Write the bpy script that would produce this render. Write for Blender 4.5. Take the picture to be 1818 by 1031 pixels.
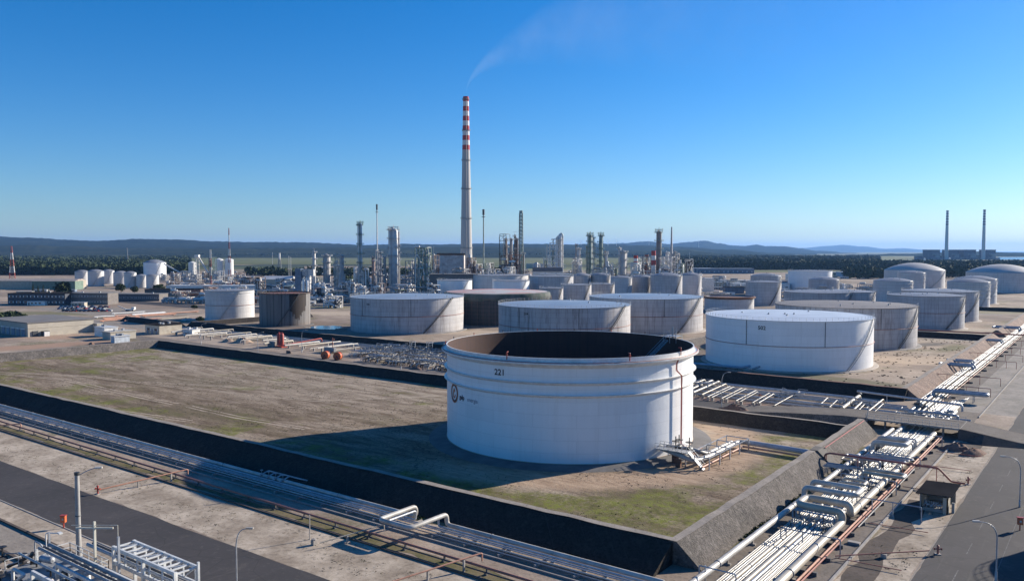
import bpy, math, random
from mathutils import Vector, Matrix, noise
R_ = math.radians
for o in list(bpy.data.objects): bpy.data.objects.remove(o)
sc = bpy.context.scene
col = sc.collection
# ------------------------------------------------------------------ camera
# site axes: x and y run along the bunds and pipe corridors, the camera hovers over the origin
CAMH = 41.0
FPX, CX, CY, HORY = 1450.0, 909.0, 515.5, 445.0
PITCH = math.atan((CY-HORY)/FPX)
cam = bpy.data.cameras.new('camera'); cam_o = bpy.data.objects.new('camera', cam); col.objects.link(cam_o)
cam.sensor_width = 36; cam.lens = FPX/1818*36; cam.clip_end = 150000; cam.clip_start = 1
cam_o.location = (0, 0, CAMH)
cam_o.rotation_euler = (R_(90)-PITCH, 0, math.atan2(.6, .8))
sc.camera = cam_o
# ------------------------------------------------------------------ light
SUN_AZ, SUN_EL = R_(66.0), R_(21.2)          # azimuth measured from +x towards +y
w = bpy.data.worlds.new('World'); sc.world = w; w.use_nodes = True
nt = w.node_tree; bg = nt.nodes['Background']
sky = nt.nodes.new('ShaderNodeTexSky'); sky.sky_type = 'NISHITA'; sky.sun_disc = False
sky.sun_elevation = SUN_EL; sky.sun_rotation = R_(90)-SUN_AZ; sky.altitude = 100
sky.air_density = 1.0; sky.dust_density = 0.3; sky.ozone_density = 2.5
tint = nt.nodes.new('ShaderNodeMix'); tint.data_type = 'RGBA'; tint.blend_type = 'MULTIPLY'; tint.inputs[0].default_value = 1; tint.inputs[7].default_value = (.6, .75, 1, 1)
hs = nt.nodes.new('ShaderNodeHueSaturation'); hs.inputs['Saturation'].default_value = 1.25
nt.links.new(sky.outputs[0], tint.inputs[6]); nt.links.new(tint.outputs[2], hs.inputs['Color'])
nt.links.new(hs.outputs[0], bg.inputs[0]); bg.inputs[1].default_value = 0.081
sl = bpy.data.lights.new('sun', 'SUN'); sl.energy = 5.0; sl.angle = R_(.5); sl.color = (1, .91, .78)
so = bpy.data.objects.new('sun', sl); col.objects.link(so)
sd = Vector((math.cos(SUN_AZ)*math.cos(SUN_EL), math.sin(SUN_AZ)*math.cos(SUN_EL), math.sin(SUN_EL)))
so.rotation_euler = sd.to_track_quat('Z', 'Y').to_euler()
sc.view_settings.view_transform = 'Standard'; sc.view_settings.look = 'None'
sc.view_settings.exposure = 0.85; sc.view_settings.gamma = 1
HAZE_D = 3.3e-5
sc.render.engine = 'CYCLES'
# ------------------------------------------------------------------ site survey: image ray -> ground point
def g(px, py, z=0.0):
    a = (px-CX)/FPX; b = (CY-py)/FPX
    Y = math.cos(PITCH)+b*math.sin(PITCH); Z = -math.sin(PITCH)+b*math.cos(PITCH)
    t = (z-CAMH)/Z; X = a*t; Y *= t
    return (.8*X-.6*Y, .6*X+.8*Y)
def at(px, Z):
    X = (px-CX)/FPX*Z
    return (.8*X-.6*Z, .6*X+.8*Z)
def zz(py, Z): return CAMH-(py-HORY)/FPX*Z
# ------------------------------------------------------------------ mesh builder
class MB:
    def __init__(s): s.v = []; s.f = []
    def poly(s, vs, fs):
        n = len(s.v); s.v += [tuple(p) for p in vs]; s.f += [tuple(i+n for i in f) for f in fs]; return s
    def box(s, x0, y0, z0, x1, y1, z1):
        return s.poly([(x0,y0,z0),(x1,y0,z0),(x1,y1,z0),(x0,y1,z0),(x0,y0,z1),(x1,y0,z1),(x1,y1,z1),(x0,y1,z1)],
                      [(3,2,1,0),(4,5,6,7),(0,1,5,4),(1,2,6,5),(2,3,7,6),(3,0,4,7)])
    def bar(s, p, q, w, h=None):
        """square bar from p to q"""
        h = h or w; p = Vector(p); q = Vector(q); d = (q-p)
        if d.length < 1e-6: return s
        d.normalize(); up = Vector((0,0,1)) if abs(d.z) < .95 else Vector((1,0,0))
        a = d.cross(up).normalized()*w/2; b = a.cross(d).normalized()*h/2
        vs = [p-a-b, p+a-b, p+a+b, p-a+b, q-a-b, q+a-b, q+a+b, q-a+b]
        return s.poly(vs, [(0,1,2,3),(7,6,5,4),(0,4,5,1),(1,5,6,2),(2,6,7,3),(3,7,4,0)])
    def lathe(s, prof, n=24, c=(0,0,0), a0=0, a1=2*math.pi, cap=False):
        full = abs(a1-a0-2*math.pi) < 1e-6; m = n if full else n+1
        base = len(s.v)
        for r, z in prof:
            for i in range(m):
                t = a0+(a1-a0)*i/n
                s.v.append((c[0]+r*math.cos(t), c[1]+r*math.sin(t), c[2]+z))
        for k in range(len(prof)-1):
            for i in range(n):
                j = (i+1) % m
                s.f.append((base+k*m+i, base+k*m+j, base+(k+1)*m+j, base+(k+1)*m+i))
        if cap:
            s.f.append(tuple(base+(len(prof)-1)*m+i for i in range(m)))
            s.f.append(tuple(base+i for i in reversed(range(m))))
        return s
    def cyl(s, p, q, r0, r1=None, n=10):
        r1 = r0 if r1 is None else r1
        return s.pipe([p, q], r0, n, 0, r1)
    def pipe(s, pts, r, n=8, bend=None, r1=None, caps=True):
        pts = [Vector(p) for p in pts]
        if bend is None: bend = r*2.4
        if bend and len(pts) > 2:
            out = [pts[0]]
            for i in range(1, len(pts)-1):
                a, b, c = pts[i-1], pts[i], pts[i+1]
                l = min(bend, (a-b).length*.48, (c-b).length*.48)
                u = (a-b).normalized(); w_ = (c-b).normalized()
                if u.dot(w_) < -.995: out.append(b); continue
                p0 = b+u*l; p2 = b+w_*l
                for t in (0, .25, .5, .75, 1): out.append(p0*(1-t)**2+b*2*t*(1-t)+p2*t*t)
            out.append(pts[-1]); pts = out
        base = len(s.v); N = len(pts); prev = None
        for i, p in enumerate(pts):
            d = (pts[min(i+1, N-1)]-pts[max(i-1, 0)]).normalized()
            if prev is None:
                up = Vector((0,0,1)) if abs(d.z) < .9 else Vector((1,0,0))
                a = d.cross(up).normalized()
            else:
                a = (prev-d*prev.dot(d)).normalized()
            prev = a; b = d.cross(a)
            rr = r if r1 is None else r+(r1-r)*i/(N-1)
            for k in range(n):
                t = 2*math.pi*k/n
                s.v.append(tuple(p+a*rr*math.cos(t)+b*rr*math.sin(t)))
        for i in range(N-1):
            for k in range(n):
                j = (k+1) % n
                s.f.append((base+i*n+k, base+i*n+j, base+(i+1)*n+j, base+(i+1)*n+k))
        if caps:
            s.f.append(tuple(base+k for k in reversed(range(n)))); s.f.append(tuple(base+(N-1)*n+k for k in range(n)))
        return s
    def vessel(s, x, y, z0, z1, r, n=16):
        s.lathe([(r, 0), (r, z1-z0-r*.6), (r*.85, z1-z0-r*.28), (r*.5, z1-z0-r*.06), (0.01, z1-z0)], n, (x, y, z0)); return s
    def drum(s, p, q, r, n=12):
        p = Vector(p); q = Vector(q); d = (q-p).normalized()
        for a, b, ra, rb in ((p, q, r, r), (q, q+d*r*.35, r, r*.75), (q+d*r*.35, q+d*r*.55, r*.75, r*.1), (p, p-d*r*.35, r, r*.75), (p-d*r*.35, p-d*r*.55, r*.75, r*.1)):
            s.pipe([a, b], ra, n, 0, rb, caps=False)
        return s
    def build(s, name, m, parent=None, loc=None, smooth=True, recentre=True):
        me = bpy.data.meshes.new(name); vs = s.v
        if parent is None and loc is None and recentre and vs:
            xs = [p[0] for p in vs]; ys = [p[1] for p in vs]; zs = [p[2] for p in vs]
            c = ((min(xs)+max(xs))/2, (min(ys)+max(ys))/2, min(zs)); loc = c
            vs = [(p[0]-c[0], p[1]-c[1], p[2]-c[2]) for p in vs]
        me.from_pydata(vs, [], s.f); me.validate(); me.update()
        if smooth:
            me.polygons.foreach_set('use_smooth', [True]*len(me.polygons)); me.set_sharp_from_angle(angle=R_(38))
        o = bpy.data.objects.new(name, me); col.objects.link(o)
        if m: me.materials.append(m)
        if parent: o.parent = parent
        if loc: o.location = loc
        return o
def tag(o, label=None, cat=None, group=None, kind=None):
    if label: o['label'] = label
    if cat: o['category'] = cat
    if group: o['group'] = group
    if kind: o['kind'] = kind
    return o
def thing(name, label, cat, loc=(0,0,0), rz=0, group=None):
    o = bpy.data.objects.new(name, None); col.objects.link(o); o.empty_display_size = .5
    o.location = loc; o.rotation_euler = (0,0,rz); return tag(o, label, cat, group)
def copy_tree(o, parent=None):
    c = o.copy(); col.objects.link(c)
    if parent: c.parent = parent
    for ch in list(o.children): copy_tree(ch, c)
    return c
def sp(u, v): return (u, v)
ORD = ['first','second','third','fourth','fifth','sixth','seventh','eighth','ninth','tenth','eleventh','twelfth','thirteenth','fourteenth','fifteenth','sixteenth','seventeenth','eighteenth','nineteenth','twentieth','twenty-first','twenty-second','twenty-third','twenty-fourth','twenty-fifth','twenty-sixth','twenty-seventh','twenty-eighth','twenty-ninth','thirtieth']+['%s-%s'%(t,o) for t in ('thirty','forty','fifty') for o in ('first','second','third','fourth','fifth','sixth','seventh','eighth','ninth')]
# ------------------------------------------------------------------ materials
def nn(nt, t, **k):
    n = nt.nodes.new(t)
    for a, b in k.items(): setattr(n, a, b)
    return n
def mixc(nt, f, a, b, mode='MIX'):
    m = nn(nt, 'ShaderNodeMix', data_type='RGBA', blend_type=mode, clamp_factor=True)
    for i, v in ((0, f), (6, a), (7, b)):
        if hasattr(v, 'type') and hasattr(v, 'links'): nt.links.new(v, m.inputs[i])
        elif i == 0: m.inputs[0].default_value = v
        else: m.inputs[i].default_value = (*v, 1)
    return m.outputs[2]
def noi(nt, vec, scale, detail=4, rough=.6):
    n = nn(nt, 'ShaderNodeTexNoise'); n.inputs['Scale'].default_value = scale
    n.inputs['Detail'].default_value = detail; n.inputs['Roughness'].default_value = rough
    nt.links.new(vec, n.inputs['Vector']); return n.outputs[0]
def rng(nt, v, a, b, c=0, d=1):
    m = nn(nt, 'ShaderNodeMapRange'); nt.links.new(v, m.inputs[0])
    for i, q in enumerate((a, b, c, d)): m.inputs[i+1].default_value = q
    return m.outputs[0]
def mth(nt, op, a, b=0.0):
    m = nn(nt, 'ShaderNodeMath', operation=op)
    for i, v in enumerate((a, b)):
        if hasattr(v, 'links'): nt.links.new(v, m.inputs[i])
        else: m.inputs[i].default_value = v
    return m.outputs[0]
def base(name, rough=.7, metal=0.0, spec=.4):
    m = bpy.data.materials.new(name); m.use_nodes = True; nt = m.node_tree
    p = nt.nodes['Principled BSDF']; p.inputs['Roughness'].default_value = rough; p.inputs['Metallic'].default_value = metal
    p.inputs['Specular IOR Level'].default_value = spec
    return m, nt, p
def bump(nt, p, h, dist=.1, strength=.5):
    b = nn(nt, 'ShaderNodeBump'); b.inputs['Strength'].default_value = strength; b.inputs['Distance'].default_value = dist
    nt.links.new(h, b.inputs['Height']); nt.links.new(b.outputs[0], p.inputs['Normal'])
def obj_vec(nt, scale=(1,1,1)):
    t = nn(nt, 'ShaderNodeTexCoord'); mp = nn(nt, 'ShaderNodeMapping'); mp.inputs['Scale'].default_value = scale
    nt.links.new(t.outputs['Object'], mp.inputs[0])
    oi = nn(nt, 'ShaderNodeObjectInfo'); k = mth(nt, 'MULTIPLY', oi.outputs['Random'], 50.0)
    cb = nn(nt, 'ShaderNodeCombineXYZ'); nt.links.new(k, cb.inputs[0]); nt.links.new(k, cb.inputs[1])
    nt.links.new(cb.outputs[0], mp.inputs['Location'])
    return mp.outputs[0]
MC = {}
def mat(name, c, c2=None, scale=.6, rough=.6, metal=0.0, lo=.35, hi=.7, stretch=1.0, rnd=.12, spec=.4, bmp=0):
    if name in MC: return MC[name]
    m, nt, p = base(name, rough, metal, spec)
    c2 = c2 or tuple(x*.6 for x in c)
    v = obj_vec(nt, (1, 1, stretch))
    f = rng(nt, noi(nt, v, scale, 5), lo, hi)
    out = mixc(nt, f, c, c2)
    oi = nn(nt, 'ShaderNodeObjectInfo')
    k = rng(nt, oi.outputs['Random'], 0, 1, 1-rnd, 1+rnd*.5)
    hsv = nn(nt, 'ShaderNodeHueSaturation'); nt.links.new(k, hsv.inputs['Value']); nt.links.new(out, hsv.inputs['Color'])
    nt.links.new(hsv.outputs[0], p.inputs['Base Color'])
    if bmp: bump(nt, p, noi(nt, v, scale*6, 4), bmp)
    MC[name] = m; return m
def shell_mat(name, c, stain, seam=.25, streak=.5, rough=.55, row=2.4, wid=9.0, seamw=.07, rstain=.0, scale_z=.05):
    """plated tank shell: plate seams and vertical run-off streaks, laid round the cylinder"""
    if name in MC: return MC[name]
    m, nt, p = base(name, rough, 0, .4)
    t = nn(nt, 'ShaderNodeTexCoord'); sx = nn(nt, 'ShaderNodeSeparateXYZ'); nt.links.new(t.outputs['Object'], sx.inputs[0])
    th = mth(nt, 'ARCTAN2', sx.outputs[1], sx.outputs[0])
    oi = nn(nt, 'ShaderNodeObjectInfo'); rd = mth(nt, 'MULTIPLY', oi.outputs['Random'], 37.0)
    arc = mth(nt, 'MULTIPLY', th, wid*20/(2*math.pi))
    cb = nn(nt, 'ShaderNodeCombineXYZ'); nt.links.new(arc, cb.inputs[0]); nt.links.new(sx.outputs[2], cb.inputs[1])
    br = nn(nt, 'ShaderNodeTexBrick'); br.offset = .5
    br.inputs['Scale'].default_value = 1; br.inputs['Brick Width'].default_value = wid; br.inputs['Row Height'].default_value = row
    br.inputs['Mortar Size'].default_value = seamw; br.inputs['Mortar Smooth'].default_value = .6
    br.inputs['Color1'].default_value = (1,1,1,1); br.inputs['Color2'].default_value = (1-seam*.35,)*3+(1,); br.inputs['Mortar'].default_value = (1-seam, 1-seam, 1-seam, 1)
    nt.links.new(cb.outputs[0], br.inputs['Vector'])
    # streaks
    c2 = nn(nt, 'ShaderNodeCombineXYZ'); nt.links.new(mth(nt, 'ADD', mth(nt, 'MULTIPLY', th, 22.0), rd), c2.inputs[0])
    nt.links.new(mth(nt, 'MULTIPLY', sx.outputs[2], scale_z), c2.inputs[1]); nt.links.new(rd, c2.inputs[2])
    s1 = rng(nt, noi(nt, c2.outputs[0], 1.3, 6, .7), .48, .72, 0, streak)
    c3 = nn(nt, 'ShaderNodeCombineXYZ'); nt.links.new(mth(nt, 'ADD', mth(nt, 'MULTIPLY', th, 6.0), rd), c3.inputs[0])
    nt.links.new(mth(nt, 'MULTIPLY', sx.outputs[2], .12), c3.inputs[1]); nt.links.new(rd, c3.inputs[2])
    s2 = rng(nt, noi(nt, c3.outputs[0], 1.0, 5, .6), .4, .75, 0, streak*.7)
    o = mixc(nt, s1, c, stain)
    o = mixc(nt, s2, o, tuple(x*.72 for x in c))
    if rstain:
        low = mth(nt, 'MULTIPLY', rng(nt, sx.outputs[2], 0, 3.0, 1, 0), rstain)
        o = mixc(nt, low, o, (.16, .1, .07))
    o = mixc(nt, 1.0, o, br.outputs[0], 'MULTIPLY')
    nt.links.new(o, p.inputs['Base Color'])
    bump(nt, p, noi(nt, cb.outputs[0], .25, 3), .25, .25)
    MC[name] = m; return m
WHITE = mat('white_paint', (.78,.77,.74), (.6,.58,.54), .8, .35, rnd=.08)
CREAM = mat('cream_paint', (.5,.45,.36), (.36,.31,.24), .5, .45)
PWHITE = mat('pipe_white', (.5,.48,.44), (.32,.29,.25), .45, .45, rnd=.2)
CLADW = mat('bright_cladding', (.68,.66,.62), (.5,.47,.43), .3, .45)
GALV = mat('galvanised_steel', (.42,.44,.46), (.27,.28,.3), 1.2, .45, .3)
GREY = mat('grey_paint', (.3,.31,.32), (.19,.19,.19), .7, .55)
DGREY = mat('dark_steel', (.08,.085,.09), (.04,.04,.04), .7, .55)
BLACK = mat('black_metal', (.02,.02,.022), (.04,.035,.03), .7, .5)
RED = mat('red_paint', (.42,.05,.035), (.25,.06,.045), .8, .45)
REDP = mat('faded_red_pipe', (.38,.13,.09), (.24,.09,.065), .5, .6)
ORNG = mat('orange_paint', (.62,.15,.05), (.5,.12,.06), .8, .4)
SALM = mat('salmon_pipe', (.6,.31,.2), (.4,.2,.13), .8, .55)
RUST = mat('rust', (.2,.09,.05), (.1,.05,.035), .6, .8)
CONC = mat('concrete', (.36,.33,.3), (.24,.22,.2), .5, .85, bmp=.02)
DCONC = mat('dark_concrete', (.15,.145,.14), (.08,.075,.07), .5, .9)
BLUEG = mat('blue_grey_panel', (.16,.22,.3), (.11,.14,.18), .4, .5)
GREENST = mat('green_steel', (.12,.2,.16), (.08,.12,.1), .5, .55)
BEIGE = mat('beige_wall', (.52,.47,.38), (.4,.36,.3), .2, .8)
BROWNST = mat('brown_steel', (.24,.16,.13), (.13,.1,.09), .6, .7)
GLASS = mat('dark_glass', (.03,.045,.06), (.02,.03,.04), .2, .1, spec=.8)
ASPH = mat('asphalt', (.075,.072,.07), (.05,.048,.047), .25, .85)
ROOFW = mat('pale_roof_sheet', (.55,.56,.56), (.42,.42,.42), .1, .4)
ROOFD = mat('dark_roof_sheet', (.022,.022,.024), (.035,.034,.036), .2, 1.0, spec=.0)
# ================================================================== GROUND MATERIALS
def world_vec(nt):
    t = nn(nt, 'ShaderNodeNewGeometry'); return t.outputs['Position']
def blob(nt, P, c, rx, ry, ang, nz, soft=.35):
    m = nn(nt, 'ShaderNodeMapping', vector_type='TEXTURE'); m.inputs['Location'].default_value = (c[0], c[1], 0); m.inputs['Rotation'].default_value = (0, 0, ang); m.inputs['Scale'].default_value = (rx, ry, 1e6)
    nt.links.new(P, m.inputs[0]); l = nn(nt, 'ShaderNodeVectorMath', operation='LENGTH'); nt.links.new(m.outputs[0], l.inputs[0])
    return rng(nt, mth(nt, 'ADD', l.outputs['Value'], nz), 1+soft, 1-soft)
SOILS = [  # centre px, radii along and across (m), heading (deg), colour, colour 2
 ((1650,640),20,9,60,(.55,.42,.3),(.4,.31,.22)), ((1575,636),22,7,40,(.5,.38,.28),(.36,.28,.2)), ((1500,675),22,6,-5,(.11,.1,.08),(.15,.14,.06)), ((1690,618),16,4,85,(.15,.15,.06),(.12,.11,.07)), ((1640,612),14,5,60,(.1,.095,.09),(.08,.075,.07)),
 ((1675,604),30,6,40,(.42,.35,.27),(.3,.25,.19)), ((1760,586),40,8,30,(.45,.38,.29),(.3,.26,.2)), ((590,556),26,16,20,(.55,.44,.32),(.4,.32,.24)), ((590,544),40,18,25,(.13,.135,.065),(.2,.18,.11)), ((590,532),60,14,25,(.17,.155,.14),(.13,.12,.11)),
 ((850,591),26,12,20,(.5,.4,.3),(.36,.29,.22)), ((1290,531),50,24,30,(.45,.3,.21),(.3,.22,.16)), ((270,540),120,40,30,(.3,.22,.165),(.22,.175,.14)), ((70,556),60,14,30,(.13,.135,.06),(.2,.18,.11)), ((1745,552),110,26,30,(.15,.155,.07),(.3,.25,.17)),
 ((60,615),30,9,80,(.4,.25,.17),(.3,.2,.14)), ((150,597),26,10,60,(.45,.3,.2),(.33,.22,.16)), ((640,652),60,4,-2,(.42,.33,.26),(.28,.22,.17)), ((330,600),40,6,0,(.42,.34,.27),(.3,.25,.2)), ((1330,718),30,3,0,(.36,.22,.17),(.28,.19,.15)), ((420,560),30,16,20,(.5,.4,.3),(.36,.29,.22)), ((1400,640),6,30,0,(.1,.09,.08),(.14,.12,.1))]
def ground_mat():
    m, nt, p = base('sandy_soil', .95, 0, .15); P = world_vec(nt)
    n1 = noi(nt, P, .012, 6, .6); n2 = noi(nt, P, .12, 6, .65); n3 = noi(nt, P, 1.3, 5, .7)
    o = mixc(nt, rng(nt, n2, .35, .65), (.45,.36,.28), (.29,.225,.17))
    o = mixc(nt, rng(nt, n1, .45, .62), o, (.2,.155,.125))
    o = mixc(nt, rng(nt, n3, .5, .72, 0, .75), o, (.13,.105,.08))
    gr = mth(nt, 'MULTIPLY', rng(nt, noi(nt, P, .045, 5, .6), .54, .64), rng(nt, n3, .3, .6))
    o = mixc(nt, mth(nt, 'MULTIPLY', gr, .8), o, (.09,.095,.035))
    nz = mth(nt, 'MULTIPLY', mth(nt, 'SUBTRACT', noi(nt, P, .09, 4, .68), .5), 1.5)
    for (px, py), rx, ry, an, c1, c2 in SOILS:
        o = mixc(nt, mth(nt, 'MULTIPLY', blob(nt, P, g(px, py), rx, ry, R_(an), nz), .85), o, mixc(nt, rng(nt, n3, .35, .65), c1, c2))
    # farmland and scrub beyond the plant
    sx = nn(nt, 'ShaderNodeSeparateXYZ'); nt.links.new(P, sx.inputs[0])
    dist = mth(nt, 'SUBTRACT', mth(nt, 'MULTIPLY', sx.outputs[1], .8), mth(nt, 'MULTIPLY', sx.outputs[0], .6))
    n5 = noi(nt, P, .0011, 3, .5)
    far = mixc(nt, rng(nt, n5, .42, .56), (.15,.17,.075), (.035,.05,.03))
    far = mixc(nt, rng(nt, noi(nt, P, .003, 4, .6), .56, .62), far, (.24,.2,.13))
    o = mixc(nt, rng(nt, dist, 1500, 1900), o, far)
    nt.links.new(o, p.inputs['Base Color']); bump(nt, p, n3, .12, .7)
    return m
def basin_mat():
    m, nt, p = base('dry_basin_floor', .95, 0, .1); P = world_vec(nt)
    sx = nn(nt, 'ShaderNodeSeparateXYZ'); nt.links.new(P, sx.inputs[0]); U, V = sx.outputs[0], sx.outputs[1]
    mp = nn(nt, 'ShaderNodeMapping'); mp.inputs['Scale'].default_value = (.35, 1.5, 1); mp.inputs['Rotation'].default_value = (0,0,.12); nt.links.new(P, mp.inputs[0])
    n1 = noi(nt, mp.outputs[0], .05, 6, .68); n2 = noi(nt, mp.outputs[0], .22, 7, .72); n3 = noi(nt, P, 1.6, 5, .75)
    o = mixc(nt, rng(nt, n2, .4, .6), (.34,.265,.19), (.135,.095,.062))
    o = mixc(nt, rng(nt, n1, .48, .6, 0, .75), o, (.135,.11,.06))
    o = mixc(nt, rng(nt, n1, .46, .34, 0, .6), o, (.46,.38,.29))
    o = mixc(nt, rng(nt, n3, .47, .64, 0, .85), o, (.1,.08,.06))
    o = mixc(nt, rng(nt, noi(nt, mp.outputs[0], .7, 6, .75), .5, .7, 0, .7), o, (.17,.13,.095))
    # ring track worn round the tank
    dv = nn(nt, 'ShaderNodeVectorMath', operation='DISTANCE'); nt.links.new(P, dv.inputs[0]); dv.inputs[1].default_value = (-98.2, 152, 0)
    rr_ = mth(nt, 'ADD', mth(nt, 'ABSOLUTE', mth(nt, 'SUBTRACT', dv.outputs['Value'], 37.0)), mth(nt, 'MULTIPLY', mth(nt, 'SUBTRACT', noi(nt, P, .16, 6, .7), .5), 9.0))
    ring = mth(nt, 'MULTIPLY', rng(nt, rr_, 7.0, 3.2), rng(nt, U, -118, -96))
    oc = mixc(nt, rng(nt, noi(nt, mp.outputs[0], .5, 5, .7), .4, .62), (.48,.35,.245), (.34,.235,.16))
    # pale sandy band on the far side, darker soil near the bund
    far_ = mth(nt, 'MULTIPLY', rng(nt, mth(nt, 'ADD', V, mth(nt, 'MULTIPLY', n1, 40.0)), 150, 185), .6)
    o = mixc(nt, far_, o, mixc(nt, rng(nt, n2, .4, .6), (.46,.385,.3), (.22,.17,.125)))
    # grass towards the bund toes
    e1 = rng(nt, V, 101, 125, 1, 0); e2 = rng(nt, U, -72, -50, 0, 1); e3 = rng(nt, U, -325, -270, .9, 0); e4 = rng(nt, V, 178, 184, 0, 1)
    edge = mth(nt, 'MAXIMUM', mth(nt, 'MAXIMUM', e1, e2), mth(nt, 'MAXIMUM', e3, e4))
    gn = noi(nt, P, .07, 6, .65)
    e5 = mth(nt, 'MULTIPLY', mth(nt, 'MULTIPLY', rng(nt, U, -105, -75), rng(nt, V, 128, 112)), .12)
    gf = rng(nt, mth(nt, 'ADD', mth(nt, 'ADD', mth(nt, 'MULTIPLY', edge, .16), gn), e5), .58, .69)
    gf = mth(nt, 'MULTIPLY', gf, rng(nt, noi(nt, P, .9, 4, .7), .34, .56, .25, 1))
    gc = mixc(nt, rng(nt, noi(nt, P, .3, 4), .4, .6), (.17,.18,.04), (.11,.105,.035))
    o = mixc(nt, gf, o, gc)
    o = mixc(nt, mth(nt, 'MULTIPLY', ring, .85), o, oc)
    # drying cracks
    vo = nn(nt, 'ShaderNodeTexVoronoi', feature='DISTANCE_TO_EDGE'); vo.inputs['Scale'].default_value = .55
    wn = nn(nt, 'ShaderNodeTexNoise'); wn.inputs['Scale'].default_value = .6; nt.links.new(P, wn.inputs['Vector'])
    vm = nn(nt, 'ShaderNodeVectorMath', operation='MULTIPLY_ADD'); nt.links.new(wn.outputs[1], vm.inputs[0]); vm.inputs[1].default_value = (2,2,0); nt.links.new(P, vm.inputs[2])
    nt.links.new(vm.outputs[0], vo.inputs['Vector'])
    ck = mth(nt, 'MULTIPLY', rng(nt, vo.outputs['Distance'], .0, .06, 1, 0), rng(nt, noi(nt, P, .05, 3), .48, .58))
    o = mixc(nt, mth(nt, 'MULTIPLY', ck, .75), o, (.07,.05,.035))
    nt.links.new(o, p.inputs['Base Color']); bump(nt, p, n3, .15, .8)
    return m
def bund_mat(name, c, c2, slab=5.0):
    m, nt, p = base(name, .92, 0, .2); P = world_vec(nt)
    sx = nn(nt, 'ShaderNodeSeparateXYZ'); nt.links.new(P, sx.inputs[0])
    al = mth(nt, 'ADD', sx.outputs[0], sx.outputs[1])
    cb = nn(nt, 'ShaderNodeCombineXYZ'); nt.links.new(al, cb.inputs[0]); nt.links.new(mth(nt, 'MULTIPLY', sx.outputs[2], .25), cb.inputs[1])
    n1 = noi(nt, cb.outputs[0], 1.2, 6, .7); n2 = noi(nt, P, .15, 5, .6); n3 = noi(nt, P, 3.0, 4, .7)
    o = mixc(nt, rng(nt, n2, .35, .65), c, c2)
    o = mixc(nt, rng(nt, n1, .4, .68, 0, .75), o, tuple(x*.5 for x in c))
    o = mixc(nt, rng(nt, n3, .47, .62, 0, .75), o, tuple(x*.4 for x in c2))
    o = mixc(nt, rng(nt, noi(nt, P, .9, 5, .7), .52, .68, 0, .5), o, tuple(min(1, x*1.5) for x in c))
    fr = mth(nt, 'FRACT', mth(nt, 'DIVIDE', al, slab))
    j = mth(nt, 'MULTIPLY', mth(nt, 'LESS_THAN', fr, .03), rng(nt, n2, .35, .6))
    o = mixc(nt, mth(nt, 'MULTIPLY', j, .55), o, (.05,.045,.04))
    nt.links.new(o, p.inputs['Base Color']); bump(nt, p, n3, .25, .9)
    return m
def asphalt_mat():
    m, nt, p = base('worn_asphalt', .88, 0, .25); P = world_vec(nt)
    n1 = noi(nt, P, .06, 5, .6); n2 = noi(nt, P, 1.1, 5, .7)
    mp = nn(nt, 'ShaderNodeMapping'); mp.inputs['Scale'].default_value = (1.5, .08, 1); nt.links.new(P, mp.inputs[0])
    n3 = noi(nt, mp.outputs[0], .8, 4, .6)
    o = mixc(nt, rng(nt, n1, .35, .65), (.066,.06,.06), (.046,.043,.043))
    o = mixc(nt, rng(nt, n2, .55, .75, 0, .5), o, (.13,.12,.11))
    o = mixc(nt, rng(nt, n3, .6, .75, 0, .35), o, (.15,.135,.12))
    o = mixc(nt, rng(nt, noi(nt, P, .35, 3, .5), .62, .7, 0, .6), o, (.04,.038,.037))
    o = mixc(nt, rng(nt, noi(nt, P, .2, 5, .75), .58, .75, 0, .5), o, (.16,.14,.12))
    vo = nn(nt, 'ShaderNodeTexVoronoi', feature='DISTANCE_TO_EDGE'); vo.inputs['Scale'].default_value = .14; nt.links.new(P, vo.inputs['Vector'])
    o = mixc(nt, rng(nt, vo.outputs['Distance'], 0, .012, .6, 0), o, (.03,.03,.03))
    nt.links.new(o, p.inputs['Base Color']); bump(nt, p, n2, .02, .5)
    return m
def patch_mat(name, c, c2, sc_=.3, rough=.95):
    m, nt, p = base(name, rough, 0, .15); P = world_vec(nt)
    n1 = noi(nt, P, sc_, 6, .68); n2 = noi(nt, P, sc_*7, 5, .7)
    o = mixc(nt, rng(nt, n1, .36, .64), c, c2); o = mixc(nt, rng(nt, n2, .5, .72, 0, .7), o, tuple(x*.45 for x in c2))
    nt.links.new(o, p.inputs['Base Color']); bump(nt, p, n2, .08, .6)
    return m
M_SAND, M_BASIN, M_ASPH = ground_mat(), basin_mat(), asphalt_mat()
M_BUND = bund_mat('bund_concrete', (.2,.175,.155), (.13,.115,.1)); M_BUNDR = bund_mat('bund_reddish', (.34,.24,.19), (.25,.18,.14), 3.0)
M_BUNDD = bund_mat('bund_shade_dark', (.052,.042,.034), (.032,.027,.023), 6.0)  # near-black base colour paints in the shade of slopes turned from the sun
M_CREST = patch_mat('bund_crest_concrete', (.33,.29,.25), (.25,.22,.19), .4)
M_VERGE = patch_mat('verge_sand', (.5,.42,.33), (.25,.2,.15), .16)
M_GRASSY = patch_mat('grassy_soil', (.1,.1,.04), (.2,.16,.1), .35)
M_DARKSOIL = patch_mat('dark_soil', (.12,.095,.08), (.08,.065,.055), .2)
M_PALECONC = patch_mat('pale_concrete_pavement', (.31,.27,.225), (.23,.2,.17), .25)
M_REDSOIL = patch_mat('red_soil', (.38,.22,.15), (.28,.17,.12), .25)

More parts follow.
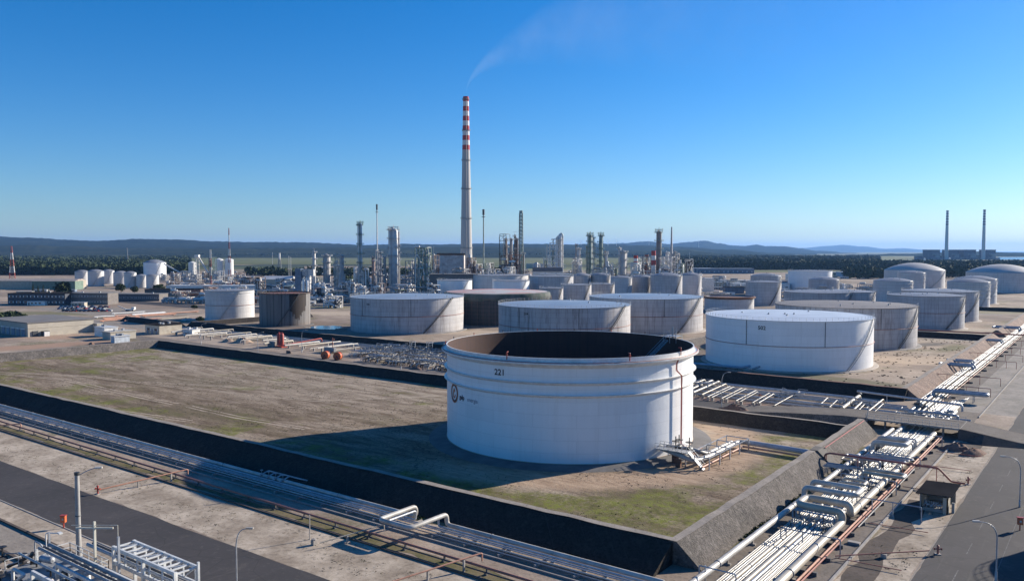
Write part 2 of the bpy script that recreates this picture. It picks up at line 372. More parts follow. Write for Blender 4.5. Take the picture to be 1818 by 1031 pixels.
# ================================================================== TERRAIN
def sheet(name, pts, z, m, kind='structure'):
    o = MB().poly([(x, y, z) for x, y in pts], [tuple(range(len(pts)))]).build(name, m, smooth=False)
    return tag(o, kind=kind)
def rect(u0, v0, u1, v1): return [(u0,v0),(u1,v0),(u1,v1),(u0,v1)]
def ragged(u0, v0, u1, v1, amp, step, seed):
    """a strip with a wandering outline"""
    rn = random.Random(seed); out = []
    n = max(2, int((u1-u0)/step)); k = max(2, int((v1-v0)/step))
    for i in range(n): out.append((u0+(u1-u0)*i/n, v0+rn.uniform(-amp, amp)))
    for i in range(k): out.append((u1+rn.uniform(-amp, amp), v0+(v1-v0)*i/k))
    for i in range(n): out.append((u1-(u1-u0)*i/n, v1+rn.uniform(-amp, amp)))
    for i in range(k): out.append((u0+rn.uniform(-amp, amp), v1-(v1-v0)*i/k))
    return out
gm = MB(); S = 46000; gm.poly([(-S,-3000,0),(S,-3000,0),(S,S,0),(-S,S,0)], [(0,1,2,3)])
tag(gm.build('ground', M_SAND, loc=(0,0,0), smooth=False), kind='structure')
sheet('basin_floor', rect(-334, 98, -46, 190), .02, M_BASIN)
def strip(name, pts, w, z, m, seed=0, amp=.12):
    rn = random.Random(seed); P_ = []
    for (a, b), (c, d) in zip(pts, pts[1:]):
        n = max(2, int(math.hypot(c-a, d-b)/4))
        for i in range(n): P_.append((a+(c-a)*i/n, b+(d-b)*i/n))
    P_.append(pts[-1]); mb = MB()
    for i, (a, b) in enumerate(P_):
        c, d = P_[min(i+1, len(P_)-1)]; e, f = P_[max(i-1, 0)]; L = math.hypot(c-e, d-f) or 1; nx, ny = -(d-f)/L, (c-e)/L; q = w/2*(1+rn.uniform(-.5, .5)); s = rn.uniform(-amp, amp)
        mb.v += [(a+nx*(q+s), b+ny*(q+s), z), (a-nx*(q-s), b-ny*(q-s), z)]
    for i in range(len(P_)-1): mb.f.append((i*2, i*2+1, i*2+3, i*2+2))
    return tag(mb.build(name, m, smooth=False), kind='structure')
M_TRK = patch_mat('tyre_track_dust', (.5,.41,.32), (.33,.27,.2), .5)
for k_, tr_ in enumerate([[(-20,660),(150,668),(330,690),(560,712),(780,703)],[(0,664),(108,674),(252,707),(306,718)],[(252,678),(420,688),(600,700)],[(330,722),(414,741),(540,762)],[(60,705),(200,730),(330,748)]]):
    pw = [g(*q) for q in tr_]
    strip('vehicle_track', pw, .5, .032, M_TRK, k_); strip('vehicle_track', [(a+.3, b+1.7) for a, b in pw], .45, .032, M_TRK, k_+9)
# verge strips and roads in front of the near bund
sheet('sand_verge', ragged(-460, 66.2, -14, 77.5, .5, 5, 2), .004, M_VERGE)
sheet('sand_verge', ragged(-460, 50.5, -22, 56, .3, 5, 3), .006, M_VERGE)
sheet('grass_strip', ragged(-240, 78.4, -52, 80.6, .6, 3, 4), .008, M_GRASSY)
sheet('road', ragged(-460, 55.8, -22, 66.2, .18, 4, 5), .012, M_ASPH)
sheet('path', rect(-460, 46.3, -22, 50.9), .012, M_PALECONC)
sheet('grass_strip', ragged(-240, 89.6, -48, 92, .7, 3, 6), .008, M_GRASSY)
sheet('grass_strip', ragged(-43.6, 98, -41.4, 180, .5, 3, 7), .008, M_GRASSY)
# the perimeter road on the right with its worn markings
sheet('perimeter_road', ragged(-20.2, 40, -8, 560, .25, 5, 8), .012, M_ASPH)
sheet('sand_verge', ragged(-27.5, 60, -20.3, 196, .5, 4, 9), .004, M_VERGE)
sheet('dark_soil_patch', ragged(-27.4, 100, -24.2, 146, .6, 3, 10), .008, M_DARKSOIL)
LINEW = patch_mat('faded_road_paint', (.24,.23,.22), (.09,.085,.08), 1.6)
for i in range(18):
    v0 = 100+i*12
    tag(MB().poly([(-16.08,v0,.018),(-15.94,v0,.018),(-15.94,v0+5,.018),(-16.08,v0+5,.018)], [(0,1,2,3)]).build('lane_marking', LINEW, smooth=False), kind='structure')
sheet('edge_marking', [(-12.0,60),(-11.9,60),(-11.9,400),(-12.0,400)], .018, LINEW)
sheet('road_gutter', [(-20.35,60),(-20.15,60),(-20.15,560),(-20.35,560)], .018, M_PALECONC)
# service road behind the far bund, soil patches, far apron roads
sheet('service_road', ragged(-470, 196, -100, 206, .5, 6, 11), .008, patch_mat('dusty_road', (.2,.17,.145), (.15,.13,.115), .2))
sheet('service_road', ragged(-100, 199, -78, 210, .4, 5, 12), .012, M_ASPH)
sheet('corridor_floor', ragged(-42, 60, -28, 600, .3, 6, 15), .004, patch_mat('corridor_soil', (.22,.185,.155), (.15,.13,.11), .3))
sheet('corridor_floor', rect(-34, 235, -20.4, 600), .006, patch_mat('stained_concrete_floor', (.33,.29,.25), (.22,.2,.17), .12))
sheet('red_soil_patch', ragged(-45, 250, -42, 275, .6, 3, 16), .008, M_REDSOIL)
for (a, b, c, d, mm, sd_) in [(-620,255,-480,300,M_PALECONC,21),(-560,225,-380,236,M_PALECONC,22),(-700,330,-440,350,M_ASPH,23),(-900,405,-300,420,M_PALECONC,24),
                             (-150,432,-48,446,M_ASPH,26),
                             (-560,600,-60,612,M_PALECONC,29),(-700,470,-480,520,M_DARKSOIL,30)]:
    sheet('yard_patch', ragged(a, b, c, d, 2, 12, sd_), .01, mm)
# low dry tufts and clods that give the ground its grain
def tufts(name, area, n, m, seed, s=(.12,.35), lean=1.0):
    rn = random.Random(seed); mb = MB()
    for i in range(n):
        u, v = rn.uniform(area[0], area[2]), rn.uniform(area[1], area[3])
        if noise.noise(Vector((u*.06, v*.12, seed))) < -.05: continue
        if math.hypot(u+98.2, v-152) < 32: continue
        for k in range(5):
            a = rn.uniform(0, 6.28); h = rn.uniform(*s); x, y = u+rn.uniform(-.3,.3), v+rn.uniform(-.3,.3); c_, s_ = math.cos(a)*h*1.3, math.sin(a)*h*1.3
            mb.poly([(x-c_,y-s_,0),(x+c_,y+s_,0),(x+rn.uniform(-.2,.2),y+rn.uniform(-.2,.2),h)], [(0,1,2)])
    return tag(mb.build(name, m, smooth=False), kind='stuff')
TUFT = mat('dry_tufts', (.13,.11,.06), (.07,.075,.03), .5, .95)
tufts('dry_grass', (-325,103,-56,183), 7000, TUFT, 3, (.04,.13)); tufts('dry_grass', (-230,66.5,-46,77), 900, TUFT, 4, (.03,.09)); tufts('grass_tufts', (-230,89.3,-50,91.5), 900, mat('green_tufts', (.08,.1,.03), (.05,.06,.02), .5, .95), 5, (.1,.3))
tufts('grass_tufts', (-43.4,100,-41.6,178), 500, MC['green_tufts'], 6, (.1,.3)); tufts('dry_grass', (-27,95,-21,190), 350, TUFT, 7, (.03,.1)); tufts('dry_grass', (-145,262,-52,425), 1500, TUFT, 8, (.1,.3))
# puddle between the rusty tank and tank 506
pud, nt_, p_ = base('rain_water', .08, 0, .6); p_.inputs['Base Color'].default_value = (.03,.045,.06,1)
c_ = g(578, 581); rn = random.Random(4); pd = []
for k in range(26):
    t = 2*math.pi*k/26; r = rn.uniform(.75, 1.15); pd.append((c_[0]+13*r*math.cos(t), c_[1]+9*r*math.sin(t)))
tag(MB().poly([(x, y, .03) for x, y in pd], [tuple(range(26))]).build('puddle', pud, smooth=False), kind='structure')

def bund(name, p, q, h, slope_l, slope_r, top=1.4, m=None, mcrest=None, jag=.09, seed=0, kind='structure'):
    """embankment along p->q; slope_l / slope_r are foot offsets on the left and right hand side"""
    rn = random.Random(seed); p = Vector(p); q = Vector(q); L = (q-p).length; d = (q-p)/L; nL = Vector((-d.y, d.x))
    n = max(1, int(L/4)); mb = MB(); mc = MB()
    for i in range(n+1):
        c = p+d*L*i/n; j = lambda a=1: rn.uniform(-jag, jag)*a
        hh = h+j()
        row = [c+nL*(top/2+slope_l+j(3)), c+nL*(top/2+j()), c-nL*(top/2+j()), c-nL*(top/2+slope_r+j(3))]
        mb.v += [(row[0].x,row[0].y,-.1),(row[1].x,row[1].y,hh),(row[2].x,row[2].y,hh),(row[3].x,row[3].y,-.1)]
    for i in range(n):
        a = i*4
        for k in (0, 1, 2): mb.f.append((a+k, a+k+4, a+k+5, a+k+1))
    mb.f.append((0,1,2,3)); e = n*4; mb.f.append((e+3,e+2,e+1,e))
    o = mb.build(name, m or M_BUND, smooth=False)
    # crest capping
    for i in range(n+1):
        r1 = mb.v[i*4+1]; r2 = mb.v[i*4+2]
        mc.v += [(r1[0],r1[1],r1[2]+.06),(r2[0],r2[1],r2[2]+.06)]
    for i in range(n): mc.f.append((i*2, i*2+2, i*2+3, i*2+1))
    cr = mc.build('bund_crest', mcrest or M_CREST, smooth=False)
    tag(o, kind=kind); tag(cr, kind=kind); return o
# tank 221 basin
bund('embankment', (-337,97.5), (-46.3,97.5), 3.0, 4.0, 6.0, 1.3, M_BUNDD, seed=1)
bund('embankment', (-46.3,96.8), (-46.8,194), 3.0, 3.2, 3.4, 1.3, M_BUND, seed=2)
bund('embankment', (-334,188.5), (-46,187.0), 2.6, 3.6, 3.4, 1.1, M_BUNDD, seed=4)
bund('embankment', (-336,97), (-331,188), 2.8, 3.0, 3.4, 1.6, M_BUND, seed=5)
# 500-series basins
bund('embankment', (-405,250), (-150,250), 2.5, 3.5, 3.5, 1.2, M_BUNDD, seed=6)
bund('embankment', (-150,248), (-47,245), 3.0, 3.5, 4.0, 1.2, M_BUNDD, mcrest=patch_mat('red_crest', (.28,.15,.12), (.2,.13,.11), .5), seed=7)
bund('embankment', (-48,245), (-48,432), 3.0, 3.5, 4.2, 1.4, M_BUNDR, seed=8)
bund('embankment', (-48,450), (-48,640), 3.0, 3.5, 4.2, 1.4, M_BUNDR, seed=9)
bund('embankment', (-150,430), (-48,430), 2.4, 3, 3.2, 1.4, M_BUNDD, seed=10)
bund('embankment', (-405,250), (-405,330), 2.4, 3, 3.2, 1.4, M_BUNDD, seed=11)
bund('embankment', (-150,640), (-48,645), 2.4, 3, 3.2, 1.4, M_BUNDD, seed=12)
bund('embankment', (-470,248), (-408,244), 2.4, 3.5, 4, 1.4, M_BUNDD, seed=13)
bund('embankment', (-152,250), (-152,430), 2.0, 3, 3, 1.2, M_BUND, seed=14)
# raised cross road with the ramp on both sides and the bridge over the pipe corridor
rm = MB()
prof = [(-80, .02), (-66, 1.3), (-52, 2.3), (-46.5, 2.35), (-27.8, 2.35), (-23, 1.7), (-17, .9), (-10, .3), (-3, .02)]
def ramp(seg):
    mb = MB()
    for u, z in seg:
        mb.v += [(u, 199.0-(.4 if u < -26 else 2.2)*z, -.1), (u, 199.2, z), (u, 209.5, z), (u, 209.8+(.6 if u < -26 else 2.0)*z, -.1)]
    for i in range(len(seg)-1):
        for k in (0,1,2): mb.f.append((i*4+k, i*4+k+4, i*4+k+5, i*4+k+1))
    e = (len(seg)-1)*4; mb.f += [(0,1,2,3), (e+3,e+2,e+1,e)]
    return mb
tag(ramp(prof[:4]).build('road_embankment', M_BUND, smooth=False), kind='structure')
tag(ramp(prof[4:]).build('road_embankment', M_DARKSOIL, smooth=False), kind='structure')
for seg in (prof[:4], prof[4:]):
    mb = MB()
    for u, z in seg: mb.v += [(u, 199.6, z+.012), (u, 209.1, z+.012)]
    for i in range(len(seg)-1): mb.f.append((i*2, i*2+2, i*2+3, i*2+1))
    tag(mb.build('crossing_road', patch_mat('crossing_asphalt', (.17,.15,.13), (.12,.105,.095), .25), smooth=False), kind='structure')
# excavated hole and earth heaps by the bridge
def mound(name, c, rx, ry, h, m, label, cat, seed, rz=0, group=None):
    rn = random.Random(seed); mb = MB(); N, K = 22, 7
    off = rn.uniform(0, 50)
    for k in range(K+1):
        t = k/K
        for i in range(N):
            a = 2*math.pi*i/N; r = 1-t
            nz = noise.noise(Vector((math.cos(a)*1.3+off, math.sin(a)*1.3, t*2)))
            nz2 = noise.noise(Vector((math.cos(a)*5+off, math.sin(a)*5, t*6)))
            rr = r*(1+.35*nz+.12*nz2)
            mb.v.append((rx*rr*math.cos(a), ry*rr*math.sin(a), h*(1-(1-t)**1.6)*(1+.25*nz2)-.05))
    for k in range(K):
        for i in range(N):
            j = (i+1) % N; mb.f.append((k*N+i, k*N+j, (k+1)*N+j, (k+1)*N+i))
    o = mb.build(name, m, loc=(c[0], c[1], 0)); o.rotation_euler.z = rz
    return tag(o, label, cat, group)
SANDH = patch_mat('heap_sand', (.5,.36,.26), (.36,.26,.19), .6); REDH = patch_mat('heap_red_earth', (.24,.15,.11), (.16,.11,.09), .6)
mound('earth_heap', g(1700,798), 3.2, 2.2, 1.5, REDH, 'grey brown heap of excavated earth beside the road bridge', 'earth heap', 1, .5)
mound('earth_heap', g(1728,806), 3.6, 1.8, 1.3, REDH, 'ridge of dug-out earth nearest the right-hand road, below the bridge', 'earth heap', 2, 1.1)
mound('sand_heap', g(431,608), 5, 4, 2.4, SANDH, 'pale sand heap in front of the white branch pipes', 'sand heap', 3)
mound('sand_heap', g(405,607), 4, 3, 1.6, SANDH, 'low sand heap just left of the larger pale heap', 'sand heap', 4)
mound('earth_heap', g(24,637), 4.5, 2.6, 1.5, REDH, 'small reddish earth heap at the far left edge above the basin', 'earth heap', 5)
mound('earth_heap', g(162,611), 2, 1.2, .9, REDH, 'small dark earth heap on the left bund in front of the booths', 'earth heap', 6)
mound('earth_heap', g(740,655), 3.2, 1.6, .9, REDH, 'low brown earth heap by the far bund left of the white tank', 'earth heap', 7)
mound('earth_heap', g(1305,722,1), 4.0, 2.0, 1.6, REDH, 'brown earth heap on the crossing road verge right of the white tank', 'earth heap', 8)
tag(MB().box(-27.2,189,.03,-22.8,196.5,.05).build('hole_floor', M_DARKSOIL), kind='structure')

# ================================================================== FAR LAND: hills, forest, sea
def hill_mat(name, c, c2, sc_):
    m, nt, p = base(name, 1, 0, 0); P = world_vec(nt)
    o = mixc(nt, rng(nt, noi(nt, P, sc_, 6, .65), .4, .62), c, c2)
    o = mixc(nt, rng(nt, noi(nt, P, sc_*.35, 3, .5), .66, .72, 0, .5), o, (.1,.11,.06))
    nt.links.new(o, p.inputs['Base Color']); return m
def ridge(name, pts, D, depth, m, seed, n=520, rows=22, rough_=6.0):
    x0, x1 = pts[0][0], pts[-1][0]; mb = MB()
    def yat(x):
        for (a, ya), (b, yb) in zip(pts, pts[1:]):
            if a <= x <= b:
                t = (x-a)/(b-a); t = t*t*(3-2*t); return ya+(yb-ya)*t
        return pts[-1][1]
    for i in range(n+1):
        x = x0+(x1-x0)*i/n; H = max(CAMH+(HORY-yat(x))/FPX*D, 3)
        for k in range(rows+1):
            t = k/rows; Z = D-depth*.5*(1-t)*2 if k <= rows else D
            Z = D-depth+depth*1.6*t
            s = min(1, t/.62) if t < .62 else max(0, 1-(t-.62)/.38)
            s = s*s*(3-2*s)
            u, v = at(x, Z)
            h = H*s+noise.noise(Vector((u*.0012, v*.0012, seed)))*rough_*4*s*(1 if abs(t-.62) > .05 else .35)+noise.noise(Vector((u*.006, v*.006, seed+5)))*rough_*s*1.6+noise.noise(Vector((u*.021, v*.021, seed+9)))*rough_*s*1.1
            mb.v.append((u, v, h-1.5))
    m_ = rows+1
    for i in range(n):
        for k in range(rows): mb.f.append((i*m_+k, (i+1)*m_+k, (i+1)*m_+k+1, i*m_+k+1))
    return tag(mb.build(name, m, smooth=True), kind='structure')
HM = hill_mat('wooded_hills', (.012,.02,.014), (.024,.034,.022), .006)
ridge('hills', [(-500,418),(-200,420),(0,421),(60,424),(130,426),(170,427),(240,424.5),(300,425.5),(380,429),(440,430.5),(540,431),(600,433),(660,434.5),(720,433),(780,434),(860,432),(920,433),(1000,434.5),(1060,433),(1120,435),(1200,438),(1290,443),(1380,449),(1450,452.5)], 9000, 3600, HM, 1)
ridge('hills', [(900,449),(1040,436),(1100,432),(1151,428.7),(1185,433),(1215,430),(1252,427),(1275,432),(1296,435.5),(1320,436.5),(1342,434),(1362,437.5),(1395,437.5),(1418,441),(1451,445),(1520,449.5)], 15000, 4500, HM, 2)
ridge('hills', [(-300,441),(0,437),(300,440),(600,440),(900,440),(1200,446),(1330,455)], 6200, 1800, hill_mat('low_wooded_rise', (.014,.022,.014), (.035,.042,.024), .005), 4)
ridge('hills', [(1380,445),(1424,440),(1470,436.5),(1500,435),(1530,437.5),(1570,441.5),(1600,441),(1660,444),(1720,447.2)], 30000, 6000, HM, 3)
ridge('hills', [(1500,453.6),(1600,451),(1720,449.3),(1800,449),(1900,449),(2200,449.5)], 7000, 1500, HM, 6, n=60)
sea_m, nt_, p_ = base('sea_water', .25, 0, .5); p_.inputs['Base Color'].default_value = (.05,.12,.18,1)
sea = MB(); A = [at(1640,11000), at(2600,11000), at(2600,44000), at(1640,44000)]
sea.poly([(x, y, .6) for x, y in A], [(0,1,2,3)]); B = [at(1768,3700), at(2400,3700), at(2400,5200), at(1772,5200)]
sea.poly([(x, y, .6) for x, y in B], [(0,1,2,3)])
tag(sea.build('sea', sea_m, smooth=False), kind='structure')
# pale fields
def field(name, P, m, z): sheet(name, P, z, m)
F1 = patch_mat('green_field', (.15,.155,.06), (.11,.12,.045), .004)
sheet('plant_yard', [at(420,600), at(1215,600), at(1235,1180), at(410,1180)], .02, patch_mat('plant_yard', (.26,.24,.22), (.06,.055,.05), .05))
field('field', [at(330,2450), at(1100,2450), at(1180,5200), at(300,5200)], F1, .5)
field('field', [at(-100,5600), at(900,5600), at(900,6200), at(-100,6200)], F1, .5)
field('field', [at(1300,4300), at(1660,4300), at(1660,5600), at(1300,5600)], F1, .5)
field('field', [at(1240,1560), at(1560,1560), at(1560,1690), at(1240,1690)], patch_mat('meadow', (.12,.15,.06), (.15,.15,.08), .01), .5)
field('field', [at(540,1800), at(840,1800), at(840,2150), at(540,2150)], patch_mat('bare_brown_field', (.25,.19,.14), (.2,.16,.12), .01), .5)

def leaf_mat(name, c, c2):
    m, nt, p = base(name, .9, 0, .15); P = world_vec(nt)
    o = mixc(nt, rng(nt, noi(nt, P, .12, 4, .6), .38, .62), c, c2)
    nt.links.new(o, p.inputs['Base Color']); return m
LEAF = leaf_mat('pine_foliage', (.028,.045,.022), (.05,.065,.03)); LEAF2 = leaf_mat('shrub_foliage', (.05,.065,.03), (.085,.09,.045))
BARK = mat('bark', (.12,.09,.07), (.07,.055,.045), 2, .9)
def clump_crown(rn, cx, cy, z0, z1, r, n, leaf=.5, tri=True):
    vs = []; fs = []
    for i in range(n):
        t = rn.random(); a = rn.uniform(0, 6.283); rr = r*math.sqrt(rn.random())*(1-abs(t-.35)**1.6*1.1)
        c = Vector((cx+rr*math.cos(a), cy+rr*math.sin(a), z0+(z1-z0)*t))
        d = Vector((rn.gauss(0,1), rn.gauss(0,1), rn.gauss(0,1))).normalized(); e = d.cross(Vector((rn.gauss(0,1), rn.gauss(0,1), rn.gauss(0,1)))).normalized()
        s = leaf*rn.uniform(.6, 1.5); b = len(vs)
        vs += [c-d*s-e*s*.5, c+d*s-e*s*.6, c+e*s*.8+d*s*.2]; fs.append((b, b+1, b+2))
    return vs, fs
def forest(name, spots, m, seed, n=26):
    rn = random.Random(seed); mb = MB()
    for (u, v, h, r) in spots:
        vs, fs = clump_crown(rn, u, v, h*.25, h, r, n, r*.5); mb.poly(vs, fs)
    return tag(mb.build(name, m, smooth=False), kind='stuff')
def forest_spots(px0, px1, Z0, Z1, n, seed, h=(9,15), bias=1.8):
    rn = random.Random(seed); out = []
    for i in range(n):
        x = rn.uniform(px0, px1); Z = Z0+(Z1-Z0)*rn.random()**bias; u, v = at(x, Z)
        if noise.noise(Vector((u*.004, v*.004, seed))) < -.42: continue
        out.append((u, v, rn.uniform(*h)*(1+.0*Z), rn.uniform(4, 8)*(1+Z/6000)))
    return out
forest('forest', forest_spots(-80, 335, 1380, 4300, 5200, 11, (9,16), 1.7), LEAF, 1)
forest('forest', forest_spots(1195, 1560, 1750, 4300, 4600, 12, (10,17), 1.7), LEAF, 2)
forest('forest', forest_spots(1540, 1900, 1650, 2350, 1800, 16, (8,14), 1.3), LEAF, 6)
forest('forest', forest_spots(320, 1200, 5000, 5600, 1500, 13, (14,22), 1), LEAF, 3)
forest('forest', forest_spots(440, 900, 1320, 1420, 200, 14, (7,12), 1), LEAF, 4)
forest('forest', forest_spots(1500, 1840, 1180, 1700, 500, 15, (8,13), 1), LEAF, 5)
for i_, (a, b) in enumerate([(-2100,900)]):
    pass
# canopy underlay so the wood reads as one mass
def canopy(px0, px1, Z0, Z1, h, seed, n=90, k=46):
    mb = MB()
    for i in range(n+1):
        for j in range(k+1):
            x = px0+(px1-px0)*i/n; Z = Z0+(Z1-Z0)*(j/k)**1.5; u, v = at(x, Z)
            e = min(1, i/2, (n-i)/2, j/1, (k-j)/1)
            z = (h+noise.noise(Vector((u*.02, v*.02, seed)))*4+noise.noise(Vector((u*.09, v*.09, seed)))*3)*max(0, e)
            mb.v.append((u, v, z-.3))
    for i in range(n):
        for j in range(k): mb.f.append((i*(k+1)+j, (i+1)*(k+1)+j, (i+1)*(k+1)+j+1, i*(k+1)+j+1))
    return tag(mb.build('forest', LEAF, smooth=False), kind='stuff')
canopy(-80, 325, 1420, 4300, 8, 3); canopy(1205, 1560, 1790, 4300, 9, 4, 90); canopy(1545, 1900, 1700, 2300, 7, 5, 90, 12)
def tree(px, py, h, r, label, group=None, conifer=False, seed=0, m=None, n=260):
    c = g(px, py); rn = random.Random(seed)
    t = thing('conifer_tree' if conifer else 'broadleaf_tree', label, 'tree', (c[0], c[1], 0), 0, group)
    tr = MB().pipe([(0,0,-.2),(.1,.05,h*.5)], h*.03+.08, 7, 0, h*.015)
    for k in range(5):
        a = rn.uniform(0, 6.28); tr.pipe([(.1,.05,h*(.25+.05*k)), (r*.6*math.cos(a), r*.6*math.sin(a), h*(.45+.08*k))], h*.015, 5, 0, h*.006)
    tr.build('trunk', BARK, t)
    if conifer:
        mb = MB()
        for i in range(n):
            q = rn.random(); a = rn.uniform(0, 6.28); rr = r*(1-q)*rn.uniform(.4, 1)
            p = Vector((rr*math.cos(a), rr*math.sin(a), h*(.08+.92*q))); d = Vector((rn.gauss(0,1), rn.gauss(0,1), rn.gauss(0,.5))).normalized(); e = d.cross(Vector((0,.3,1))).normalized(); s = r*.3
            mb.poly([p-d*s, p+d*s, p+e*s*.8+Vector((0,0,-s*.4))], [(0,1,2)])
        mb.build('crown', m or LEAF, t, smooth=False)
    else:
        vs, fs = [], []; mb = MB()
        for k in range(7):
            a = rn.uniform(0, 6.28); q = rn.uniform(0, .6)*r
            v_, f_ = clump_crown(rn, q*math.cos(a), q*math.sin(a), h*rn.uniform(.25,.45), h*rn.uniform(.75,1), r*.6, n//7, r*.14); mb.poly(v_, f_)
        mb.build('crown', m or LEAF, t, smooth=False)
    return t
# ================================================================== STORAGE TANKS
SH_WHITE = shell_mat('white_tank_shell', (.82,.82,.81), (.62,.59,.55), .17, .26, .42, 2.45, 9.0, .05)
SH_GREY = shell_mat('weathered_tank_shell', (.5,.49,.49), (.2,.17,.16), .34, .85, .6, 2.2, 7.0, .09, rstain=.25)
SH_GREY2 = shell_mat('streaked_tank_shell', (.46,.445,.445), (.15,.12,.11), .3, 1.0, .65, 2.2, 5.0, .09, rstain=.3)
SH_PALE = shell_mat('pale_tank_shell', (.58,.565,.55), (.34,.3,.28), .25, .5, .55, 2.4, 6.0, .1)
SH_RUST = shell_mat('stained_bare_shell', (.2,.19,.185), (.02,.013,.01), .5, 1.0, .7, 30, 3.0, .3, rstain=.5, scale_z=.02)
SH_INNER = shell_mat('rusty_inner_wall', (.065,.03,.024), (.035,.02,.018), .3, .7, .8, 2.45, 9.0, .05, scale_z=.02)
ROOF_PALE = mat('pale_roof', (.6,.63,.66), (.46,.49,.52), .06, .4, rnd=.05); ROOF_GREY = mat('grey_roof', (.25,.26,.28), (.18,.185,.2), .07, .5); ROOF_BLUE = mat('sky_tinted_roof', (.24,.28,.33), (.33,.36,.4), .05, .35); ROOF_DUST = mat('dusty_roof', (.2,.18,.17), (.15,.14,.135), .08, .7)  # ROOF_BLUE: bluish tint puts the sky's reflection into the base colour
ROOF_DOME = mat('dome_roof', (.5,.47,.43), (.4,.38,.35), .08, .6)
FOUND = mat('foundation_concrete', (.3,.28,.26), (.17,.16,.15), .25, .9); FOUNDD = mat('dark_foundation', (.15,.14,.135), (.09,.085,.08), .3, .9)
PALEF = mat('pale_foundation', (.46,.4,.34), (.33,.28,.23), .3, .9)
def polar(r, a, z): return (r*math.cos(a), r*math.sin(a), z)
_fc = {}
def text_mesh(txt, size, bold=0):
    cu = bpy.data.curves.new('lettering', 'FONT'); cu.body = txt; cu.size = size; cu.align_x = 'CENTER'; cu.offset = bold*size; cu.resolution_u = 4
    o = bpy.data.objects.new('lettering', cu); col.objects.link(o); dg = bpy.context.evaluated_depsgraph_get(); dg.update()
    me = bpy.data.meshes.new_from_object(o.evaluated_get(dg)); vs = [tuple(v.co) for v in me.vertices]; fs = [tuple(p.vertices) for p in me.polygons]
    bpy.data.objects.remove(o); return vs, fs
def letter_shell(name, txt, size, R, ang, z, m, parent, bold=.02):
    vs, fs = text_mesh(txt, size, bold)
    return MB().poly([polar(R+.05, ang+x/R, z+y) for x, y, _ in vs], fs).build(name, m, parent, smooth=False)
def railing(R, z, n, h=1.1, r=.045, a0=0, a1=2*math.pi):
    mb = MB(); full = a1-a0 > 6.28
    for k in range(n if full else n+1):
        a = a0+(a1-a0)*k/n; mb.bar(polar(R, a, z), polar(R, a, z+h), r*1.3)
    m = max(24, n*2)
    for hh in (h, h*.5):
        pts = [polar(R, a0+(a1-a0)*k/m, z+hh) for k in range(m+1)]
        for p, q in zip(pts, pts[1:]): mb.bar(p, q, r)
    return mb
def spiral_stair(R, a_bot, a_top, z0, z1, w=.8):
    mb = MB(); n = max(8, int((z1-z0)/.5))
    P = lambda k, r, dz=0: polar(r, a_bot+(a_top-a_bot)*k/n, z0+(z1-z0)*k/n+dz)
    for k in range(n):
        for r in (R+.12, R+.12+w):
            mb.bar(P(k, r), P(k+1, r), .07, .28)
        mb.bar(P(k, R+.1, .05), P(k, R+.12+w, .05), .3, .05)
        mb.bar(P(k, R+.12+w, 1.0), P(k+1, R+.12+w, 1.0), .06); mb.bar(P(k, R+.12+w, .5), P(k+1, R+.12+w, .5), .04)
        if k % 2 == 0: mb.bar(P(k, R+.12+w), P(k, R+.12+w, 1.0), .05)
    a = a_top; mb.bar(polar(R, a+.6/R, z1+.02), polar(R+w+.15, a+.6/R, z1+.02), 1.4, .08)
    return mb
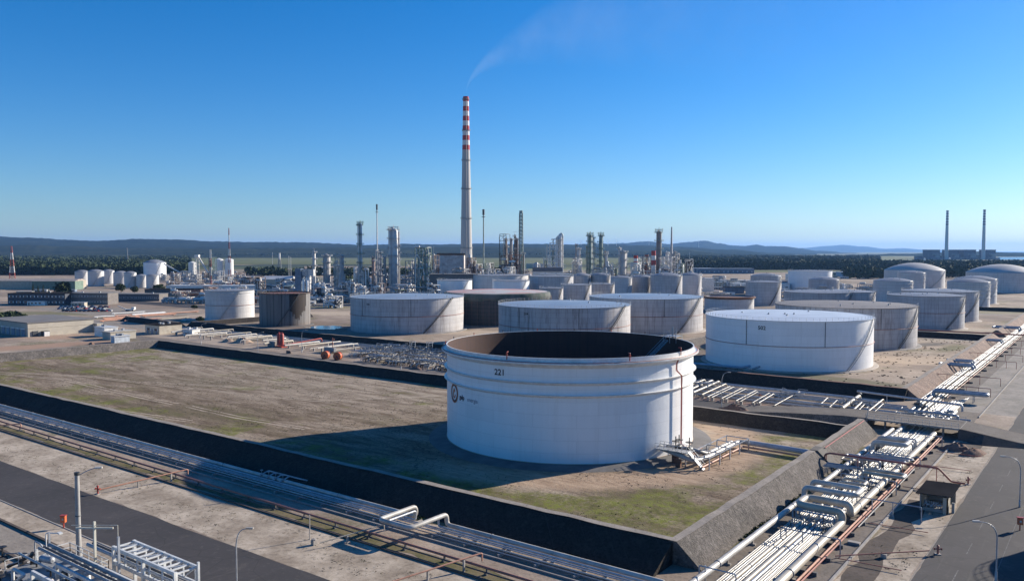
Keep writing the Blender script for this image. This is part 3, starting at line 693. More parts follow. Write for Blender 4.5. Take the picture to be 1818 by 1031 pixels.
def tank(label, c, R, H, shell=None, roof='flat', rh=.7, group='storage tanks', found=FOUND, fh=.35, rail=70, rails=True, stair=(-31, 3), ring=None, foam=(), number=None, num_ang=None,
         bands=(), n=80, cat='storage tank', roofm=None, z0=0.0, num_z=None, num_size=1.5, fr=1.6, numm=None):
    shell = shell or SH_GREY
    t = thing('storage_tank', label, cat, (c[0], c[1], z0), 0, group)
    if found: MB().lathe([(R+fr+fh, -.1), (R+fr, fh*.85), (R+.25, fh), (R-.2, fh)], n).build('foundation', found, t)
    zb = fh if found else 0
    MB().lathe([(R, zb-.02), (R, H)], n).build('shell', shell, t)
    rm_ = roofm or ROOF_GREY
    if roof == 'flat':
        MB().lathe([(R-.02, H-.05), (R*.66, H-.05+rh*.62), (R*.33, H-.05+rh*.9), (.01, H-.05+rh)], n).build('roof', rm_, t)
        MB().lathe([(R+.01, H-.22), (R+.28, H-.2), (R+.28, H+.02), (R+.01, H+.04)], n).build('rim_angle', rm_, t)
    elif roof == 'dome':
        pr = [(R+.12, H-.25)]+[(R*math.cos(R_(a)) if a < 90 else .01, H+rh*math.sin(R_(a))) for a in (0, 15, 30, 45, 60, 75, 90)]
        rr = [(R+.12, H-.2)]
        for k in range(9):
            q = k/8; rr.append((max(.01, R*(1-q)), H+rh*(1-(1-q)**2)))
        MB().lathe(rr, n).build('roof', rm_, t)
    if rails and rail: railing(R+.1, H, rail, 1.15, .05).build('railing', GALV, t)
    if stair: spiral_stair(R, R_(stair[0]), R_(stair[1]), zb, H).build('staircase', DGREY if shell not in (SH_WHITE, SH_PALE) else GALV, t)
    if ring:
        k = 96; MB().pipe([polar(R+.22, 2*math.pi*i/k, ring) for i in range(k+1)], .1, 6, 0).build('ring_pipe', REDP, t)
    for a in foam:
        MB().pipe([polar(R+.16, R_(a), H), polar(R+.16, R_(a), ring or H*.5)], .09, 6, 0).build('foam_pipe', DGREY, t)
    for z in bands:
        MB().lathe([(R, z-.12), (R+.32, z-.1), (R+.32, z), (R, z+.12)], n).build('wind_girder', shell, t)
    if number:
        a = R_(num_ang); letter_shell('number', number, num_size, R, a, num_z or H-3.2, numm or BLACK, t)
    # roof fittings
    if roof and rails:
        rn = random.Random(int(abs(c[0])*7+abs(c[1])))
        for k in range(6):
            f = MB()
            a = rn.uniform(0, 6.28); r = R*rn.uniform(.2, .92); x, y, _ = polar(r, a, 0); h0 = H+(rh*(1-(r/R)**2) if roof == 'dome' else rh*.4)
            f.cyl((x, y, h0-.1), (x, y, h0+rn.uniform(.5, 1.0)), .22, n=8); f.box(x-.35, y-.35, h0+.4, x+.35, y+.35, h0+.55)
            f.build('roof_vent', GALV, t)
    return t
def tcam(c):  # direction from a tank to the camera, degrees
    return math.degrees(math.atan2(-c[1], -c[0]))
def tang(c, R, px):
    """shell angle that is seen at image column px (placing of painted numbers, measured from the photo)"""
    th0 = math.atan((px-CX)/FPX); dirc = math.atan2(.8, -.6)-th0
    d = Vector((math.cos(dirc), math.sin(dirc))); C = Vector((c[0], c[1])); b = d.dot(C); q = b*b-C.dot(C)+R*R
    p = d*(b-math.sqrt(max(q, 0)))-C; return math.degrees(math.atan2(p.y, p.x))

# ---- the big open-topped white tank
T = (-98.2, 152.0); R1 = 27.0; H1 = 20.6; zf = .45
t221 = thing('storage_tank', 'large open-topped white tank with black 221 on its side, in the foreground', 'storage tank', (T[0], T[1], 0))
MB().lathe([(R1+4.6, -.1), (R1+2.2, zf*.9), (R1+1.2, zf), (R1-.5, zf)], 120).build('foundation', FOUNDD, t221)
MB().lathe([(R1, zf-.02), (R1, H1)], 160).build('shell', SH_WHITE, t221)
MB().lathe([(R1+.14, zf-.01), (R1+.14, zf+.07), (R1-.01, zf+.09)], 160).build('base_ring', mat('rusty_white', (.5,.42,.34), (.4,.3,.22)), t221)
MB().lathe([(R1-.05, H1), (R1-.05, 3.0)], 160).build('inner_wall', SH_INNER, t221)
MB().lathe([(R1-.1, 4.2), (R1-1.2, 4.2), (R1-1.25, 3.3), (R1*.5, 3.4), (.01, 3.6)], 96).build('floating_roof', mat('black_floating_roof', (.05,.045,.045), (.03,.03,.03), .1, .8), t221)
MB().lathe([(R1-.06, H1-.02), (R1-.06, H1+.06), (R1+.16, H1+.06), (R1+.16, H1-.9), (R1+.0, H1-.92)], 160).build('rim', WHITE, t221)
gd = MB().lathe([(R1, H1-1.9), (R1+1.15, H1-1.1), (R1+1.15, H1-.85), (R1+.16, H1-.83)], 160); gd.build('wind_girder', WHITE, t221)
for z in (H1-4.6, H1-7.0):
    MB().lathe([(R1, z-.55), (R1+.62, z-.08), (R1+.62, z), (R1, z+.03)], 160).build('wind_girder', WHITE, t221)
MB().pipe([polar(R1+.95, 2*math.pi*i/120, H1-.74) for i in range(121)], .075, 6, 0).build('ring_pipe', REDP, t221)
letter_shell('number', '221', 1.65, R1, R_(tang(T, R1, 887)), H1-3.75, BLACK, t221)
letter_shell('lettering', 'galp', 1.3, R1, R_(tang(T, R1, 819.5)), 10.6, mat('dark_lettering', (.05,.055,.07)), t221, .03)
letter_shell('lettering', 'energia', 1.2, R1, R_(tang(T, R1, 838)), 10.55, mat('grey_lettering', (.25,.28,.34)), t221, 0)
# round emblem: dark red-brown ring, white disc, curled flame
ea = R_(tang(T, R1, 806)); ez = 11.35
def disc(r0, r1_, off, k=40, sx=1):
    mb = MB()
    for i in range(k):
        t = 2*math.pi*i/k
        for r in (r0, r1_): mb.v.append(polar(R1+off, ea+r*math.cos(t)/R1, ez+r*1.0*math.sin(t)))
    for i in range(k): j = (i+1) % k; mb.f.append((i*2, i*2+1, j*2+1, j*2))
    return mb
disc(1.45, 1.85, .06).build('emblem_ring', mat('emblem_dark', (.11,.035,.03), (.08,.03,.03)), t221, smooth=False)
disc(1.85, 2.05, .065).build('emblem_edge', mat('emblem_orange', (.62,.17,.07)), t221, smooth=False)
fl = MB(); fp = [(0,1.15),(.55,.45),(.85,-.2),(.6,-.85),(0,-1.15),(-.6,-.85),(-.85,-.2),(-.5,.45)]; fq = [(0,.55),(.25,.1),(.4,-.25),(.3,-.6),(0,-.75),(-.3,-.6),(-.4,-.25),(-.22,.1)]
for x, y in fp+fq: fl.v.append(polar(R1+.06, ea+x/R1, ez+y))
fl.f += [(i, (i+1) % 8, 8+(i+1) % 8, 8+i) for i in range(8) if i != 1]
fl.build('emblem_flame', mat('emblem_orange', (.62,.17,.07)), t221, smooth=False)
# red fire water riser with its dog-leg
ra = R_(tang(T, R1, 1200)); r2 = R_(tang(T, R1, 1206))
MB().pipe([polar(R1+.95, ra, H1-.8), polar(R1+.45, ra, H1-2.2), polar(R1+.45, ra, H1-3.4), polar(R1+.85, r2, H1-4.6), polar(R1+.85, r2, 2.2), polar(R1+2.6, r2, 1.2)], .11, 8).build('riser_pipe', mat('pinkish_riser', (.52,.25,.2), (.42,.18,.14)), t221)
MB().pipe([polar(R1+.95, ra-.01, H1-.8), polar(R1+.45, ra-.012, H1-2.2), polar(R1+.45, ra-.012, H1-3.4), polar(R1+.85, r2-.012, H1-4.6), polar(R1+.85, r2-.012, 2.2)], .06, 6).build('riser_pipe', RED, t221)
for px in (901, 1118, 1208):
    a = R_(tang(T, R1, px)); MB().pipe([polar(R1+.3, a, H1-.6), polar(R1+.3, a, H1+.9), polar(R1-.3, a, H1+.9)], .09, 6, .1).cyl(polar(R1+.3,a,H1+.2), polar(R1+.3,a,H1+.55), .2, n=8).build('foam_nozzle', RED, t221)
for k in range(9):
    a = R_(60+k*20); MB().cyl(polar(R1+.3, a, H1), polar(R1+.3, a, H1+.6), .1, n=6).build('foam_nozzle', DGREY if k % 2 else RED, t221)
# rolling ladder down to the floating roof and the gauger's platform
la = R_(58); L = MB()
for s in (-.5, .5):
    L.bar((R1*.93*math.cos(la)-s*math.sin(la), R1*.93*math.sin(la)+s*math.cos(la), H1-.4), (R1*.25*math.cos(la)-s*math.sin(la), R1*.25*math.sin(la)+s*math.cos(la), 4.2), .12, .3)
    L.bar((R1*.93*math.cos(la)-s*math.sin(la), R1*.93*math.sin(la)+s*math.cos(la), H1+.7), (R1*.25*math.cos(la)-s*math.sin(la), R1*.25*math.sin(la)+s*math.cos(la), 5.3), .07)
for k in range(40):
    t = k/39; r = R1*(.93-.68*t); z = H1-.4-(H1-4.6)*t
    L.bar((r*math.cos(la)+.5*math.sin(la), r*math.sin(la)-.5*math.cos(la), z), (r*math.cos(la)-.5*math.sin(la), r*math.sin(la)+.5*math.cos(la), z), .12, .05)
L.build('rolling_ladder', GALV, t221)
gp = MB(); px_, py_ = R1*.99*math.cos(la), R1*.99*math.sin(la)
gp.box(px_-1.6, py_-1.6, H1+.5, px_+1.6, py_+1.6, H1+.6)
for x in (-1.6, 0, 1.6):
    for y in (-1.6, 1.6): gp.bar((px_+x, py_+y, H1+.5), (px_+x, py_+y, H1+1.7), .07); gp.bar((px_+x, py_+y, H1-1.0), (px_+x, py_+y, H1+.5), .1)
for y in (-1.6, 1.6): gp.bar((px_-1.6, py_+y, H1+1.7), (px_+1.6, py_+y, H1+1.7), .07)
gp.cyl((px_, py_, H1), (px_, py_, H1+2.6), .22, n=8).cyl((px_+.8, py_, H1), (px_+.8, py_, H1+2.0), .14, n=8)
gp.build('gauging_platform', GALV, t221)
spiral_stair(R1, R_(75), R_(112), zf, H1-1.0).build('staircase', GALV, t221)

# ---- 500 series
def T5(label, c, num, px, shell=SH_GREY, roofm=ROOF_BLUE, foam=(), **k):
    return tank(label, c, 29.4, 17.3, shell, 'flat', .9, 'large storage tanks in the 500 row', rail=84, ring=8.6, foam=[tang(c, 29.4, p) for p in foam], number=num, num_ang=tang(c, 29.4, px), roofm=roofm, n=128, **k)
t502 = T5('clean white tank with black 502 on its side, right of the open tank', (-99.5,303), '502', 1354, SH_WHITE, ROOF_PALE, foam=(1327,1467), found=PALEF, num_size=1.8)
T5('grey streaked tank with faded 504 on its side, directly behind the open tank', (-200.3,306), '504', 934, SH_GREY2, foam=(922,1028))
T5('grey weathered tank marked 506, left of the open tank and nearest the orange reels', (-300.3,309), '506', 653, SH_GREY, foam=(643,729), num_size=1.4)
T5('grey weathered tank without a readable number, between tanks 504 and 502', (-200.5,384), None, 1100, SH_GREY, foam=(1180,), found=PALEF)
T5('grey tank with flat dusty roof directly behind the white tank 502', (-99.5,380), None, 1500, SH_GREY2, ROOF_DUST, foam=(1566,1440))
# tank draped in netting for repair
cN = (-289, 371)
tn = tank('dark tank wrapped in torn netting, pinkish sheeting over its top, between tanks 506 and 504', cN, 30, 15.5, shell_mat('dark_bare_shell', (.075,.078,.08), (.03,.03,.03), .3, 1, .8, 2.4, 6, .1), None, rails=False, stair=None, group='large storage tanks in the 500 row', n=96)
net = MB(); N_ = 120
for i in range(N_):
    a = 2*math.pi*i/N_; sag = noise.noise(Vector((math.cos(a)*2, math.sin(a)*2, 3)))*2.2+noise.noise(Vector((math.cos(a)*9, math.sin(a)*9, 3)))*.9
    for r, z in ((30.15, 13.2+sag), (30.9, 15.0+sag*.4), (30.6, 17.3), (29.2, 17.7)): net.v.append(polar(r+noise.noise(Vector((a*20, z, 1)))*.25, a, z))
for i in range(N_):
    j = (i+1) % N_
    for k in range(3): net.f.append((i*4+k, j*4+k, j*4+k+1, i*4+k+1))
net.build('netting', mat('green_netting', (.07,.1,.08), (.14,.15,.14), .15, .9, lo=.4, hi=.6), tn)
MB().lathe([(29.3, 17.6), (20, 18.2), (10, 18.5), (.01, 18.7)], 96).build('sheeting', mat('pink_sheeting', (.44,.43,.42), (.45,.26,.24), .035, .8, lo=.42, hi=.56), tn)
scf = MB(); rn = random.Random(9)
for i in range(60):
    a = 2*math.pi*i/60; scf.bar(polar(31.3, a, .5), polar(31.3, a, 15.5), .12)
for z in (2.5, 4.6, 6.7, 8.8, 10.9, 13):
    pts = [polar(31.3, 2*math.pi*i/60, z) for i in range(61)]
    for p, q in zip(pts, pts[1:]): scf.bar(p, q, .1)
scf.build('scaffolding', BROWNST, tn)
for k in range(60): pass
# ---- the two smaller tanks on the left
tank('pale grey tank with wind rings, left of the dark stained tank', (-427.8,289), 14, 17.6, SH_PALE, 'flat', .6, 'tanks on the left of the bunded yard', PALEF, ring=9.0, stair=(-60, -10), bands=(16.2,), rail=30)
tr = tank('bare tank stained black and rust with a torn red rim, left of tank 506', (-372.4,286.4), 13.7, 17.6, SH_RUST, None, group='tanks on the left of the bunded yard', rails=False, stair=(-55, -5), found=FOUNDD)
a_s = R_(tang((-372.4,286.4), 13.7, 529)); rn = random.Random(7); ST = mat('tar_stain', (.018,.014,.012), (.05,.035,.028), .5, .8, stretch=.1)
for k in range(15):
    a = a_s+(k-7)*.052; z_ = 17.5-rn.uniform(.75, 1)*17*(1-abs(k-6)/13)**.7
    MB().lathe([(13.73, max(.5, z_)), (13.73, 17.5)], 2, a0=a, a1=a+.052).build('tar_stain', ST, tr, smooth=False)
rr = MB(); rn = random.Random(3)
for i in range(40):
    a = 2*math.pi*i/40; h = rn.uniform(.3, 1.0); rr.bar(polar(13.7, a, 17.5), polar(13.9, a, 17.6+h), .25)
rr.lathe([(13.6, 17.5), (14.3, 17.6), (14.3, 17.9), (13.5, 17.95)], 64).build('rim', mat('dark_rim', (.1,.06,.05), (.05,.04,.035)), tr)
MB().lathe([(13.5, 17.4), (8, 17.7), (.01, 17.9)], 48).build('roof_plate', mat('red_oxide_roof', (.2,.08,.06), (.12,.07,.055), .3, .8), tr)
# ---- tanks seen over the right shoulder
GR = 'tanks beyond the bunded yard on the right'
def back(label, x0, x1, y, z, H, shell=SH_PALE, roof='dome', rh=1.4, group=GR, **k):
    a = (x0-CX)/FPX; b = (x1-CX)/FPX; c = g((x0+x1)/2, y, z); d = math.hypot(*c); s = abs(math.atan(b)-math.atan(a))/2
    R = d*math.sin(s)/(1-math.sin(s)); D = d+R; c = (c[0]*D/d, c[1]*D/d)
    k.setdefault('n', 64); k.setdefault('rail', 36); k.setdefault('stair', (-50, 0)); k.setdefault('found', PALEF)
    return tank(label, c, R, H, shell, roof, rh, group, **k)
back('grey tank with walkway rail on the right, its front clear down to the yard', 1572, 1711, 585.6, 0, 17.4, SH_GREY, 'flat', .9, ring=8.6)
back('grey tank just right of and behind the clear-fronted grey tank, flat roof', 1597, 1736, 572, 0, 17.4, SH_GREY, 'flat', .9)
back('banded domed tank at the right, left one of the pair by the far road', 1679.5, 1757, 547, 0, 18.6, SH_PALE, 'dome', 2.4, bands=(16,13,10,7))
back('banded domed tank at the right, right one of the pair by the far road', 1692, 1769, 540, 0, 19.2, SH_PALE, 'dome', 2.4, bands=(16,13,10,7))
back('huge tank with a shallow sand-coloured dome, left of the two such domes', 1568, 1677, 512, 0, 19.6, SH_PALE, 'dome', 8, rail=0, rails=False, roofm=ROOF_DOME)
back('huge tank with a shallow sand-coloured dome, cut by the right edge of the view', 1712, 1842, 520, 0, 19.6, SH_PALE, 'dome', 8, rail=0, rails=False, roofm=ROOF_DOME)
back('banded domed tank in front of the left huge dome', 1550, 1621, 499, 17.4, 17.4, SH_PALE, 'dome', 2.2, bands=(15,12.5,10,7.5))
tank('banded domed tank half hidden by the one in front of the left huge dome', at(1618, 805), 12.5, 19.5, SH_PALE, 'dome', 2.0, GR, bands=(17,14,11), n=48, rail=30)
back('low grey tank with blue-grey flat roof and dense rail behind tank 502', 1391, 1513, 520, 17.0, 17.0, SH_GREY2, 'flat', .8)
back('brownish grey flat tank just behind the low tank with the blue-grey roof', 1436, 1554, 519, 17.0, 17.0, SH_GREY, 'flat', .8)
back('plain grey tank with flat top left of the low blue-grey roofed tank', 1323, 1386, 543, 0, 17.6, SH_GREY, 'flat', .8)
tank('grey domed tank peeping over the plain grey flat-topped one', at(1360, 770), 14, 17.6, SH_GREY, 'dome', 2.2, GR, n=48, rail=30)
tank('bright white tank with dark roof rim standing above its neighbours', at(1438, 860), 22, 20, SH_WHITE, 'flat', .8, GR, n=64, rail=40, roofm=ROOF_GREY, stair=(-20, 20))
tank('small grey tank with shallow dome in front of the bright white tank', at(1463, 730), 13, 15.5, SH_GREY, 'dome', 2.4, GR, n=48, rail=24)
t_ = tank('low tank with rusty notched rim between tank 503 and tank 502', at(1295, 560), 16.5, 9.5, SH_PALE, None, 0, GR, n=64, rails=False)
MB().lathe([(16.4, 8.3), (17.6, 9.0), (17.6, 9.8), (16.3, 9.9)], 64).build('rim', RUST, t_); MB().lathe([(16.3, 8.9), (.01, 9.2)], 48).build('roof', RUST, t_)
# ---- the cluster in front of the process units
GC = 'tanks in front of the process units'
def clus(label, px, Z, R, H, shell=SH_GREY, roof='dome', rh=1.6, **k):
    k.setdefault('n', 48); k.setdefault('rail', 28); k.setdefault('stair', (-50, 0))
    return tank(label, at(px, Z), R, H, shell, roof, rh, GC, **k)
def cl(label, x0, x1, ytop, Z, shell=SH_GREY, roof='dome', rh=1.6, **k):
    R = (x1-x0)/2/FPX*Z; H = zz(ytop, Z-R); return clus(label, (x0+x1)/2, Z, R, H, shell, roof, rh, **k)
cl('bright white low tank at the left end of the cluster below the tall chimney', 776, 838, 498, 640, SH_WHITE, 'flat', .6)
cl('long pale grey tank behind the white ones below the tall chimney', 840, 938, 489.5, 700, SH_PALE, 'flat', .8)
cl('bright white flat tank in front of the long pale one', 874, 940, 499, 620, SH_WHITE, 'flat', .6)
cl('broad grey tank with a white patch left of the small domed tanks', 940, 1018, 491, 640, SH_GREY, 'flat', .8)
cl('small grey domed tank, leftmost of the domed row', 1017, 1049, 489, 660, SH_GREY, 'dome', 1.8)
cl('small grey domed tank, second of the domed row from the left', 1047, 1084, 488.5, 665, SH_GREY, 'dome', 1.8)
cl('small grey domed tank, third of the domed row, standing clear', 1084, 1122, 493, 650, SH_PALE, 'dome', 1.4)
cl('brownish domed tank, fourth of the domed row from the left', 1121, 1157, 491.5, 665, SH_GREY2, 'dome', 1.6)
cl('wide grey domed tank, fifth and largest of the domed row', 1155, 1211, 489.5, 650, SH_GREY, 'dome', 2.2)
cl('grey domed tank at the right end of the domed row', 1208, 1245, 488.5, 700, SH_PALE, 'dome', 2.0)
cl('low grey flat tank in front of the domed row, left of the two', 996, 1050, 506, 560, SH_GREY, 'flat', .6)
cl('low brownish flat tank in front of the domed row, right of the two', 1046, 1091, 504.5, 585, SH_GREY2, 'flat', .6)
cl('low dull grey tank between the netted tank and the domed row', 958, 1000, 512, 540, SH_GREY, 'flat', .6)
# ---- tanks at the far left
GL = 'pale tanks at the far left'
for i, (x0, x1, yt, yb) in enumerate([(134,157,482,506),(157,183,481.5,508.5),(183,202,480.5,504),(202,226,484,508),(221,241,484,511),(242,260,489,511),(260,281,489,512)]):
    Z = 59450/(yb-445); R = (x1-x0)/2/FPX*Z
    tank(f'small pale domed tank, {ORD[i]} from the left in the far left row', at((x0+x1)/2, Z+R), R*1.02, zz(yt, Z), SH_PALE, 'dome', R*.25, GL, n=36, rail=0, rails=False, stair=(-50, 10))
tank('tall white tank with a conical roof standing above the far left row', at(275, 1290), 16.6, 22.5, SH_WHITE, 'dome', 4.5, None, n=48, rail=0, rails=False, bands=(18, 10), found=None)
# off to the right edge, only its shadow reaches the road
tank('white tank beside the perimeter road at the right edge, its round shadow on the asphalt', (7.5,147), 9.0, 11.0, SH_WHITE, 'dome', 1.2, None, n=64, rail=30)
# ================================================================== FOREGROUND PIPEWORK AND FITTINGS
def sup(mb, u, v, r, z, along='v', w=.5):
    mb.box(u-w, v-.22, 0, u+w, v+.22, .22) if along == 'v' else mb.box(u-.22, v-w, 0, u+.22, v+w, .22)
    mb.box(u-.12, v-.12, .2, u+.12, v+.12, z-r+.05)
    return mb
def flanges(mb, pts, every, r):
    return mb
def pipe_thing(label, pts, r, m, group, supports=(), n=12, along='v', flange=(), name='pipeline', fm=None):
    t = thing(name, label, 'pipe', (pts[0][0], pts[0][1], 0), 0, group); o = pts[0]
    L = lambda p: (p[0]-o[0], p[1]-o[1], p[2])
    MB().pipe([L(p) for p in pts], r, n).build('pipe', m, t)
    if supports:
        for (u, v, z) in supports: sup(MB(), u-o[0], v-o[1], r, z, along, max(.35, r*1.1)).build('support', CONC, t, smooth=False)
    if flange:
        for p, q in flange: MB().cyl(L(p), L(q), r*1.18, n=n).build('flange', fm or GREY, t)
    return t
GRP = 'pipes in the corridor along the right-hand bund'
VE = 197.0
def corr(label, u, r, z, m, v0=88.0, loops=(), v1=238.0, n=10, sup_every=9.0):
    """straight corridor pipe; loops = [(v_in, v_out, u_to, z_top)]"""
    pts = [(u, v0, z)]
    for (a, b, ut, zt) in sorted(loops):
        s = 1 if ut > u else -1
        pts += [(u, a, z), (u, a, zt), (ut, a, zt), (ut, b, zt), (u, b, zt), (u, b, z)]
    pts.append((u, v1, z))
    def inloop(v): return any(a-1 < v < b+1 for a, b, _, _ in loops)
    sp = [(u, v0+4+k*sup_every, z) for k in range(int((v1-v0-6)/sup_every)) if not inloop(v0+4+k*sup_every)] if r > .2 else ()
    rn = random.Random(int(u*100)); fl = []
    v = v0+rn.uniform(6, 14)
    while v < v1:
        if not inloop(v): fl.append(((u, v, z), (u, v+.14, z)))
        v += rn.uniform(16, 30)
    t = pipe_thing(label, pts, r, m, GRP, sp, n, flange=fl, fm=GREY if r > .2 else DGREY)
    return t
corr('thick white pipe, leftmost in the corridor, looping across all the others', -40.5, .43, 1.1, PWHITE, loops=[(133.0,137.2,-32.6,2.8)], n=18, v1=196)
corr('second thick white pipe from the left near the bridge, beside the leftmost', -39.1, .46, 1.1, PWHITE, v0=160, loops=[(172.0,176.5,-33.2,3.1)], v1=214, n=18)
cols = [PWHITE, CREAM, GALV, PWHITE, CREAM, GALV, PWHITE]
us = [(-38.75,.1),(-38.45,.12),(-38.1,.1),(-37.3,.26),(-37.8,.1),(-36.8,.11),(-36.5,.1),(-35.85,.3),(-35.2,.24),(-34.75,.1),(-34.45,.19),(-34.1,.1),(-33.88,.07),(-33.65,.1),(-33.42,.07),(-33.18,.08),(-36.2,.07)]
us.sort()
for i, (u, r) in enumerate(us):
    lp = []
    if r > .2: lp.append((140.5+i*.25, 143.5+i*.15, -33.5, 2.3)) if abs(u+37.3) < .05 else lp.append((148.0+i*.3, 150.5+i*.3, -30.2+i*.1, 2.2))
    if i in (1, 9): lp.append((158+i*.3, 160+i*.3, -41.5, 2.0))
    corr(f'{"medium" if r>.18 else "thin"} {"cream" if cols[i%7] is CREAM else "grey" if cols[i%7] is GALV else "white"} pipe, {ORD[i]} from the left in the bundle between the two thick ones', u, r, .75, cols[i % 7], loops=lp, n=10, v1=236+i*1.1)
corr('thick cream pipe at the right side of the corridor with flanged joints', -32.1, .54, 1.2, CREAM, loops=[(123.6,128.0,-38.6,2.7)], n=18, v1=196)
corr('thick white pipe at the right side of the corridor, from the bridge on', -32.4, .52, 1.2, PWHITE, v0=208.5, n=16, v1=226)
for i, (u, r, m) in enumerate([(-31.05,.15,SALM),(-30.6,.12,REDP)]):
    corr(['salmon pink pipe at the right edge of the corridor','faded red pipe just right of the salmon pink one'][i], u, r, .55, m, n=8, v1=198)
corr('thin white pipe right of the salmon pink pipes near the hut', -30.2, .09, .5, PWHITE, v0=125, n=8, v1=165)
# concrete sleepers under the bundle
k = 0
for i in range(18):
    v = 92+i*6.0
    tag(MB().box(-39.3, v-.2, .01, -29.9, v+.2, .5).build('pipe_sleeper', DCONC), 'low concrete beam lying across under the pipe bundle in the right-hand corridor', 'pipe support', 'concrete beams under the corridor pipes')
# goal-post frames over the bundle
def portal(label, u0, u1, v, z, m=GALV, r=.09, legs=(0, 1), grp='thin pipe frames over the corridor', n=8):
    mb = MB(); pts = [(u0, v, 0.02), (u0, v, z), (u1, v, z), (u1, v, 0.02)]
    mb.pipe(pts, r, n)
    for k_ in range(1, int((u1-u0)/3)): mb.bar((u0+k_*3, v, 0.02), (u0+k_*3, v, z), r*1.6)
    mb.bar((u0+.6, v+.5, 0.02), (u0+.6, v+.5, z), r*1.5); mb.bar((u0+.6, v+.5, z-.05), (u0+.6, v, z-.05), r)
    return tag(mb.build('pipe_gantry', m), label, 'gantry', grp)
portal('thin grey frame over the bundle nearest the bottom edge', -40.9, -36.2, 93, 2.3)
portal('thin grey frame spanning the bundle to the salmon pipes, second from the bottom', -37.4, -29.4, 112.5, 2.4)
portal('long thin grey frame reaching from the bundle towards the hut', -33.5, -23.5, 134.5, 2.3)
portal('thin grey frame across the bundle just below the long red crossing pipe', -38.5, -29.6, 147, 2.3)
portal('thin grey frame across the bundle close to the bridge', -38.8, -29.8, 168, 2.0)
portal('thin grey frame over the bundle just before the bridge', -38.8, -29.6, 190, 2.0)
# platforms of small pipes crossing on the left, below the red pipe
for i in range(4):
    u = -42.6+i*.0; v = 152.6+i*.9
    tag(MB().pipe([(-43.2,v,1.7),(-38.6+i*.5,v,1.7),(-38.6+i*.5,v,.75)], .12, 8, .5).bar((-42.8,v,0),(-42.8,v,1.6),.12).build('branch_pipe', GALV if i % 2 else PWHITE), f'short white pipe crossing from the bund foot into the bundle, {ORD[i]} of four', 'pipe', 'short crossing pipes below the red pipe')
for i in range(3):
    v = 177.5+i*1.6; tag(MB().pipe([(-38.6,v,.8),(-38.6,v,2.4+i*.15),(-32.9,v,2.4+i*.15),(-32.9,v,.8)], .17, 8).build('expansion_loop', GALV), f'grey pipe arch over the bundle near the bridge, {ORD[i]} of three', 'pipe', 'grey pipe arches near the bridge')
for i in range(3):
    v = 128.6+i*1.0; tag(MB().pipe([(-39.0+i*.2,v-6,.8),(-39.0+i*.2,v-6,2.1),(-33.0,v-6,2.1),(-32.9,v-6,.8)], .13, 8).build('expansion_loop', GALV), f'grey pipe arch below the lowest thick loop, {ORD[i]} of three', 'pipe', 'grey pipe arches below the lowest loop')
for i in range(3):
    v = 160.0+i*1.3; tag(MB().pipe([(-38.2,v,.8),(-38.2,v,2.6),(-31.0+i*.4,v,2.6),(-31.0+i*.4,v+1.2,2.6),(-37.4,v+1.2,2.6),(-37.4,v+1.2,.8)], .15, 8).build('expansion_loop', (GALV, PWHITE, GALV)[i]), f'narrow pipe loop beside the long red crossing pipe, {ORD[i]} of three', 'pipe', 'narrow loops beside the red crossing pipe')
rn = random.Random(77)
def valve_mb(mb, u, v, z, s=1.0):
    mb.cyl((u, v-.25*s, z), (u, v+.25*s, z), .22*s, n=8); mb.cyl((u, v, z), (u, v, z+.8*s), .06*s, n=6); mb.lathe([(.05*s, 0), (.28*s, .0), (.28*s, .05*s), (.05*s, .05*s)], 10, (u, v, z+.8*s)); return mb
for i in range(26):
    u, v = rn.choice(us)[0], rn.choice([rn.uniform(118,123), rn.uniform(144,146.5), rn.uniform(162,171)]); tag(valve_mb(MB(), u, v, .75).build('gate_valve', DGREY), 'small dark hand valve on a pipe of the corridor bundle', 'valve', 'hand valves on the corridor bundle')
# long red crossing pipe (fire water) and its neighbour
t = thing('pipeline', 'long dark red pipe bridging the corridor to the hydrant by the road', 'pipe', (-44.6,156,0))
MB().pipe([(.3,1.6,0.6),(.3,1.6,2.6),(1.2,1.6,3.0),(19.5,2.0,3.0),(21.5,2.6,.8),(23.6,2.6,.8)], .17, 10).build('pipe', REDP, t)
MB().pipe([(1.2,1.1,3.0),(19.3,1.5,3.0)], .08, 8).build('pipe', REDP, t)
for x_ in (.6, 6.2, 13.8, 19.3): MB().bar((x_,1.7,0),(x_,1.7,2.9),.13).build('support', REDP, t)
def hydrant(label, u, v, m, rz=0, h=1.1, heads=2, group='red hydrants by the roads'):
    t = thing('fire_hydrant', label, 'hydrant', (u, v, 0), rz, group)
    MB().cyl((0,0,0), (0,0,h), .14, n=10).lathe([(.2, h), (.2, h+.08), (.1, h+.2), (.02, h+.22)], 10).build('standpipe', m, t)
    for s in (-1, 1)[:heads]:
        MB().cyl((0,0,h*.7), (.5*s,0,h*.7), .1, n=8).cyl((.42*s,0,h*.7), (.52*s,0,h*.7), .17, n=10).build('outlet', m, t)
    MB().box(-.35,-.35,-.02,.35,.35,.12).build('base', CONC, t); return t
HG = None
hydrant('red hydrant at the road edge on the left, end of the pale branch pipe', -137.6, 66.9, RED, .3, 1.3)
hydrant('weathered red hydrant by the right-hand road near the bottom edge', -17.6+ -1.5, 121.5, REDP, .5)
hydrant('dark red hydrant cluster by the right-hand road, end of the long red crossing pipe', -20.9, 161.5, REDP, 1.2, 1.2)
hydrant('dark red hydrant at the foot of the long slanting pipe beyond the open tank', g(1349,707)[0], g(1349,707)[1], REDP, .8, 1.2)
t = thing('pipeline', 'thin rusty pipe running to the hydrant near the bottom right', 'pipe', (-29.6,111,0))
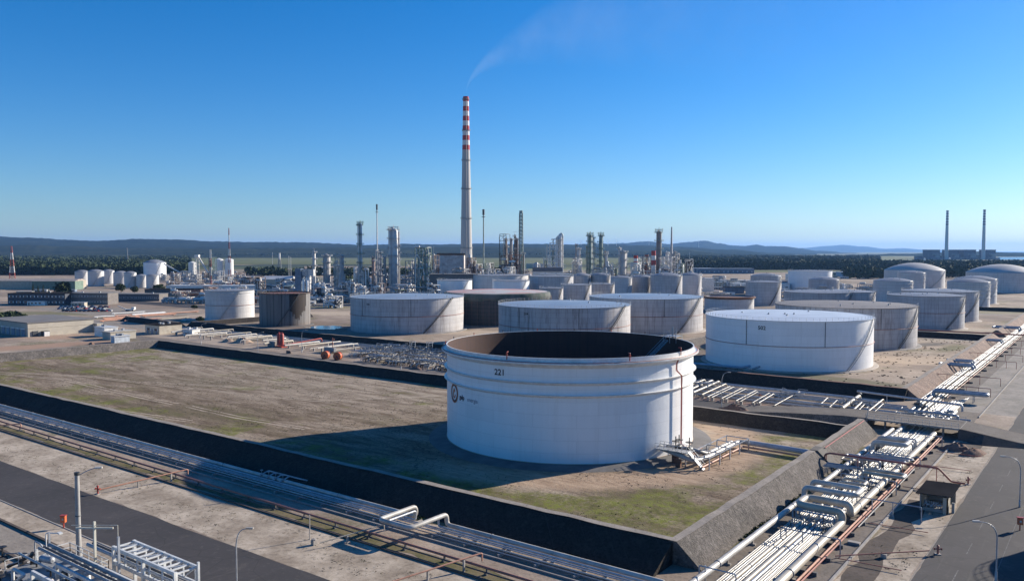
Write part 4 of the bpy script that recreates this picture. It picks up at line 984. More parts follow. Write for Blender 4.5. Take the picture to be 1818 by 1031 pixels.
MB().pipe([(0,0,.6),(6,.8,.6),(11.0,10.2,.7)] if 0 else [(0,0,.6),(9.6,9.6,.6)], .09, 8).build('pipe', REDP, t); MB().box(4.6,4.5,0,5.3,5.1,.55).build('support', CONC, t)
for i, v in enumerate((111.0, 128.5, 152, 170, 183)):
    tag(MB().pipe([(-29.6,v,.35),(-21.6,v+.6,.35)], .06, 6).build('branch_pipe', REDP), f'thin rusty pipe lying across the sand to the road, {ORD[i]} from the bottom', 'pipe', 'thin rusty pipes across the sand verge')
# kerb walls
def kerb(label, p, q, h, w=.25, m=CONC, group='low concrete kerbs'):
    return tag(MB().bar((p[0],p[1],h/2-.02), (q[0],q[1],h/2-.02), w, h+.04).build('kerb', m, smooth=False), label, 'kerb', group)
kerb('long low kerb between the sandy verge and the right-hand corridor', (-28.0,88), (-28.0,196), .35)
kerb('long low kerb along the sand verge just below the red pipe', (-260,77.8), (-40,77.8), .22, .35, mat('brown_kerb', (.12,.09,.07), (.07,.055,.045), .3, .9))
kerb('low kerb between the red pipe and the white pipes in front of the near bund', (-260,84.3), (-44,84.3), .25, .2)
kerb('dark low kerb along the upper side of the concrete path at the lower left', (-260,51.3), (-40,51.3), .25, .4, MC['brown_kerb'])
kerb('dark low kerb along the lower side of the concrete path at the lower left', (-260,46.0), (-40,46.0), .25, .4, MC['brown_kerb'])
kerb('thin roadside kerb along the lower edge of the asphalt road on the left', (-260,55.6), (-22,55.6), .07, .2, CONC)
kerb('thin kerb along the corridor beyond the bridge', (-27.6,228), (-27.6,560), .3, .2)
# ---- pipes along the near bund
G2 = 'pipes in front of the near bund'
def near(label, v, r, z, m, u0=-262, u1=-43.5, loop=None, n=12, every=8.0):
    pts = [(u0, v, z)]
    if loop: a, b, vt, zt = loop; pts += [(a, v, z), (a, v, zt), (a, vt, zt), (b, vt, zt), (b, v, zt), (b, v, z)]
    pts.append((u1, v, z)); k_ = int((u1-u0)/every)
    return pipe_thing(label, pts, r, m, G2, [(u0+3+i*every, v, z) for i in range(k_) if not (loop and loop[0]-1 < u0+3+i*every < loop[1]+1)] if r > .15 else (), n, 'u', flange=[((u0+i*every*2, v, z), (u0+i*every*2+.15, v, z)) for i in range(1, k_//2)])
near('thick pale pipe nearest the bund foot, with the white square loop', 88.6, .34, .95, PWHITE, loop=(-84.6,-78.4,81.0,2.5), n=16)
near('medium pale pipe, second from the bund foot', 87.7, .17, .8, GALV, loop=(-83.8,-79.2,81.9,2.2))
near('thin grey pipe, third from the bund foot', 87.1, .11, .75, GALV)
near('thin grey pipe, fourth from the bund foot', 86.7, .09, .7, GALV)
near('thin pale pipe, fifth from the bund foot', 86.1, .1, .6, PWHITE)
near('thin dark pipe, farthest from the bund foot', 85.4, .08, .5, GREY)
for i in range(36):
    u = -258+i*6.0
    tag(MB().box(u-.15, 84.9, .01, u+.15, 89.3, .42).build('pipe_sleeper', CONC), 'low concrete beam under the pale pipes in front of the near bund', 'pipe support', 'concrete beams under the near pipes')
t = thing('pipeline', 'long rust-red pipe running parallel to the asphalt road', 'pipe', (-262,80.6,0))
MB().pipe([(0,0,.85),(222,-1.2,.85)], .17, 12).build('pipe', mat('rust_red_pipe', (.36,.15,.11), (.25,.12,.09), .3, .6), t)
for i in range(31):
    sup(MB(), 4+i*7.2, -.02-i*.039, .2, .9, 'u', .4).build('support', DCONC, t)
tag(MB().pipe([(-262,79.6,.45),(-44,79.0,.45)], .1, 8).build('pipeline', DGREY), 'thin dark pipe beside the long rust-red pipe', 'pipe')
def branch(label, p0, p1, z, m, r=.11, legs=1, post=None):
    t = thing('branch_pipe', label, 'pipe', (p0[0], p0[1], 0)); d = (p1[0]-p0[0], p1[1]-p0[1])
    MB().pipe([(0,0,.75),(d[0],d[1],z),(d[0],d[1],.85)], r, 8, .25).build('pipe', m, t)
    for q in (.42, .8)[:legs]:
        MB().box(d[0]*q-.12, d[1]*q-.12, 0, d[0]*q+.12, d[1]*q+.12, .75+(z-.75)*q-.1).build('support', CONC, t)
    return t
branch('pale orange branch pipe from the red hydrant up over the rust-red pipe', (-137.4,67.2), (-134.0,81.3), 1.7, SALM, .12, 2)
branch('orange branch pipe at the bottom edge rising over the rust-red pipe', (-70.5,68.5), (-65.6,81.0), 1.9, SALM, .11, 2)
branch('thin cream pipe from the grey box to the white square loop', (-87.8,72.8), (-84.2,81.6), 1.7, CREAM, .08, 1)
branch('thin pale pipe with a corner at the far left edge', g(-60,765), g(37,752,1.6), 1.6, SALM, .12, 1)
tag(MB().bar((-91.6,74.2,0),(-91.6,74.2,3.6),.12).build('marker_post', CONC), 'slim pale post beside the rust-red pipe', 'post')
tag(MB().box(-89.8,72.9,0,-89.2,73.5,.7).lathe([(.35,0),(.35,.15),(.1,.2)],8,(-89.5,73.2,.7)).build('junction_box', CONC), 'small pale concrete box at the foot of the slim post', 'box')
# ghost of valves in the tank shadow
t = thing('valve_group', 'pale valve group on the near pipes inside the tank shadow', 'valves', (-122,87.5,0))
for i in range(4): MB().pipe([(i*2,0,1),(i*2,2.2,1.6),(i*2+3,2.2,1.6),(i*2+3,3.6,1.0)], .12, 8, .4).build('pipe', GALV, t); valve_mb(MB(), i*2, .8, 1.2, 1).build('valve', GREY, t)
# ---- tank 221 inlet pipework
o = (-66.5,142.5)
t = thing('inlet_pipework', 'white inlet pipes with valves and guard rails at the foot of the open tank', 'pipes', (o[0], o[1], 0))
MB().pipe([(-6.3,2.5,2.4),(-2.5,0.5,2.4),(0.5,-.6,2.1),(2.4,.6,1.2),(2.9,6,1.1),(2.9,21.4,1.1),(5,21.6,1.1)], .5, 16, 1.6).build('inlet_pipe', PWHITE, t)
MB().pipe([(-6.0,4.5,2.2),(-1.5,4.5,2.4),(1.0,5.0,2.2),(1.6,8.0,1.0),(1.6,20.5,1.0)], .42, 14, 1.4).build('inlet_pipe', PWHITE, t)
MB().pipe([(4.4,-.5,.6),(4.4,20.0,.6),(18.5,19.3,.6)], .2, 10).build('drain_pipe', SALM, t)
MB().pipe([(5,21.6,1.15),(17.6,20.9,1.15)], .55, 16).build('sleeve_pipe', mat('blue_grey_sleeve', (.38,.43,.5), (.3,.33,.38)), t)
MB().pipe([(17.4,20.9,1.15),(21.2,20.6,1.15)], .5, 14).build('sleeve_pipe', mat('brown_sleeve', (.16,.1,.085), (.12,.08,.07)), t)
fr_ = MB()
for v in (0.5, 5.5, 10.5, 15.5, 20.5):
    for u in (.6, 5.4): fr_.bar((u, v, 0), (u, v, 2.3), .2)
    fr_.bar((.6, v, 2.25), (5.4, v, 2.25), .16)
fr_.bar((5.4, .5, 2.25), (5.4, 20.5, 2.25), .14).bar((.6, .5, 2.25), (.6, 20.5, 2.25), .14)
fr_.build('guard_frame', GALV, t)
pl = MB().box(-5.0, -1.2, 2.9, 1.5, 1.0, 3.0)
for k_ in range(8):
    pl.bar((-5+k_*.93, 1.0, 3), (-5+k_*.93, 1.0, 4.0), .06); pl.bar((-5+k_*.93, -1.2, 3), (-5+k_*.93, -1.2, 4.0), .06)
for z in (3.5, 4.0): pl.bar((-5, 1, z), (1.5, 1, z), .06).bar((-5, -1.2, z), (1.5, -1.2, z), .06)
pl.bar((1.5,-.1,3.0), (4.6,-.1,.1), .9, .1).bar((1.5,.4,4), (4.6,.4,1.1), .06).bar((1.5,-.6,4), (4.6,-.6,1.1), .06)
pl.build('walkway', GALV, t)
for (x, y, h) in ((-1.6, .8, 2.0), (-.2, 3.9, 1.4), (-2.6, 4.4, 1.5)):
    MB().cyl((x, y, 2.4), (x, y, 2.4+h+1), .11, n=8).lathe([(.1,0),(.75,0),(.75,.1),(.1,.1)], 14, (x, y, 2.4+h)).cyl((x,y-.5,2.4),(x,y+.5,2.4), .62, n=12).build('gate_valve', BLACK, t)
for q_ in ((-2.5,1.0,0,-1.5,2.0,1.9),(.2,3.4,0,1.0,4.4,1.9),(-.6,-1.4,0,.4,-.8,1.6)): MB().box(*q_).build('support', RUST, t)
MB().pipe([(-5,6,1),(-2,9,.6),(-2,14,.6)], .12, 8).build('drain_pipe', REDP, t)
# tank 502 fittings
t = thing('inlet_pipework', 'pale inlet pipe and dark mixer at the shaded foot of tank 502', 'pipes', (g(1340,655)[0], g(1340,655)[1], 0))
MB().pipe([(0,2,1.6),(0,-1,1.6),(-3,-4,.7),(-30,-4,.7)], .45, 12, 1.2).build('pipe', mat('blue_grey_sleeve', (.38,.43,.5)), t)
MB().pipe([(3,2,1.6),(3,-1.5,1.6),(1,-4.8,.7)], .35, 12, 1.2).build('pipe', GALV, t)
m_ = MB()
for k_ in range(10): m_.bar((-3+k_, .2, 0), (-3+k_, .2, 3+1.4*math.sin(k_)), .16)
m_.bar((-3,.2,2.2),(6,.2,2.2),.16).bar((-3,.2,3.2),(6,.2,3.2),.1).cyl((1,0,1.5),(1,-1.6,1.5),.7,n=10); m_.build('mixer', DGREY, t)
# salmon pipe lying on the right bund and concrete saddle
tag(MB().pipe([(-45.2,161,3.1),(-45.6,192,3.15)], .09, 8).build('pipeline', RED), 'bright red pipe lying along the crest of the right-hand bund', 'pipe')
sad = MB(); rowA = [(-50.4,0),(-47.1,3.16),(-45.6,3.16),(-42.2,0.0)]
for vv in (157.5, 161.0): sad.v += [(a-.0, vv, b) for a, b in rowA]+[(a, vv, b-.5) for a, b in rowA]
for k_ in range(3): sad.f += [(k_, k_+1, k_+9, k_+8), (k_+5, k_+4, k_, k_+1)[::-1], (k_+8, k_+9, k_+13, k_+12)[::-1]]
tag(sad.build('concrete_saddle', mat('new_concrete', (.13,.118,.105), (.095,.085,.078), 1.2, .9), smooth=False), 'pale new concrete strip over the right-hand bund where pipes cross', 'concrete strip')
# ---- bridge
t = thing('road_bridge', 'concrete road bridge with a rail over the pipe corridor', 'bridge', (-37.2,204.3,0))
MB().box(-9.6,-5.1,1.95,9.6,5.1,2.35).build('deck', CONC, t, smooth=False)
MB().box(-9.5,-4.4,2.36,9.5,4.6,2.375).build('road_surface', patch_mat('crossing_asphalt', (.17,.15,.13), (.12,.105,.095), .25), t, smooth=False)
for s in (-1, 1): MB().box(s*9.5-.3,-5.0,-.1,s*9.5+.3,5.0,1.94).build('abutment', DCONC, t, smooth=False)
rl = MB()
for k_ in range(14): rl.bar((-9.4+k_*1.44,-5.0,2.3), (-9.4+k_*1.44,-5.0,3.4), .07)
for z in (2.85, 3.4): rl.bar((-9.4,-5.0,z), (9.4,-5.0,z), .06)
rl.build('railing', GALV, t)
rl = MB()
for k_ in range(14): rl.bar((-9.4+k_*1.44,5.0,2.3), (-9.4+k_*1.44,5.0,3.2), .07)
rl.bar((-9.4,5.0,3.2), (9.4,5.0,3.2), .06).build('railing', GALV, t)
for k_ in range(3): MB().bar((-6+k_*6,-3,0),(-6+k_*6,-3,1.94),.4).build('pier', CONC, t)
# ---- pipes along v=214..234 behind the cross road and corridor 2
G3 = 'pipes along the crossing road'
for i, (v, r, z, u0, u1, m) in enumerate([(213.5,.22,.8,-145,-30,GALV),(215.5,.16,.7,-145,-34,PWHITE),(218,.3,.9,-150,-28,GALV),(220.5,.14,.7,-150,-40,CREAM),(223,.35,.95,-150,-45,GALV),(226,.28,.9,-150,-43,PWHITE),(229,.2,.8,-150,-44,GALV),(232,.42,1.1,-104,-58,GALV)]):
    pipe_thing(f'{"thick" if r>.25 else "thin"} pipe along the crossing road, {ORD[i]} counted from the road', [(u0,v,z),(u1,v,z)], r, m, G3, [(u0+4+k_*9, v, z) for k_ in range(int((u1-u0-4)/9))], 10, 'u')
G4 = 'slanting branch pipes beyond the open tank'
brs = [(-101,212,232,.28),(-98.5,212,232,.3),(-96,213,231,.35),(-93,212,229,.2),(-90.5,210,226,.13),(-89.3,210,226,.11),(-86.5,210,225,.13),(-85.3,210,225,.11),(-82,209,224,.12),(-80.8,209,222,.1),(-77.5,209,222,.12),(-76,209.5,221,.16),(-71.5,208.5,229,.13),(-62.5,218,224,.14),(-59.5,215,222,.12),(-56.0,213.5,230,.45),(-53.4,214,222,.25),(-52.3,214,221,.14),(-50.0,213,230,.2),(-48.6,213,224,.12)]
for i, (u, v0, v1, r) in enumerate(brs):
    t = thing('branch_pipe', f'white slanting pipe, {ORD[i]} from the left in the row beyond the open tank', 'pipe', (u, v0, 0), 0, G4)
    MB().pipe([(0,0,.9+r),(0,v1-v0,1.7+r),(0,v1-v0+1.2,.8)], r, 10, .6).build('pipe', PWHITE if i % 3 else CREAM, t)
    MB().box(-.3,.5,0,.3,1.1,.9).build('support', CONC, t); valve_mb(MB(), 0, (v1-v0)*.35, 1.3, .9).build('valve', GREY, t)
# pipes crossing beyond the bridge: corridor continues to the horizon
G5 = 'pipes in the corridor beyond the bridge'
for i, (u, r, z, v0, v1, m) in enumerate([(-43.0,.18,1,240,560,PWHITE),(-42.3,.22,1,236,560,PWHITE),(-41.2,.42,1.2,232,580,PWHITE),(-40.2,.2,1,232,560,CREAM),(-39.4,.34,1.1,228,580,PWHITE),(-38.6,.16,.9,226,560,CREAM),(-37.9,.1,.8,226,560,SALM)]):
    t = pipe_thing(f'{"thick" if r>.25 else "thin"} {"white" if m is PWHITE else "cream" if m is CREAM else "salmon"} pipe beyond the bridge, {ORD[i]} from the left', [(u,v0,z),(u,312+i*1.2,z),(u,312+i*1.2,2.4),(u+.01,313.5+i*1.2,2.4),(u,313.5+i*1.2,z),(u,v1,z)] if 0 else [(u,v0,z),(u,v1,z)], r, m, G5, [(u, v0+3+k_*12, z) for k_ in range(int((v1-v0)/12))], 10)
def hloop(label, v, ua, ub, r, z, m, dv=3.0, n=12):
    t = thing('expansion_loop', label, 'pipe loop', (ua, v, 0), 0, 'pipe loops beyond the bridge'); d = ub-ua
    MB().pipe([(0,0,1.1),(0,0,z),(d,0,z),(d,dv,z),(0,dv,z),(0,dv,1.1)], r, n).build('pipe', m, t)
    for q in (.3, .75):
        for w_ in (0, dv): MB().bar((d*q,w_,0),(d*q,w_,z-r),.18).build('support', GALV, t)
hloop('long thick grey pipe loop right of the corridor just beyond the bridge', 249, -41.2, -28.4, .5, 2.4, GALV, 2.6)
hloop('grey pipe loop sticking out left of the corridor, nearest of the left ones', 308, -39.4, -49.5, .42, 2.6, GALV, 4)
hloop('grey pipe loop sticking out left of the corridor, second of the left ones', 320, -41.2, -49.0, .36, 2.6, GALV, 4)
hloop('grey pipe loop sticking out left of the corridor, third of the left ones', 402, -41.0, -49.0, .36, 2.6, GALV, 5)
hloop('grey pipe loop far up the corridor by the second crossing road', 470, -40.6, -52.0, .4, 2.8, GALV, 8)
for i, v in enumerate((262, 285, 330, 352, 378, 410, 440)):
    portal(f'thin rusty frame across the corridor beyond the bridge, {ORD[i]} from the bridge', -46.5 if i % 2 else -41, -29.0, v, 2.4, REDP, .08, grp='thin rusty frames beyond the bridge')
for i in range(12):
    tag(MB().box(-44,238+i*16,.01,-36.5,238.5+i*16,.5).build('pipe_sleeper', DCONC), 'concrete beam under the pipes beyond the bridge', 'pipe support', 'concrete beams beyond the bridge')
for i in range(9):
    u = -42.5+i*1.25; pipe_thing(f'short white pipe crossing the pit just beyond the bridge, {ORD[i]} from the left', [(u,210,.9),(u,214+i*1.2,.9),(u,214+i*1.2,1.7),(u+ (1.5 if i%2 else -1.2),214+i*1.2,1.7),(u+(1.5 if i%2 else -1.2),222+i*.6,1.7)], .12+.09*((i*7)%3), (PWHITE, CREAM, GALV)[i%3], 'short pipes in the pit beyond the bridge')
tag(MB().pipe([(-58,240,1.0),(-58,236,2.4),(-45,233,2.4),(-31.5,230,2.4),(-31.5,230,.8)], .3, 10).bar((-38,231.5,0),(-38,231.5,2.2),.15).bar((-50,234.2,0),(-50,234.2,2.2),.15).build('pipeline', GALV), 'long grey pipe stepping over the row of pipes beyond the bridge', 'pipe')
tag(MB().pipe([(-45,217.5,2.0),(-30.5,216.5,2.0),(-30.5,216.5,.6)], .34, 12).bar((-42,217.3,0),(-42,217.3,1.8),.15).bar((-35,217,0),(-35,217,1.8),.15).build('pipeline', GALV), 'raised grey pipe crossing right behind the bridge', 'pipe')
# ---- white branch pipes between the far bund and tank 506
G6 = 'white branch pipes on the left behind the far bund'
rn = random.Random(5)
for i in range(24):
    u = -378+i*5.4; 
    if -290 < u < -283: continue
    v0 = 214+rn.uniform(-2, 8); L_ = rn.uniform(12, 24); r = rn.choice((.16, .22, .3, .42)); z = rn.uniform(.8, 1.8)
    t = thing('branch_pipe', f'white branch pipe behind the far bund, {ORD[len([o for o in bpy.data.objects if o.get("group")==G6])]} from the left', 'pipe', (u, v0, 0), 0, G6)
    MB().pipe([(0,0,.8),(0,.01+.4,z+r),(0,L_,z+r),(rn.choice((-1,1))*1.5,L_+1.5,.6)] if i % 2 else [(0,0,z+r),(0,L_,z+r),(0,L_,.4)], r, 8, .5).build('pipe', PWHITE if i % 4 else CREAM, t)
    MB().box(-.35,2,0,.35,2.6,z).build('support', CONC, t); MB().box(-.35,L_-3,0,.35,L_-2.4,z).build('support', CONC, t)
for i in range(5):
    tag(MB().pipe([(-410,232+i*2.2,.7),(-170,236+i*2.2,.7)], .2+.05*(i % 2), 8, 0).build('pipeline', (PWHITE, CREAM, GALV)[i % 3]), f'long low pipe at the foot of the 506 bund, {ORD[i]} from the front', 'pipe', 'long low pipes in front of tank 506')
# ---- manifold field
G7 = 'pipe manifolds left of the open tank'
def manifold(label, u, v, w, d, seed, dark=.6):
    rn = random.Random(seed); t = thing('pipe_manifold', label, 'manifold', (u, v, 0), 0, G7)
    a, b, c_, v_ = MB(), MB(), MB(), MB()
    for i in range(int(w/.9)):
        x = i*.9+rn.uniform(-.1,.1); z = rn.uniform(.5, 1.3); r = rn.choice((.09,.12,.18,.24)); q = [a, b][rn.random() < dark]
        q.pipe([(x,0,.1),(x,.3,z),(x,d*rn.uniform(.4,1),z),(x,d*rn.uniform(.4,1)+.5,rn.uniform(.2,2.4))], r, 6, .3)
        for k_ in range(2):
            valve_mb(v_, x, rn.uniform(.8,d), z, rn.uniform(.8,1.5))
        if rn.random() < .5: c_.pipe([(x,d*.5,.1),(x,d*.5,rn.uniform(1.8,3.2)),(x+rn.uniform(1.5,4),d*.5,rn.uniform(1.8,3.2))], .07, 6, .2)
    for k_ in range(3): c_.pipe([(0,d*(k_+.5)/3,rn.uniform(1.0,2.6)),(w,d*(k_+.5)/3,rn.uniform(1.0,2.6))], rn.choice((.1,.16,.22)), 6)
    a.build('pipes', PWHITE, t); b.build('pipes', BLACK, t); v_.build('valves', mat('valve_green_black', (.05,.055,.055), (.3,.3,.3), 1.5, .5, lo=.5, hi=.55), t); c_.build('crossing_pipes', GALV, t)
    return t
mi = 0
ROWN = ('front row', 'second row', 'third row', 'back row')
for row, v in enumerate((207.5, 216, 225, 235)):
    for k_ in range(6):
        u = -238+k_*12+row*-4
        if row == 0 and k_ < 1: continue
        manifold(f'tangle of white and black valved pipes, {ROWN[row]}, {ORD[k_]} from the left', u, v, 11, 7.5, 100+mi); mi += 1
manifold('cluster of white pipes with few valves right behind the open tank, left half', -112, 211, 9, 9, 301, .12)
manifold('cluster of white pipes with few valves right behind the open tank, right half', -104, 222, 9, 9, 302, .12)
manifold('small pipe and valve cluster at the bridge end of the crossing road pipes', -58, 219, 8, 7, 303, .3)
manifold('small pipe and valve cluster in the middle of the crossing road pipes', -76, 222, 7, 6, 304, .3)
# tall fittings above the manifold field
for i in range(9):
    u, v = -232+i*7.5, 240+(i % 3)*2
    tag(MB().bar((u,v,0),(u,v,4.5),.2).bar((u+3,v,0),(u+3,v,4.5),.2).bar((u,v,4.4),(u+3,v,4.4),.16).bar((u,v,3.2),(u+3,v,3.2),.1).pipe([(u+1,v,0),(u+1,v,3.8),(u+1,v+3,3.8)],.12,6,.3).build('pipe_rack', GALV), f'small grey pipe frame at the back of the manifolds, {ORD[i]} from the left', 'pipe rack', 'small frames behind the manifolds')
# ---- red extinguisher vessels, orange reels
c0 = g(498,616)
t = thing('foam_station', 'pair of tall red foam vessels on a skid with a long red pipe', 'foam station', (c0[0], c0[1], 0))
for s in (-1.0, 1.0):
    MB().vessel(s*1.0, 0, 1.0, 6.0, .85, 16).lathe([(.87,2.3),(.92,2.4),(.87,2.5)],16,(s*1.0,0,0)).build('vessel', RED, t)
    MB().bar((s-.6,-.6,0),(s-.6,-.6,1.3),.12).bar((s+.6,-.6,0),(s+.6,-.6,1.3),.12).bar((s-.6,.6,0),(s-.6,.6,1.3),.12).bar((s+.6,.6,0),(s+.6,.6,1.3),.12).build('leg', RED, t)
    MB().pipe([(s,0,6.0),(s,0,6.5),(s+.5,0,6.5),(s+.9,0,6.0)], .08, 6, .15).build('pipe', RED, t)
MB().pipe([(-1,-1,1.2),(2,-1,1.0),(2.5,1,1.0),(2.5,20,2.2),(2.5,20.6,.4)], .3, 10).build('pipe', RED, t)
MB().box(-6.2,-1.2,0,-2.4,1.0,2.3).build('cabinet', CONC, t); MB().box(-2.4,-1.4,0,2.6,1.4,.5).build('skid', RED, t)
def reel(label, c, rz, r=1.55, w=1.7, m=ORNG):
    t = thing('hose_reel', label, 'reel', (c[0], c[1], 0), rz, 'orange reels behind the far bund')
    MB().cyl((-w/2,0,r), (w/2,0,r), r*.93, n=28).build('drum', m, t)
    for s in (-1, 1):
        MB().pipe([(s*w/2,0,r),(s*(w/2+.1),0,r)], r, 28, 0).build('flange', m if s < 0 else RED, t)
        MB().pipe([(s*(w/2+.1),0,r),(s*(w/2+.35),0,r)], .22, 10, 0).bar((s*(w/2+.3),0,r),(s*(w/2+.3),-1.0,0),.14).bar((s*(w/2+.3),0,r),(s*(w/2+.3),1.0,0),.14).build('stand', DGREY, t)
    MB().lathe([(r*.3, 0), (r*.3, .06), (.01, .06)], 12).build('hub_plate', GREY, t).location = (0,0,-.03)
    return t
reel('orange reel behind the far bund, left one of the two', g(578,637), R_(115)); reel('orange reel behind the far bund, right one of the two', g(600,639), R_(115))
tag(MB().box(-1.2,-.1,0,1.2,.1,1.1).cyl((-.9,0,.5),(-.9,.3,.5),.55,n=14).cyl((.9,0,.5),(.9,.3,.5),.55,n=14).build('cable_drum', BROWNST, loc=(*g(512,627),0)), 'two small dark discs of an empty drum left of the orange reels', 'drum')
t = thing('equipment_rack', 'dark grey rack with a red post behind the orange reels', 'rack', (*g(586,626),0))
MB().box(-3,-.6,.6,3,.6,2.2).build('cabinet', GREY, t); MB().box(-3,-.6,0,-2.7,.6,.6).box(2.7,-.6,0,3,.6,.6).build('leg', DGREY, t); MB().pipe([(1.6,0,0),(1.6,0,6.2)],.14,8).cyl((1.6,0,3.6),(1.6,0,4.2),.3,n=8).box(1.2,-.2,5.4,2.6,.2,5.7).build('post', REDP, t)
# ---- hut by the right-hand road
t = thing('equipment_shelter', 'small open-fronted hut with a dark sloping roof by the right-hand corridor', 'hut', (-24.9,140.8,0))
MB().box(0,7.4,0,4.0,7.6,2.5).box(0,.2,0,.15,7.4,2.5).build('wall', mat('hut_wall', (.3,.31,.29), (.2,.2,.19)), t, smooth=False)
MB().box(3.3,0,0,4.0,2.2,2.6).build('cabinet', CREAM, t, smooth=False)
MB().poly([(-.5,-.6,2.75),(4.6,-.6,2.95),(4.6,8.1,2.95),(-.5,8.1,2.75),(-.5,-.6,2.9),(4.6,-.6,3.1),(4.6,8.1,3.1),(-.5,8.1,2.9)], [(3,2,1,0),(4,5,6,7),(0,1,5,4),(1,2,6,5),(2,3,7,6),(3,0,4,7)]).build('roof', ROOFD, t, smooth=False)
for x, y in ((.1,.1),(3.9,.1),(3.9,7.4),(.1,7.4)): MB().bar((x,y,0),(x,y,2.8),.2).build('post', CONC, t)
q = MB(); rn = random.Random(8)
for i in range(9): q.cyl((.5+i*.33,.9+rn.random(),.1), (.5+i*.33,.9+rn.random()*.3,1.5), .11, n=6).cyl((.4+i*.33,.7,rn.uniform(.7,1.4)),(.75+i*.33,.7,rn.uniform(.7,1.4)),.12,n=8)
q.build('pump', GALV, t); MB().box(.3,.5,0,3.2,1.6,.5).build('plinth', CONC, t)
MB().box(4.3,1.4,0,4.7,1.8,1.6).build('switch_box', GREY, t)
tag(MB().box(-30.0,118.4,0,-28.4,119.2,.35).build('concrete_slab', CONC), 'small flat concrete slab beside the salmon pipes', 'slab')
# ---- lamp posts
def lamp(label, u, v, h, arm, rz, thick=False, group='street lamps'):
    t = thing('street_lamp', label, 'street lamp', (u, v, 0), rz, group)
    if thick:
        MB().cyl((0,0,0), (0,0,h), .34, .26, n=14).build('pole', mat('spun_concrete_pole', (.34,.33,.31), (.25,.24,.23), .8, .8), t)
        MB().lathe([(.3,h-.05),(.32,h+.3),(.01,h+.32)],14).build('cap', DGREY, t)
        for z in (h*.3, h*.62): MB().lathe([(.33,z),(.38,z+.05),(.33,z+.12)], 14).build('band', DGREY, t)
        MB().pipe([(0,0,h-.2),(arm*.6,0,h+.5),(arm,0,h+.75)], .05, 8, .4).build('arm', GALV, t); zz_ = h+.75
    else:
        MB().pipe([(0,0,0),(0,0,h*.8),(arm*.18,0,h*.93),(arm*.5,0,h),(arm,0,h+.15)], .09, 10, h*.1, .045).build('pole', GALV, t); zz_ = h+.15
        MB().lathe([(.16,0),(.14,1.2),(.1,1.25)],10).build('base_sleeve', GALV, t)
    MB().box(arm-.1,-.16,zz_-.06,arm+.75,.16,zz_+.12).build('lamp_head', PWHITE, t)
    return t
rp = lambda du, dv: math.atan2(dv, du)
RIGHT = rp(.8,.6)
lamp('concrete lamp pole with dark cap at the lower left corner', *at(127,99), 13.6, 2.2, RIGHT+R_(8), True, None)
lamp('slim curved street lamp at the bottom edge right of the steel frame', *at(411,94.5), 8.3, 1.3, RIGHT)
c_ = g(1768,1031); lamp('slim curved street lamp on the right-hand road near the bottom edge', *c_, 7.3, 2.2, RIGHT+math.pi-.1)
c_ = at(1823,129); lamp('slim street lamp at the right edge of the view', *c_, 8, 2.4, RIGHT+math.pi-.1)
for i, (px, py, L_) in enumerate([(458,631,'between the sand heap and the red vessels'),(357,611,'near the pale hut on the left'),(712,657,'in front of the pipe manifolds'),(1281,722,'just right of the open tank'),(536,626,'left of the orange reels')]):
    c_ = g(px, py); lamp('small street lamp '+L_+' behind the far bund', *c_, 9, 1.6, RIGHT, group='small lamps behind the far bund')
# mast pole beside the right corridor bridge
tag(MB().bar((-47.2,199.5,0),(-46.4,199.5,5.2),.16).bar((-47.0,199.5,0),(-47.0,199.5,3.4),.12).build('slanted_pole', GALV), 'slanted pale post at the left end of the bridge', 'post')
# fire cabinets
def firebox(label, u, v, rz=0):
    t = thing('fire_cabinet', label, 'fire cabinet', (u, v, 0), rz, 'red fire cabinets')
    MB().box(-.35,-.25,.9,.35,.25,1.9).build('cabinet', ORNG, t); MB().box(-.42,-.3,1.9,.42,.3,1.98).build('lid', RED, t)
    MB().bar((0,0,0),(0,0,.9),.14).build('post', RED, t); MB().box(-.12,-.262,1.25,.16,-.252,1.55).build('label_plate', PWHITE, t); return t
firebox('orange-red fire cabinet on a post beside the asphalt road at the left', *g(113,937), .6)
firebox('red fire cabinet at the right edge beside the perimeter road', -11.2, 139.3, .3)
# ---- steel structure at the lower left corner
t = thing('pipe_rack', 'large pale steel pipe rack with a ladder-like top at the bottom left', 'pipe rack', (-92,34,0))
def lad(mb, x0, x1, y0, y1, z, n, w=.22):
    mb.bar((x0,y0,z),(x1,y0,z),w,.35).bar((x0,y1,z),(x1,y1,z),w,.35)
    for i in range(n+1):
        x = x0+(x1-x0)*i/n; mb.bar((x,y0,z),(x,y1,z),w*.7)
        if i < n and i % 2 == 0: mb.bar((x,y0,z),(x+(x1-x0)/n,y1,z),w*.5)
    return mb
S1 = lad(MB(), 5.5, 17.6, 9.6, 11.9, 9.0, 10); S1.bar((5.5,9.6,7.4),(17.6,9.6,7.4),.22,.4).bar((5.5,11.9,7.4),(17.6,11.9,7.4),.2)
for i in range(6):
    x = 5.5+12.1*i/5; S1.bar((x,11.9,7.4),(x,11.9,9),.14).bar((x,9.6,7.4),(x,9.6,9),.14)
for i in range(5): S1.bar((5.5+12.1*i/5,11.9,7.4),(5.5+12.1*(i+1)/5,11.9,9),.1)
S1.build('top_frame', mat('pale_steel', (.68,.68,.66), (.45,.46,.45), .8, .45), t)
PST = mat('pale_steel', (.5,.52,.52))
S2 = lad(MB(), 3.5, 15.6, 4.6, 7.0, 8.2, 7, .26).bar((3.5,2.2,8.2),(15.6,2.2,8.2),.26,.4)
S2.bar((15.6,2.2,8.2),(15.6,7.0,8.2),.26); S2.build('lower_frame', PST, t)
leg_ = [(5.5,9.6),(17.6,9.6),(5.5,11.9),(17.6,11.9),(11.5,11.9),(11.5,9.6),(3.5,4.6),(15.6,4.6),(15.6,7.0),(3.5,2.2),(15.6,2.2)]
